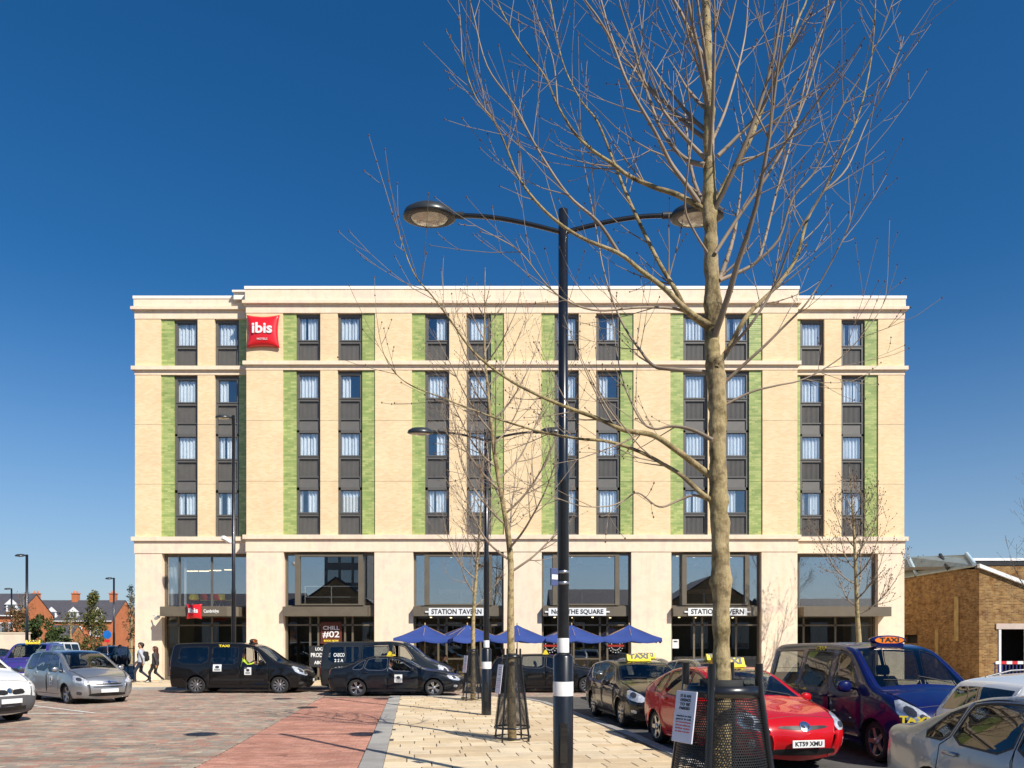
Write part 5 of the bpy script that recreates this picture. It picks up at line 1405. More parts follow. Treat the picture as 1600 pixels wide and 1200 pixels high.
# ------------------------------------------------------------------ tree guards
def perforated():
    n = NT('perforated_steel'); uv = n.new('ShaderNodeUVMap').outputs[0]; n.set(base=(.013, .013, .014, 1), rough=.45, metal=.2)
    sx = n.new('ShaderNodeSeparateXYZ'); n.l(uv, sx.inputs[0])
    row = n.math('FLOOR', sx.outputs[1]); u = n.math('ADD', sx.outputs[0], n.math('MULTIPLY', n.math('MODULO', row, 2.0), .5))
    fx = n.math('SUBTRACT', n.math('FRACT', u), .5); fy = n.math('SUBTRACT', n.math('FRACT', sx.outputs[1]), .5)
    d = n.math('SQRT', n.math('ADD', n.math('MULTIPLY', fx, fx), n.math('MULTIPLY', fy, fy)))
    hole = n.math('LESS_THAN', d, .36)
    tr = n.new('ShaderNodeBsdfTransparent'); mx = n.new('ShaderNodeMixShader')
    n.l(hole, mx.inputs[0]); n.l(n.p.outputs[0], mx.inputs[1]); n.l(tr.outputs[0], mx.inputs[2]); n.l(mx.outputs[0], n.out.inputs[0])
    return n.mat
m_perf = perforated()
def guard(loc, k, label, pitch=.016, notice=None, rz=0.0):
    r = thing('tree_guard', loc, rz, label, 'tree guard', 'tree guards along the island')
    R0, R1, Z0, Z1 = .345*k, .180*k, .24, 1.63; np_ = 4; kz = 1.0
    rad = lambda z: R0 + (R1-R0)*((z-Z0)/(Z1-Z0))
    n = 36
    for s in range(np_):                     # six curved sheets between the posts
        vs = []; fs = []; uvs = []; seg = n//np_; rows = 10
        for j in range(rows+1):
            z = Z0+(Z1-Z0-.06)*j/rows
            for i in range(seg+1):
                a = 2*math.pi*(s*seg+i)/n+rz; q = rad(z)*.985; vs.append((q*math.cos(a), q*math.sin(a), z))
                uvs.append(((s*seg+i)/n*2*math.pi*.265*k/pitch, z/(pitch*.87)))
        for j in range(rows):
            for i in range(seg): fs.append((j*(seg+1)+i, j*(seg+1)+i+1, (j+1)*(seg+1)+i+1, (j+1)*(seg+1)+i))
        me = MB().add(vs, fs, 0, True).mesh('mesh_panel', m_perf)
        ul = me.uv_layers.new(name='UVMap')
        for lp in me.loops: ul.data[lp.index].uv = uvs[lp.vertex_index]
        link('mesh_panel', me, r)
    for s in range(np_):
        a = 2*math.pi*s/np_+rz; c, si = math.cos(a), math.sin(a)
        zs_ = [0, .1, Z0, .7, 1.2, Z1-.06, Z1+.02, 1.75]
        pts = [(max(rad(min(z, Z1)), R1)*c, max(rad(min(z, Z1)), R1)*si, z) for z in zs_]
        pts[0] = (rad(.1)*c, rad(.1)*si, 0)
        MB().tube(pts, .019*k, 8).build('post', m_street, r)
    for z0, z1, e in ((Z1-.065, Z1, .004), (Z0, Z0+.04, .004), (.06, .09, .004)):
        q0, q1 = rad(z0)+e, rad(z1)+e
        MB().lathe([(q0-.008, z0), (q0, z0), (q1, z1), (q1-.008, z1), (q0-.008, z0)], n).build('ring', m_street, r)
    MB().lathe([(.105*k, Z1-.01), (.105*k, Z1+.03), (.098*k, Z1+.03), (.098*k, Z1-.01), (.105*k, Z1-.01)], 20).build('trunk_collar', m_rubber, r)
    if notice:
        for a, z0, z1, w, lb in notice:
            zc = (z0+z1)/2; q = rad(zc)+.03; sl = math.atan2(R0-R1, Z1-Z0)
            nt = thing('notice', (loc[0]+q*math.cos(a), loc[1]+q*math.sin(a), loc[2]+zc), a+math.pi/2, lb, 'notice')
            sheet = MB().add(*bevel_box(-w/2, w/2, -.004, .004, -(z1-z0)/2, (z1-z0)/2, .002)).build('sheet', m_paper, nt, rot=(-sl, 0, 0))
            for i, (tx, dz, sz) in enumerate((('IT IS AN', .80, .022), ('OFFENCE', .64, .022), ('TO BE', .48, .022), ('PARKED', .32, .022), ('attached to this', .02, .012), ('guard. It will', -.10, .012), ('be removed and', -.22, .012), ('stored without', -.34, .012), ('further notice', -.46, .012), ('to the owner', -.58, .012))):
                link('lettering', text_mesh(tx, sz, m_ink if i < 6 else m_sred, .0006, .0003, width=w*(.5 if i < 4 else .72)), sheet, (0, -.006, dz*(z1-z0)/2), (RAD(90), 0, 0))
    return r
m_paper = plain('laminated_paper', (.72, .70, .78, 1), .3, var=.05, coat=.4)
G3 = (1.17, 4.29, IZ); G2 = (0.0, 14.6, IZ); G1 = (-1.28, 24.8, IZ)
guard(G1, 1.0, 'tapered black mesh tree guard farthest along the island', rz=-.26, notice=[(-2.6, .9, 1.45, .25, 'pale notice on the farthest tree guard')])
guard(G2, 1.0, 'tapered black mesh tree guard in the middle of the island', rz=-.26, notice=[(-2.75, .9, 1.45, .25, 'pale notice on the left of the middle tree guard')])
guard(G3, 1.13, 'tapered black mesh tree guard nearest to us in front of the red hatchback', rz=-.26, notice=[(-2.70, 1.32, 1.60, .175, 'white paper notice on the nearest tree guard')])

# ------------------------------------------------------------------ bare trees
m_bark = NT('bark'); _c = m_bark.coord()
_n = m_bark.noise(9, _c, 6, .7)
_m = m_bark.new('ShaderNodeMapping'); _m.inputs['Scale'].default_value = (1, 1, .35); m_bark.l(_c, _m.inputs[0])
_lich = m_bark.ramp(m_bark.noise(3.1, _c, 5, .7), [(.45, (1, 1, 1, 1)), (.66, (.90, .93, .76, 1))])
_scar = m_bark.ramp(m_bark.noise(22, _m.outputs[0], 3, .5), [(.28, (.42, .38, .34, 1)), (.36, (1, 1, 1, 1))])
m_bark.set(base=m_bark.mix(1.0, m_bark.mix(1.0, m_bark.ramp(_n, [(.28, rgb(72, 62, 44)), (.42, rgb(132, 115, 84)), (.56, rgb(182, 162, 122)), (.74, rgb(112, 99, 70))]), _lich, 'MULTIPLY'), _scar, 'MULTIPLY'), rough=.85, spec=.2)
m_bark.bump(m_bark.noise(60, _m.outputs[0], 8, .75), .9, .014); m_bark = m_bark.mat
m_twig = plain('twig_bark', rgb(144, 127, 107), .7, var=.3, vs=4)
m_bud = plain('bud', rgb(96, 66, 44), .8)
def grow(m, p, d, ln, r0, r, depth, up=.25, wob=.25, buds=None, tr=.0012):
    "a branch with side shoots, recursively"
    n = max(3, int(ln/.13)); pts = [p]; rads = [r0]; dirs = [d.copy()]
    dd = d.normalized()
    for i in range(n):
        dd = (dd + Vector((r.gauss(0, 1), r.gauss(0, 1), r.gauss(0, 1)))*wob*.22 + Vector((0, 0, up*.22))).normalized()
        pts.append(pts[-1]+dd*(ln/n)); rads.append(max(tr, r0*(1-.85*(i+1)/n))); dirs.append(dd.copy())
    m.tube(pts, rads, 5 if r0 < .012 else 7, False)
    if buds is not None:
        for q in (pts[-1],): buds.append((q, rads[-1]))
        for i in range(2, len(pts), 2):
            if r.random() < .5: buds.append((pts[i], rads[i]))
    if depth > 0:
        k = max(1, int(ln*r.uniform(3.2, 4.8)))
        for _ in range(k):
            t = r.uniform(.2, .97); i = min(n, int(t*n)); dv = dirs[i]
            ax = dv.cross(Vector((r.gauss(0, 1), r.gauss(0, 1), r.gauss(0, 1))))
            if ax.length < 1e-3: continue
            ax.normalize(); nd = (dv*math.cos(RAD(38)) + ax*math.sin(RAD(r.uniform(28, 52)))).normalized()
            grow(m, pts[i], nd, ln*r.uniform(.22, .5), max(tr, rads[i]*.6), r, depth-1, up, wob, buds, tr)
def budmesh(buds, parent, s, mat=None):
    m = MB()
    for q, rd in buds:
        a = rd+s
        m.add([(q.x-a, q.y, q.z), (q.x, q.y-a, q.z), (q.x+a, q.y, q.z), (q.x, q.y+a, q.z), (q.x, q.y, q.z+a*1.8), (q.x, q.y, q.z-a*1.2)], [(0, 1, 4), (1, 2, 4), (2, 3, 4), (3, 0, 4), (1, 0, 5), (2, 1, 5), (3, 2, 5), (0, 3, 5)])
    if m.v: tag(m.build('buds', mat or m_bud, parent), kind='stuff')
def limb_px(root, pix, d0, slope, r0, r1, rnd, base, shoots, buds, twm, ds=0.0):
    "a limb traced through photo points near depth d0 and leaning in depth by slope"
    P = []; ln = 0
    for i, (x, y) in enumerate(pix):
        if i: ln += math.hypot(x-pix[i-1][0], y-pix[i-1][1])*d0/F
        d = d0 + ds + slope*ln + rnd.gauss(0, .02)
        P.append(at(x, y, d) - base)
    C = catmull([tuple(p) for p in P], 5); n = len(C)
    rads = [r1 + (r0-r1)*(1-i/(n-1))**1.6 for i in range(n)]
    MB().tube([Vector(c) for c in C], rads, 8, True).build('limb', m_bark if r0 > .016 else m_twig, root)
    L = sum((Vector(C[i+1])-Vector(C[i])).length for i in range(n-1))
    for _ in range(int(L*shoots)):
        t = rnd.uniform(.22, 1.0); i = min(n-2, int(t*(n-1))); dv = (Vector(C[i+1])-Vector(C[i])).normalized()
        ax = dv.cross(Vector((rnd.gauss(0, 1), rnd.gauss(0, 1), rnd.gauss(0, 1)))).normalized()
        nd = (dv*.78 + ax*rnd.uniform(.45, .8)).normalized()
        grow(twm, Vector(C[i]), nd, rnd.uniform(.22, .75)*(1.15-.45*t), max(.0022, rads[i]*.42), rnd, 1, .5, .22, buds, .0013)
    grow(twm, Vector(C[-1]), (Vector(C[-1])-Vector(C[-2])).normalized(), .35, rads[-1], rnd, 1, .3, .2, buds, .0013)
def crop(pts): return [(700+x/2.1333, y/2.1333) for x, y in pts]
def near_tree():
    rnd = random.Random(21); d = G3[1]; base = Vector(G3)
    root = thing('bare_tree', G3, 0, 'bare young tree nearest to us, trunk rising from the guard', 'tree', 'bare street trees')
    tr = [(1128, 1176+24, 15), (1128, 1120, 15), (1128, 1060, 14.5), (1127, 1000, 14), (1127, 900, 15), (1124, 820, 14.5), (1122, 760, 15.5), (1121, 700, 13.5), (1121, 640, 14.5), (1118, 580, 15), (1113, 545, 12.5), (1114, 480, 13), (1111, 403, 12), (1110, 355, 10.5), (1109, 323, 11.5), (1108, 262, 9.5), (1108, 197, 8), (1107, 117, 7), (1103, 0, 6.2), (1100, -130, 5), (1104, -270, 3.6), (1100, -420, 1.5)]
    C = catmull([tuple(at(x, y, d)-base)+(w*d/F,) for x, y, w in tr], 6)
    C[0][2] = 0
    path = [Vector(c[:3]) for c in C]; rads = [c[3]*(1+.05*math.sin(i*1.7)+.04*math.sin(i*.6)) for i, c in enumerate(C)]
    D_ = catmull([tuple(p)+(r_,) for p, r_ in zip(path, rads)], 5); tm = MB(); tm.tube([Vector(q[:3]) for q in D_], [q[3]*.93 for q in D_], 22)
    from mathutils import noise as mn
    ax_ = np.array([q[:3] for q in D_]); knots = [(rnd.uniform(.1, .8), rnd.uniform(0, 6.28), rnd.uniform(.02, .04)) for _ in range(26)]
    kp = [Vector(D_[int(a*(len(D_)-1))][:3])+Vector((math.cos(b), math.sin(b), 0))*D_[int(a*(len(D_)-1))][3] for a, b, c in knots]
    for i, v in enumerate(tm.v):
        p = Vector(v); k = int(np.argmin(((ax_-np.array(v))**2).sum(1))); c0 = Vector(ax_[k]); o = p-c0
        if o.length < 1e-5: continue
        e = .004*mn.noise(p*9)+.0028*mn.noise(p*26)+.0016*mn.noise(p*70)
        for q, (a, b, c) in zip(kp, knots): e += c*.30*math.exp(-((p-q).length/c)**2)
        tm.v[i] = tuple(p+o.normalized()*e)
    tm.build('trunk', m_bark, root)
    tw = MB(); buds = []
    Ls = [  # pixels, lean in depth, radius
     (crop([(850,695),(760,648),(690,625),(600,585),(555,550),(480,500),(420,440),(365,350),(320,250),(250,160),(180,40),(150,-40)]), .15, 6.5, 2),
     (crop([(845,690),(790,610),(740,540),(690,440),(600,280),(550,150),(500,60),(450,-10),(420,-90)]), -.25, 6, 2.2),
     (crop([(855,550),(800,535),(750,490),(700,410),(660,300),(620,230),(560,160),(510,0),(490,-90)]), .35, 6, 2.2),
     (crop([(858,530),(800,470),(740,400),(700,340),(650,260),(600,100),(570,0),(560,-100)]), -.1, 5, 2),
     (crop([(875,1085),(830,1060),(780,1020),(720,960),(640,900),(570,845),(440,790),(330,710),(240,600),(190,480),(150,400),(90,320),(50,200),(45,140)]), -.12, 8, 1.6),
     (crop([(870,1095),(800,1040),(760,970),(690,850),(600,660),(560,560),(500,410),(440,330),(380,200),(340,0),(320,-70)]), .3, 7, 1.8),
     (crop([(570,845),(500,740),(400,650),(300,500),(220,350),(130,220),(80,30),(60,-50)]), -.2, 4.2, 1.5),
     (crop([(850,1062),(760,1030),(640,1025),(500,1035),(400,1005),(330,950),(240,840),(160,790)]), -.3, 4, 1.4),
     ([(1117,748),(1095,732),(1055,702),(1020,680),(975,672),(937,655),(890,638),(840,617),(790,590),(740,550),(705,502),(675,462),(647,428),(625,370),(612,330)], -.10, 8.5, 1.3),
     ([(1117,786),(1095,770),(1070,747),(1050,733),(1000,706),(950,690),(900,685),(847,675),(785,657),(730,637),(692,622),(642,602),(615,580),(600,553),(592,520)], .05, 6.5, 1.1),
     ([(1114,688),(1082,672),(1050,666),(1022,670),(1000,655),(975,600),(962,540),(955,470)], .25, 5, 1.3),
     ([(1110,582),(1050,577),(1022,572),(1000,547),(970,500),(945,430),(930,350),(915,270)], .2, 5.5, 1.6),
     ([(1112,784),(1085,774),(1060,782),(1030,792),(997,770),(975,782),(950,791),(910,791),(875,780),(850,770),(800,760)], -.22, 3.2, 1),
     ([(1119,575),(1140,542),(1165,497),(1190,470),(1215,445),(1244,403),(1262,342),(1286,300),(1314,244),(1342,178),(1361,94),(1368,0),(1370,-80)], .15, 7, 1.8),
     ([(1132,598),(1162,570),(1195,540),(1225,510),(1255,480),(1276,450),(1305,398),(1328,347),(1345,280),(1352,240)], -.2, 4.2, 1.2),
     ([(1134,632),(1175,612),(1215,602),(1257,592),(1312,560),(1350,520),(1380,475),(1387,430)], .1, 3, 1),
     ([(1118,322),(1136,281),(1169,225),(1197,155),(1225,94),(1248,28),(1260,0),(1275,-70)], .2, 7, 2.4),
     (crop([(900,520),(960,460),(1040,370),(1110,220),(1160,120),(1220,0),(1240,-70)]), -.3, 5, 2),
     (crop([(905,935),(1020,880),(1050,820),(1090,660),(1130,520),(1170,370),(1210,200),(1290,0),(1310,-80)]), .3, 4.5, 1.8),
     (crop([(890,845),(970,720),(1080,560),(1170,380),(1230,200),(1260,60),(1272,-50)]), -.15, 4.5, 1.8),
     (crop([(1020,880),(1100,800),(1150,660),(1230,560),(1300,380),(1390,230),(1440,120),(1480,10)]), -.25, 3.5, 1.3),
     (crop([(870,850),(820,770),(790,690),(800,560),(815,430),(800,300),(790,150),(800,0)]), -.4, 3, 1.4),
     (crop([(880,470),(920,380),(960,250),(990,120),(1000,0),(1005,-60)]), .4, 4, 1.8),
     (crop([(862,330),(840,240),(800,120),(790,0),(785,-80)]), -.3, 3.5, 1.8),
     (crop([(880,260),(930,120),(960,0),(970,-70)]), -.2, 3.2, 1.6),
     (crop([(1250,640),(1330,560),(1400,400),(1460,300),(1500,180),(1560,90)]), .1, 2.4, 1),
     (crop([(600,280),(640,180),(650,60),(660,-40)]), 0, 2.4, 1.2), (crop([(365,350),(350,200),(300,60),(270,-40)]), .1, 2.2, 1.1),
     (crop([(920,1180),(1010,1080),(1090,950),(1150,800),(1250,640),(1300,500),(1340,380)]), -.4, 4.0, 1.3),
    ]
    for k, (px, sl, a, b) in enumerate(Ls):
        limb_px(root, px, d, sl, a*.70*d/F, b*.5*d/F*1.05, rnd, base, 6.8, buds, tw)
    for k in range(16):                     # leader tops above the frame and limbs that come towards us or go away
        t = rnd.uniform(0, 1); i = int((.45+.53*t)*(len(path)-1)); a = rnd.uniform(0, 2*math.pi)
        a = rnd.choice([1.57, -1.57])+rnd.gauss(0, .45)
        grow(tw, path[i], Vector((math.cos(a)*.8, math.sin(a)*.8, .75)), rnd.uniform(1.1, 2.1)*(1-.55*t), .020*(1-.6*t), rnd, 2, .35, .2, buds, .0014)
    tag(tw.build('twigs', m_twig, root), kind='stuff')
    budmesh(buds, root, .0035)
near_tree()
def street_tree(loc, h, r0, z0, spread, seed, label, nlimb=26, leader=None, budsize=.006, twr=.002, depth=2):
    rnd = random.Random(seed); root = thing('bare_tree', loc, 0, label, 'tree', 'bare street trees')
    n = 16; path = []; rads = []; x = y = 0.0
    lead = leader or [(0, 0)]
    for i in range(n+1):
        t = i/n; z = h*t
        k = t*(len(lead)-1); a = int(min(k, len(lead)-2)) if len(lead) > 1 else 0
        ox = lead[a][0]+(lead[a+1][0]-lead[a][0])*(k-a) if len(lead) > 1 else 0
        path.append(Vector((ox+.02*math.sin(t*9+seed), .03*math.sin(t*7), z))); rads.append(max(.006, r0*(1-t)**.85*(1+.05*math.sin(i*2.1))))
    MB().tube([Vector(p) for p in catmull([tuple(p) for p in path], 3)], list(np.interp(np.linspace(0, 1, n*3+1), np.linspace(0, 1, n+1), rads)), 10).build('trunk', m_bark, root)
    tw = MB(); buds = []
    for k in range(nlimb):
        t = (k+.5)/nlimb; z = z0+(h*.93-z0)*t; i = z/h*n; i0 = int(i); p = path[i0].lerp(path[min(n, i0+1)], i-i0)
        a = k*2.399+rnd.gauss(0, .4); ln = spread*(1-t)**.75*rnd.uniform(.75, 1.15)*(.75+.5*min(1, t*4))+.25
        lm = MB()
        d = Vector((math.cos(a), math.sin(a), .30+.9*t+rnd.gauss(0, .12)))
        m = MB(); m_ = MB()
        grow(tw, p, d.normalized(), ln, max(.007, r0*.30*(1-.5*t)), rnd, depth, .42, .16, buds, twr)
    tag(tw.build('branches', m_twig, root), kind='stuff')
    budmesh(buds, root, budsize)
    return root
street_tree(G2, 9.0, .085, 3.1, 2.6, 3, 'bare tree growing through the middle tree guard', 24, [(0, 0), (0, 0), (-.03, 0), (-.35, 0), (-.5, 0), (-.5, 0)], twr=.0025)
street_tree(G1, 8.0, .085, 2.9, 2.3, 8, 'slender bare tree growing through the farthest tree guard', 20, [(0, 0), (.05, 0), (.2, 0), (.4, 0)], twr=.0035)
street_tree(((1335-CX)*33/F, 33.0, .105), 9.6, .13, 2.9, 2.9, 5, 'bare tree with round seed balls before the right wing of the hotel', 19, [(.35, 0), (.1, 0), (0, 0), (-.25, 0)], budsize=.018, twr=.004)
street_tree(((1672-CX)*20/F, 20.0, 0.0), 7.0, .085, 2.2, 2.6, 9, 'bare tree mostly outside the right edge, twigs showing', 24, None, twr=.003)
# ------------------------------------------------------------------ people
def surface_nets(f, org, h):
    s = f < 0; nx, ny, nz = f.shape
    acc = np.zeros((nx-1, ny-1, nz-1, 3)); cnt = np.zeros((nx-1, ny-1, nz-1))
    def corner(a): return (slice(a[0], nx-1+a[0]), slice(a[1], ny-1+a[1]), slice(a[2], nz-1+a[2]))
    cs = [(i, j, k) for i in (0, 1) for j in (0, 1) for k in (0, 1)]
    for a in cs:
        for ax in range(3):
            if a[ax]: continue
            b = list(a); b[ax] = 1
            fa, fb = f[corner(a)], f[corner(b)]; m = (fa < 0) != (fb < 0)
            t = np.where(m, fa/(fa-fb+1e-20), 0)
            for c in range(3): acc[..., c] += np.where(m, a[c]+(t if c == ax else 0), 0)
            cnt += m
    act = cnt > 0; idx = -np.ones(act.shape, int); idx[act] = np.arange(act.sum())
    ii = np.argwhere(act); V = (ii + acc[act]/cnt[act][:, None])*h + org
    Q = []
    for ax in range(3):
        b, c = (ax+1) % 3, (ax+2) % 3
        sl0 = [slice(None)]*3; sl1 = [slice(None)]*3; sl0[ax] = slice(0, -1); sl1[ax] = slice(1, None)
        m = s[tuple(sl0)] != s[tuple(sl1)]
        e = np.argwhere(m); e = e[(e[:, b] > 0) & (e[:, c] > 0) & (e[:, b] < f.shape[b]-1) & (e[:, c] < f.shape[c]-1)]
        if not len(e): continue
        def g(db, dc):
            q = e.copy(); q[:, b] -= db; q[:, c] -= dc; return idx[q[:, 0], q[:, 1], q[:, 2]]
        quad = np.stack([g(1, 1), g(0, 1), g(0, 0), g(1, 0)], 1)
        ins = s[e[:, 0], e[:, 1], e[:, 2]]
        quad[~ins] = quad[~ins][:, ::-1]; Q.append(quad)
    return V, np.concatenate(Q)
def figure(bones, k=.035, h=.016):
    A = np.array([b[0] for b in bones], float); B = np.array([b[1] for b in bones], float)
    R0 = np.array([b[2] for b in bones]); R1 = np.array([b[3] for b in bones])
    lo = np.minimum(A, B).min(0)-.22; hi = np.maximum(A, B).max(0)+.22
    g = [np.arange(lo[i], hi[i], h) for i in range(3)]
    P = np.stack(np.meshgrid(*g, indexing='ij'), -1)
    acc = np.zeros(P.shape[:3])
    for i in range(len(bones)):
        d = B[i]-A[i]; t = np.clip(((P-A[i])@d)/(d@d+1e-9), 0, 1)
        q = np.linalg.norm(P-A[i]-t[..., None]*d, axis=-1)-(R0[i]+(R1[i]-R0[i])*t)
        acc += np.exp(np.clip(-q/k*1.6, -60, 60))
    f = -np.log(acc+1e-30)*k/1.6
    V, Q = surface_nets(f, lo, h)
    C = V[Q].mean(1); best = np.full(len(C), 9.); mi = np.zeros(len(C), int)
    for i in range(len(bones)):
        d = B[i]-A[i]; t = np.clip(((C-A[i])@d)/(d@d+1e-9), 0, 1)
        q = np.linalg.norm(C-A[i]-t[:, None]*d, axis=1)-(R0[i]+(R1[i]-R0[i])*t)
        m = q < best-.004; best[m] = q[m]; mi[m] = bones[i][4]
    return V, Q, mi
SK, HA, TO, TR, SH = range(5)
def pose_bones(kind, long_hair=False, female=False, arm_wheel=False):
    b = []
    w = .17 if female else .195
    if kind == 'sit':
        hip = .0; O = lambda x, y, z: (x, y, z)
        T0 = np.array((0, 0, .10)); T1 = np.array((-.13, 0, .50))
        for s in (-1, 1):
            b += [((0, s*.08, .10), (-.11, s*.10, .46), .125, .125, TO), ((.0, s*.1, .08), (.42, s*.12, .10), .09, .07, TR), ((.42, s*.12, .10), (.50, s*.12, -.30), .065, .05, TR), ((.5, s*.12, -.32), (.62, s*.12, -.34), .045, .04, SH)]
            if arm_wheel: el, ha = (.10, s*.24, .32), (.36, s*.17, .42)
            else: el, ha = (-.02, s*.25, .26), (.22, s*.18, .22)
            b += [((-.12, s*w, .50), el, .058, .046, TO), (el, ha, .044, .03, TO), (ha, tuple(np.array(ha)+np.array((.06, 0, .01))), .034, .028, SK)]
        nz = .56; nx = -.13
    else:
        st = .9 if kind == 'walk' else .15
        hips = .90
        for s in (-1, 1):
            f = s*st
            kn = (.10+.16*max(0, f)-.04*max(0, -f), s*.09, .50); an = (.10*f+.16*max(0, f)-.26*max(0, -f), s*.09, .09+.10*max(0, -f)); to = (an[0]+.15, s*.10, .045)
            b += [((0, s*.085, hips), kn, .092, .062, TR), (kn, an, .060, .042, TR), (an, to, .045, .038, SH)]
            sw = -f*.22
            el = (-.05+sw*.6, s*(w+.055), 1.10); ha = (.06+sw*1.3, s*(w+.05), .86)
            b += [((0, s*w, 1.37), el, .058, .046, TO), (el, ha, .045, .032, TO), (ha, (ha[0]+.03, ha[1], ha[2]-.07), .034, .027, SK)]
            b += [((0, s*.075, .93), (0, s*.095, 1.34), .11, .125 if not female else .112, TO), ((0, s*.06, .92), (0, s*.07, .99), .115, .112, TR)]
        nz = 1.44; nx = 0.0
    b += [((nx, 0, nz-.02), (nx+.03, 0, nz+.09), .055, .05, SK), ((nx+.035, 0, nz+.14), (nx+.03, 0, nz+.21), .078, .088, SK), ((nx+.11, 0, nz+.16), (nx+.125, 0, nz+.14), .014, .016, SK)]
    for s in (-1, 1): b.append(((nx+.02, s*.088, nz+.18), (nx+.02, s*.09, nz+.15), .014, .012, SK))
    b += [((nx+.0, 0, nz+.225), (nx+.05, 0, nz+.245), .094, .082, HA), ((nx-.03, 0, nz+.20), (nx-.03, 0, nz+.14), .085, .06, HA)]
    if long_hair:
        for s in (-1, 0, 1): b.append(((nx-.03, s*.06, nz+.16), (nx-.075, s*.075, nz-.22), .06, .04, HA))
    return b
def person(loc, rz, mats, label, kind='walk', scale=1.0, long_hair=False, female=False, wheel=False, group='people', h=.016):
    V, Q, mi = figure(pose_bones(kind, long_hair, female, wheel), h=h)
    me = bpy.data.meshes.new('body'); me.from_pydata((V*scale).tolist(), [], Q.tolist())
    for m in mats: me.materials.append(m)
    me.polygons.foreach_set('material_index', mi.astype(np.int32)); me.polygons.foreach_set('use_smooth', np.ones(len(Q), bool)); me.update()
    r = thing('person', loc, rz, label, 'person', group)
    link('body', me, r)
    # fingers
    fm = MB()
    for b in pose_bones(kind, long_hair, female, wheel):
        if b[4] == SK and b[2] == .034:
            a, e = Vector(b[0])*scale, Vector(b[1])*scale; d = (e-a).normalized(); sx = d.cross(Vector((0, 1, 0)) if abs(d.y) < .8 else Vector((1, 0, 0))).normalized()
            for q, ln in ((-.024, .055), (-.008, .07), (.008, .066), (.024, .05)):
                p0 = e + sx*q; p1 = p0+d*ln*.55; p2 = p1+(d*.8+Vector((0, -.4 if e.y > 0 else .4, 0))).normalized()*ln*.5
                fm.tube([p0-d*.015, p1, p2], [.010, .009, .007], 6)
            p0 = a+sx*.03; fm.tube([p0, p0+(d+sx).normalized()*.045, p0+(d+sx*.4).normalized()*.08], [.012, .010, .008], 6)
    if fm.v: fm.build('fingers', mats[SK], r)
    return r
m_skin = plain('skin', rgb(205, 150, 118), .6, var=.06); m_hairb = plain('hair_brown', rgb(74, 40, 26), .6, var=.2); m_haird = plain('hair_dark', rgb(34, 26, 22), .6, var=.2)
m_gjack = plain('pale_grey_jacket', rgb(170, 172, 180), .8); m_jean = plain('dark_jeans', rgb(40, 48, 66), .85); m_djack = plain('dark_jacket', rgb(54, 52, 52), .8); m_shoe = plain('shoe', rgb(60, 50, 46), .7); m_wsh = plain('white_shoe', rgb(220, 218, 212), .6); m_blk = plain('black_cloth', (.015, .015, .016, 1), .85); m_rtop = plain('red_top', rgb(170, 30, 32), .8)
PM = person(at(221, 1062, 35.2).to_3d().xyz*1, math.pi+.1, [m_skin, m_haird, m_gjack, m_jean, m_shoe], 'man in a pale grey jacket with black backpack walking past the hotel', 'walk', 1.04)
PM.location.z = .105
bp = thing('backpack', (PM.location.x+.19, PM.location.y, PM.location.z+1.20), 0, 'black backpack worn by the walking man', 'backpack')
MB().add(*bevel_box(-.09, .10, -.15, .15, -.24, .22, .06), 0, True).build('bag', m_blk, bp); MB().add(*bevel_box(.08, .14, -.11, .11, -.2, .02, .025), 0, True).build('pocket', m_blk, bp)
for s in (-1, 1): MB().tube([(-.08, s*.09, .2), (-.22, s*.1, .24), (-.34, s*.1, .1), (-.30, s*.12, -.1), (-.10, s*.13, -.2)], .018, 6).build('strap', m_blk, bp)
PW = person(at(243, 1064, 34.9), math.pi-.1, [m_skin, m_hairb, m_djack, m_blk, m_wsh], 'woman with long brown hair and white shoes walking beside the black van', 'walk', .94, True, True)
PW.location.z = .105
def driver(info, mats, label, u, z=.42, sc_=.98):
    r = info['root']; M = Matrix.Translation(r.location) @ r.rotation_euler.to_matrix().to_4x4()
    return person(M @ Vector((info['X'](u), -.36, z)), r.rotation_euler.z, mats, label, 'sit', sc_, wheel=True, h=.02, group='drivers')
driver(v_black, [m_skin, m_haird, m_hiv, m_purp, m_shoe], 'driver in a yellow-green vest inside the black van', 2.42, .74)
driver(v_grey, [m_skin, m_haird, m_plate, m_jean, m_shoe], 'driver in a white shirt inside the charcoal van', 2.22, .74)
driver(v_saloon, [m_skin, m_hairb, m_gjack, m_jean, m_shoe], 'driver in a grey top inside the black saloon', 2.48, .44)
for px, py, d, rz, mt, lb in ((171, 1042, 66, 2.6, [m_skin, m_haird, m_rtop, m_blk, m_shoe], 'small far person in a red top left of the hotel'), (177, 1042, 64, 1.0, [m_skin, m_haird, m_blk, m_jean, m_shoe], 'small far person in black beside the red top'), (187, 1043, 60, .3, [m_skin, m_haird, m_gjack, m_blk, m_shoe], 'small far person in a white top near the hotel corner')):
    p = at(px, py, d); p.z = 0; person(p, rz, mt, lb, 'stand', 1.0, h=.03)

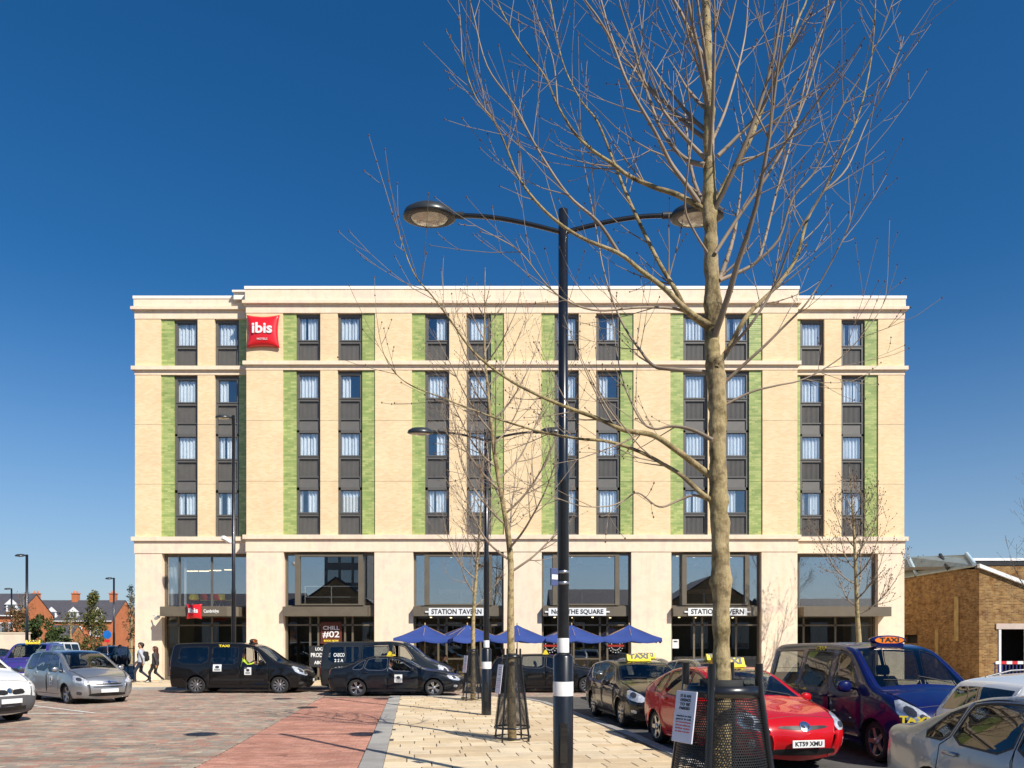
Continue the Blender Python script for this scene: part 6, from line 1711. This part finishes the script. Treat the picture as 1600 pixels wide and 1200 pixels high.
# ------------------------------------------------------------------ parasols and tables
m_para = plain('blue_canvas', rgb(36, 62, 128), .8, var=.1, vs=2, bump=.15, bs=40)
def parasol(px, d, label, rz, k=1.0):
    r = thing('parasol', ((px-CX)*d/F, d, .105), rz, label, 'parasol', 'blue parasols outside the tavern')
    w = 1.28*k; zr, za = 2.02, 2.62; n = 8; m = MB(); seg = 6
    cor = [(w*math.cos(a)/max(abs(math.cos(a)), abs(math.sin(a))), w*math.sin(a)/max(abs(math.cos(a)), abs(math.sin(a)))) for a in [math.pi/4*i for i in range(8)]]
    for i in range(8):
        a, b = Vector(cor[i]), Vector(cor[(i+1) % 8]); vs = []; fs = []
        for j in range(seg+1):
            t = j/seg
            for q in range(5):
                u = q/4; p = a.lerp(b, u)*t; sag = -.07*math.sin(math.pi*u)*t - .05*math.sin(math.pi*t)
                vs.append((p.x, p.y, za+(zr-za)*t+sag))
        for j in range(seg):
            for q in range(4): fs.append((j*5+q, (j+1)*5+q, (j+1)*5+q+1, j*5+q+1))
        for q in range(5):                                    # valance
            x, y, z = vs[seg*5+q]; vs.append((x*1.005, y*1.005, z-.13-.03*math.sin(math.pi*q/4)))
        b0 = (seg+1)*5
        for q in range(4): fs.append((seg*5+q, b0+q, b0+q+1, seg*5+q+1))
        nv = len(vs); vs += [(x, y, z-.006) for x, y, z in vs]; fs += [tuple(nv+i_ for i_ in f[::-1]) for f in fs]
        m.add(vs, fs, 0, True)
    m.build('canopy', m_para, r)
    MB().lathe([(0, za+.10), (.03, za+.08), (.03, za-.02)], 10).build('finial', m_wood, r)
    MB().tube([(0, 0, .05), (0, 0, za)], .022, 8).build('pole', m_wood, r)
    MB().lathe([(0, .09), (.06, .09), (.26, .05), (.28, 0)], 18).build('base', m_black, r)
    for i in range(8):
        c = cor[i]; MB().tube([(0, 0, za-.03), (c[0]*.97, c[1]*.97, zr-.03)], .009, 5).build('rib', m_wood, r)
for px, k, rz, lb in ((664, 1.0, .05, 'leftmost of the five blue parasols'), (730, .98, .5, 'second blue parasol from the left behind the second lamp'), (808, 1.0, .1, 'middle blue parasol behind the tree on the island'), (893, 1.03, .08, 'fourth blue parasol behind the near lamp post'), (983, 1.0, -.05, 'rightmost blue parasol above the yellow taxi signs')):
    parasol(px, 34.4, lb, rz, k)
def table_set(x, y, i):
    t = thing('cafe_table', (x, y, .105), 0, ['small round dark table under the leftmost parasol', 'small round dark table under the second parasol', 'small round dark table under the middle parasol', 'small round dark table under the fourth parasol', 'small round dark table under the rightmost parasol'][i], 'table', 'tavern tables')
    MB().lathe([(0, .74), (.34, .74), (.35, .725), (.34, .71), (0, .71)], 24).build('top', m_wood, t)
    MB().tube([(0, 0, .03), (0, 0, .71)], .03, 8).build('column', m_black, t); MB().lathe([(0, .04), (.2, .03), (.22, 0)], 16).build('base', m_black, t)
    for q, s in enumerate((-1, 1)):
        c = thing('cafe_chair', (x+s*.75, y+.1*s, .105), math.pi if s > 0 else 0, 'dark tavern chair %s the table under the %s parasol' % (('left of', 'right of')[q], ('leftmost', 'second', 'middle', 'fourth', 'rightmost')[i]), 'chair', 'tavern chairs')
        MB().add(*bevel_box(-.2, .2, -.2, .2, .43, .47, .012)).build('seat', m_black, c)
        MB().add(*bevel_box(-.21, -.18, -.2, .2, .62, .88, .012)).build('backrest', m_black, c)
        for a in (-1, 1):
            MB().tube([(-.19, a*.18, 0), (-.19, a*.18, .88)], .014, 6).build('leg', m_black, c); MB().tube([(.19, a*.18, 0), (.18, a*.18, .44)], .014, 6).build('leg', m_black, c)
for i, px in enumerate((664, 730, 808, 893, 983)): table_set((px-CX)*34.4/F+.55, 34.2, i)
for px, z, rz, mt, lb in ((698, .565, .3, [m_skin, m_hairb, m_blk, m_jean, m_shoe], 'person in dark clothes seated under the second parasol'), (776, .565, 2.9, [m_skin, m_haird, m_djack, m_blk, m_shoe], 'person in a dark jacket seated under the middle parasol')):
    person(((px-CX)*34.3/F, 34.3, z-.06), rz, mt, lb, 'sit', 1.0, h=.022, group='people seated outside the tavern')

# ------------------------------------------------------------------ brick shed on the right
m_shed = brick('old_stock_brick', rgb(168, 130, 76), rgb(116, 80, 44), rgb(150, 130, 96), mort=.012, big=.16, stain=(rgb(190, 160, 130), 2.6, .46, .7), bump=.6)
m_lead = plain('weathered_metal_roof', rgb(150, 158, 150), .5, .4, var=.15, vs=2); m_rust = plain('pale_blue_board', rgb(170, 190, 200), .6); m_slate = plain('grey_roof_felt', rgb(120, 116, 108), .9)
SX = 21.9; SO = (SX, 36.0, 0)
shed = thing('brick_shed', SO, 0, 'old yellow brick railway shed right of the hotel', 'building')
def sm_(): return MB(SO)
# side wall, receding; with one dark opening
sm_().box(SX, SX+.35, 36.35, 41.5, .0, 5.55).box(SX, SX+.35, 41.5, 42.9, .0, 1.9).box(SX, SX+.35, 41.5, 42.9, 2.35, 5.55).box(SX, SX+.35, 42.9, 62, 0, 5.55).build('side_wall', m_shed, shed)
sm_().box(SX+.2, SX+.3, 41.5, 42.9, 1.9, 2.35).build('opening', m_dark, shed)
for y0, w_ in ((37.6, .35), (39.4, .28)): sm_().box(SX-.05, SX+.01, y0, y0+w_, 2.0 if w_ > .3 else .6, 4.2 if w_ > .3 else 2.6).build('patched_pier', plain('render_patch', rgb(178, 150, 96), .9, var=.25), shed)
for z_ in (4.0, 3.1): sm_().box(SX-.03, SX+.01, 37.0, 50, z_, z_+.05).build('brick_ledge', m_shed, shed)
fx0, fx1 = SX, 33.0; ds0, ds1, dz = (1563-CX)*36/F, (1563-CX)*36/F+2.6, CH+(HY-983)*36/F
top_ = lambda x: 5.42-(x-SX)*.385
f = sm_(); f.prism([(fx0, 0), (ds0, 0), (ds0, dz), (ds1, dz), (ds1, 0), (fx1, 0), (fx1, top_(fx1)), (fx0, top_(fx0))][::-1], 36.0, 36.35, 'y'); f.build('front_wall', m_shed, shed)
sm_().box(ds0-.22, ds1+.2, 35.94, 36.2, dz, dz+.26).build('lintel', plain('concrete_lintel', rgb(196, 178, 166), .85, var=.1), shed)
sm_().box(ds0-.09, ds0+.02, 35.96, 36.3, 0, dz).build('door_jamb', m_plate, shed)
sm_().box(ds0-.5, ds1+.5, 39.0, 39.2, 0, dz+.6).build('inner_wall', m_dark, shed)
sm_().prism([(fx0-.06, top_(fx0)+.02), (fx1, top_(fx1)+.02), (fx1, top_(fx1)+.2), (fx0-.06, top_(fx0)+.2)][::-1], 35.86, 36.05, 'y').build('barge_board', m_white, shed)
rp = sm_(); rp.add([(fx0, 36.05, top_(fx0)+.1), (fx1, 36.05, top_(fx1)+.1), (fx1, 46, top_(fx1)+1.3), (fx0, 46, top_(fx0)+1.0), (fx0, 36.05, top_(fx0)-.05), (fx1, 36.05, top_(fx1)-.05), (fx1, 46, top_(fx1)+1.1), (fx0, 46, top_(fx0)+.85)], [(0, 1, 2, 3), (7, 6, 5, 4), (0, 4, 5, 1), (1, 5, 6, 2), (2, 6, 7, 3), (3, 7, 4, 0)]); rp.build('lean_to_roof', m_slate, shed)
# higher range behind with white coping
sm_().box(26.5, 48, 50, 58, 0, 6.95).build('rear_range', m_shed, shed); sm_().box(26.4, 48, 49.9, 50.3, 7.25, 7.42).build('coping', m_white, shed); sm_().box(26.5, 48, 49.95, 50.4, 6.95, 7.25).build('gutter', m_black, shed)
# metal roof with raised seams over the side wall
A_, B_, C_, D_ = Vector((SX-.1, 36.2, 5.58)), Vector((SX-.1, 41.4, 5.58)), Vector((23.2, 45.0, 6.95)), Vector((23.85, 40.3, 6.55))
def roof_slab(a, b, c, d, th=.08):
    n = Vector((0, 0, th)); vs = [a, b, c, d, a-n, b-n, c-n, d-n]
    return vs, [(0, 3, 2, 1), (4, 5, 6, 7), (0, 1, 5, 4), (1, 2, 6, 5), (2, 3, 7, 6), (3, 0, 4, 7)]
sm_().add(*roof_slab(A_, B_, C_, D_)).build('metal_roof', m_lead, shed)
for k in range(1, 9):
    t = k/9; p, q = A_.lerp(D_, t), B_.lerp(C_, t)
    sm_().tube([p+Vector((0, 0, .02)), q+Vector((0, 0, .02))], .028, 5).build('seam', m_lead, shed)
for p, q, mt, nm in ((A_, D_, m_rust, 'verge_board'), (B_, C_, m_rust, 'verge_board'), (A_.lerp(B_, .42), D_.lerp(C_, .42), m_dark, 'roof_valley')):
    o_ = Vector((0, 0, .04)); sm_().tube([p+o_, q+o_], .10, 6).build(nm, mt, shed)
E_, Fp, Gp = Vector((SX-.1, 41.6, 5.58)), Vector((SX-.1, 58, 5.58)), Vector((23.3, 58, 6.9))
sm_().add(*roof_slab(E_, Fp, Gp, Vector((23.3, 45.4, 6.9)))).build('glazed_roof', m_lead, shed)
# plastic barrier
m_bb = plain('barrier_blue', rgb(34, 44, 110), .5); m_rr = plain('reflective_red', rgb(200, 50, 56), .4)
bx_, by_ = (1553-CX)*33.5/F, 33.5
br = thing('crowd_barrier', (bx_, by_, 0), 0, 'blue plastic barrier with red and white band before the shed doorway', 'barrier')
for z_ in (.18, .98): MB().add(*bevel_box(0, 2.0, -.03, .03, z_, z_+.07, .01)).build('rail', m_bb, br)
for k in range(13): MB().box(.03+k*.157, .07+k*.157, -.018, .018, .25, .98).build('bar', m_bb, br)
for k in range(8): MB().box(.05+k*.24, .05+(k+1)*.24, -.045, -.032, 1.055 if 0 else .99, 1.12).build('reflective_band', m_rr if k % 2 else m_white, br)
for x_ in (.15, 1.85): MB().box(x_-.04, x_+.04, -.3, .3, 0, .05).box(x_-.03, x_+.03, -.03, .03, .05, .2).build('foot', m_black, br)

# ------------------------------------------------------------------ houses and greenery on the left
m_obrick = brick('orange_house_brick', rgb(196, 116, 74), rgb(180, 96, 58), rgb(190, 130, 90), big=.1); m_roof = plain('slate_roof', rgb(74, 72, 78), .8, var=.15, vs=1.5, bump=.3, bs=8)
m_trimw = plain('white_trim', (.8, .8, .79, 1), .5, var=.03); m_far = glass('far_glass', (.1, .12, .14, 1), .25)
def house(name, x0, x1, y, depth, ze, zr, label, chim=(), dorm=(), wins=(), hip=False):
    o = ((x0+x1)/2, y, 0); r = thing(name, o, 0, label, 'house', 'brick houses far on the left')
    m = lambda: MB(o); yr = y+depth/2
    m().box(x0, x1, y, y+depth, 0, ze).prism([(y, ze), (y+depth, ze), (yr, zr)], x0, x1, 'x').build('wall', m_obrick, r)
    rf = m(); e = .35; sl = (zr-ze)/(depth/2)
    for s in (0, 1):
        ya = y-e if s == 0 else y+depth+e; za = ze-e*sl
        vs = [(x0-.1, ya, za+.12), (x1+.1, ya, za+.12), (x1+.1, yr, zr+.14), (x0-.1, yr, zr+.14), (x0-.1, ya, za), (x1+.1, ya, za), (x1+.1, yr, zr), (x0-.1, yr, zr)]
        rf.add(vs, [(0, 1, 2, 3), (7, 6, 5, 4), (0, 4, 5, 1), (1, 5, 6, 2), (3, 2, 6, 7), (0, 3, 7, 4)])
    ro = rf.build('roof', m_roof, r); m().box(x0, x1, y-e-.1, y-e, ze-e*sl-.05, ze-e*sl+.10).build('gutter', m_trimw, r)
    for cx in chim:
        m().box(cx-.55, cx+.55, yr-.5, yr+.5, zr-.6, zr+1.3).box(cx-.65, cx+.65, yr-.6, yr+.6, zr+1.3, zr+1.5).build('chimney', m_obrick, ro)
        for q in (-.3, .3): m().lathe([(.16, zr+1.5), (.13, zr+1.95), (0, zr+1.95)], 10, (cx+q, yr, 0)).build('chimney_pot', m_obrick, ro)
    for dx in dorm:
        yd = y+.4; zb_ = ze+.25; w = .85; h_ = 1.25
        m().box(dx-w, dx+w, yd, yd+2.8, zb_, zb_+h_).prism([(dx-w-.2, zb_+h_), (dx+w+.2, zb_+h_), (dx, zb_+h_+.95)][::-1], yd-.15, yd+3.0, 'y').build('dormer', m_trimw, ro)
        m().box(dx-.55, dx-.04, yd-.03, yd, zb_+.3, zb_+h_-.1).box(dx+.04, dx+.55, yd-.03, yd, zb_+.3, zb_+h_-.1).build('dormer_window', m_far, ro)
        for s in (-1, 1):
            m().add([(dx+s*(w+.3), yd-.1, zb_+h_-.1), (dx, yd-.1, zb_+h_+1.05), (dx, yd+3, zb_+h_+1.05), (dx+s*(w+.3), yd+3, zb_+h_-.1), (dx+s*(w+.3), yd-.1, zb_+h_-.22), (dx, yd-.1, zb_+h_+.93), (dx, yd+3, zb_+h_+.93), (dx+s*(w+.3), yd+3, zb_+h_-.22)], [(0, 1, 2, 3), (7, 6, 5, 4), (0, 4, 5, 1), (3, 2, 6, 7)]).build('dormer_roof', m_roof, ro)
    for wx, wz, ww, wh in wins:
        wo = m().box(wx-ww/2-.12, wx+ww/2+.12, y-.06, y+.02, wz-.12, wz+wh+.12).build('window', m_trimw, r)
        k = max(2, round(ww/.6)); st = ww/k
        for q in range(k): m().box(wx-ww/2+q*st+.04, wx-ww/2+(q+1)*st-.04, y-.09, y-.062, wz+.05, wz+wh*.55).box(wx-ww/2+q*st+.04, wx-ww/2+(q+1)*st-.04, y-.09, y-.062, wz+wh*.6, wz+wh-.05).build('pane', m_far, wo)
    return r
hx_ = lambda px, d: (px-CX)*d/F
house('terraced_house', hx_(40, 144), hx_(176, 144), 144, 9.5, 6.2, 10.0, 'orange brick terrace with slate roof and three white dormers', (hx_(53, 148), hx_(115, 148), hx_(174, 148)), (hx_(84, 145), hx_(118, 145), hx_(155, 145)), ((hx_(88, 144), 3.6, 1.4, 1.5), (hx_(119, 144), 3.2, 2.0, 1.7), (hx_(60, 144), 3.6, 1.4, 1.5), (hx_(150, 144), 3.2, 2.0, 1.7), (hx_(88, 144), .9, 1.4, 1.5), (hx_(119, 144), .9, 2.0, 1.5)))
house('detached_house', hx_(-60, 118), hx_(28, 118), 118, 9, 6.3, 9.6, 'orange brick house with white dormer at the left edge', (), (hx_(22, 119), hx_(-20, 119)), ((hx_(2, 118), 3.5, 1.3, 1.4), (hx_(14, 118), 3.5, 1.3, 1.4), (hx_(-25, 118), 3.5, 1.3, 1.4)))
house('end_house', hx_(184, 165), hx_(232, 165), 165, 11, 4.6, 9.6, 'slate roofed house half hidden behind the hotel corner', (), (), ((hx_(194, 165), 2.2, 1.6, 1.5),))
house('low_garage', hx_(62, 128), hx_(103, 128), 128, 7, 1.9, 4.8, 'low slate roofed garage before the orange terrace', (), (), ())
# garden wall and railings
gw = thing('boundary_wall', (hx_(0, 62), 62, 0), 0, 'cream boundary wall at the far left behind the purple van', 'wall')
MB().box(-26, hx_(46, 62)-hx_(0, 62), -.12, .12, 0, 2.65).build('wall_face', m_stone, gw); MB().box(-26, hx_(46, 62)-hx_(0, 62)+.05, -.17, .17, 2.65, 2.75).build('coping', m_stone, gw)
rg = thing('metal_railing', (hx_(200, 42), 42, 0), 0, 'black metal railing beside the left corner of the hotel', 'railing')
for i in range(9): MB().tube([(i*.075, i*.5, 0), (i*.075, i*.5, 1.75)], .03, 6).build('bar', m_black, rg)
for z_ in (.25, 1.6): MB().tube([(0, 0, z_), (.6, 4.0, z_)], .025, 6).build('rail', m_black, rg)
sg = thing('round_road_sign', (hx_(168, 60), 60, 0), 0, 'round blue road sign on a grey pole with small red sign below', 'road sign')
MB().lathe([(0, -.012), (.33, -.012), (.33, .012), (0, .012)], 24, (0, -.05, 2.55), 'y', None, False).build('disc', plain('traffic_blue', rgb(30, 110, 190), .4), sg)
MB().box(-.2, .2, -.07, -.05, 1.95, 2.15).build('plate', m_sred, sg); MB().tube([(0, 0, 0), (0, 0, 2.9)], .035, 8).build('pole', m_alloy, sg)
def leaf_mat(name, cols):
    return islands(name, cols, rough=.6, bump=0, dirt=.3)
LG = leaf_mat('leaf_green', [(.045, .075, .018, 1), (.07, .10, .025, 1), (.035, .06, .016, 1), (.10, .12, .03, 1)])
LY = leaf_mat('leaf_yellow_green', [(.16, .15, .035, 1), (.10, .11, .03, 1), (.20, .17, .05, 1), (.07, .09, .025, 1)])
LO = leaf_mat('leaf_rust', [(.22, .10, .03, 1), (.16, .09, .04, 1), (.10, .08, .03, 1), (.26, .13, .05, 1)])
LD = leaf_mat('leaf_dark', [(.02, .03, .012, 1), (.03, .04, .015, 1), (.015, .022, .01, 1)])
def leafy(px, d, h, w, zc, mat, seed, label, n=3000, leaf=.26, cone=0.0, top=None):
    r = random.Random(seed); root = thing('leafy_tree', (hx_(px, d), d, 0), 0, label, 'tree', 'leafy trees far on the left')
    tr = MB(); tr.tube([(0, 0, 0), (.05, 0, h*.5), (0, .05, h*.92)], [.16, .10, .02], 8)
    cl = []
    for k in range(46):
        t = r.random(); z = zc+(h-zc)*t; rad = w*(1-t*cone)*(math.sin(math.pi*min(.97, .12+t*.85))**.6)
        a = r.uniform(0, 6.28); q = rad*r.random()**.5; c = Vector((q*math.cos(a), q*math.sin(a), z)); cl.append((c, r.uniform(.18, .34)*w))
        if k % 2 == 0: tr.tube([(0, 0, z*.75), tuple(c*.6+Vector((0, 0, z*.28))), tuple(c)], [.05, .03, .01], 5)
    tr.build('trunk', m_bark, root)
    m = MB()
    for i in range(n):
        c, s = r.choice(cl); v = Vector((r.gauss(0, 1), r.gauss(0, 1), r.gauss(0, 1))).normalized()*s*r.random()**.4; p = c+v
        a = Vector((r.gauss(0, 1), r.gauss(0, 1), r.gauss(0, 1))).normalized(); b = a.cross(Vector((r.gauss(0, 1), r.gauss(0, 1), r.gauss(0, 1)))).normalized(); k = leaf*r.uniform(.6, 1.2)
        m.add([p-a*k*.5, p+b*k*.3, p+a*k*.5, p-b*k*.3], [(0, 1, 2, 3)])
    tag(m.build('crown', mat, root), kind='stuff')
for a in ((62, 75, 4.4, 1.6, .6, LG, 1, 'dense dark green bushy tree behind the purple van', 4600, .26), (146, 80, 7.0, 2.0, .9, LY, 2, 'tall yellow-green tree before the orange terrace', 4200, .24, .9), (25, 84, 5.6, 2.2, 1.2, LO, 3, 'rust coloured tree before the house at the left edge', 2600, .24, .3),
          (110, 86, 5.2, 2.0, .8, LY, 4, 'thin yellowish tree between the two bushy trees', 1300, .18, .5), (205, 70, 7.0, 1.0, 2.2, LD, 5, 'narrow dark tree at the left corner of the hotel', 900, .16, .5), (88, 78, 3.3, 1.3, .4, LG, 6, 'rounded green shrub under the lamp posts', 3200, .28), (36, 100, 8.6, 2.0, 3.0, LO, 7, 'sparse brown tree beside the left house roof', 700, .18, .3)):
    leafy(*a)
# ------------------------------------------------------------------ what the hotel glass mirrors: the buildings across the square
m_across = brick('dark_stock_brick', rgb(150, 120, 80), rgb(120, 92, 60), rgb(140, 120, 96), big=.15)
st_ = thing('station_building', (0, -42, 0), 0, 'long low brick building across the square, mirrored in the hotel glass', 'building')
for x0, x1, zw, zr, y0 in ((-75, -33, 7.4, 9.8, 0), (-20, 6, 5.6, 7.6, -1.2), (6.05, 21, 7.6, 10.4, .2), (39, 75, 6.8, 9.0, -.4)):
    MB().box(x0, x1, -12, y0, 0, zw).build('wall', m_across, st_)
    MB().prism([(y0+.5, zw), (-12.6, zw), (-6, zr)], x0-.3, x1+.3, 'x').build('roof', m_roof, st_)
for x0, x1, zw, zr in ((-32.9, -20.1, 7.0, 11.6), (21.4, 38.6, 6.4, 11.8)):          # cross gables
    MB().prism([(x0, 0), (x1, 0), (x1, zw), ((x0+x1)/2, zr), (x0, zw)][::-1], -12.5, .6, 'y').build('gable', m_across, st_)
    for s in (-1, 1):
        xm = (x0+x1)/2; xe = x0-.4 if s < 0 else x1+.4
        MB().add([(xm, -12.8, zr+.25), (xm, .9, zr+.25), (xe, .9, zw), (xe, -12.8, zw), (xm, -12.8, zr+.05), (xm, .9, zr+.05), (xe, .9, zw-.2), (xe, -12.8, zw-.2)], [(0, 1, 2, 3), (7, 6, 5, 4), (0, 4, 5, 1), (1, 5, 6, 2), (2, 6, 7, 3), (3, 7, 4, 0)]).build('gable_roof', m_roof, st_)
for i in range(22):
    x = -66+i*6.2; w_ = MB().box(x, x+2.6, .61, .65, 1.0, 5.0).build('window', m_trimw, st_)
    MB().box(x+.15, x+1.25, .655, .68, 1.2, 4.8).box(x+1.35, x+2.45, .655, .68, 1.2, 4.8).build('pane', m_far, w_)
tw_ = thing('office_tower', (-25, -44, 0), 0, 'tall dark office block across the square, mirrored left of the first pier', 'building')
MB().box(-3.4, 3.0, -8, 1.9, 0, 24).build('wall', m_panel, tw_)
for j in range(7):
    for i in range(3): MB().box(-2.9+i*2, -1.3+i*2, 1.92, 1.96, 2+j*3, 3.9+j*3).build('pane', m_far, tw_)
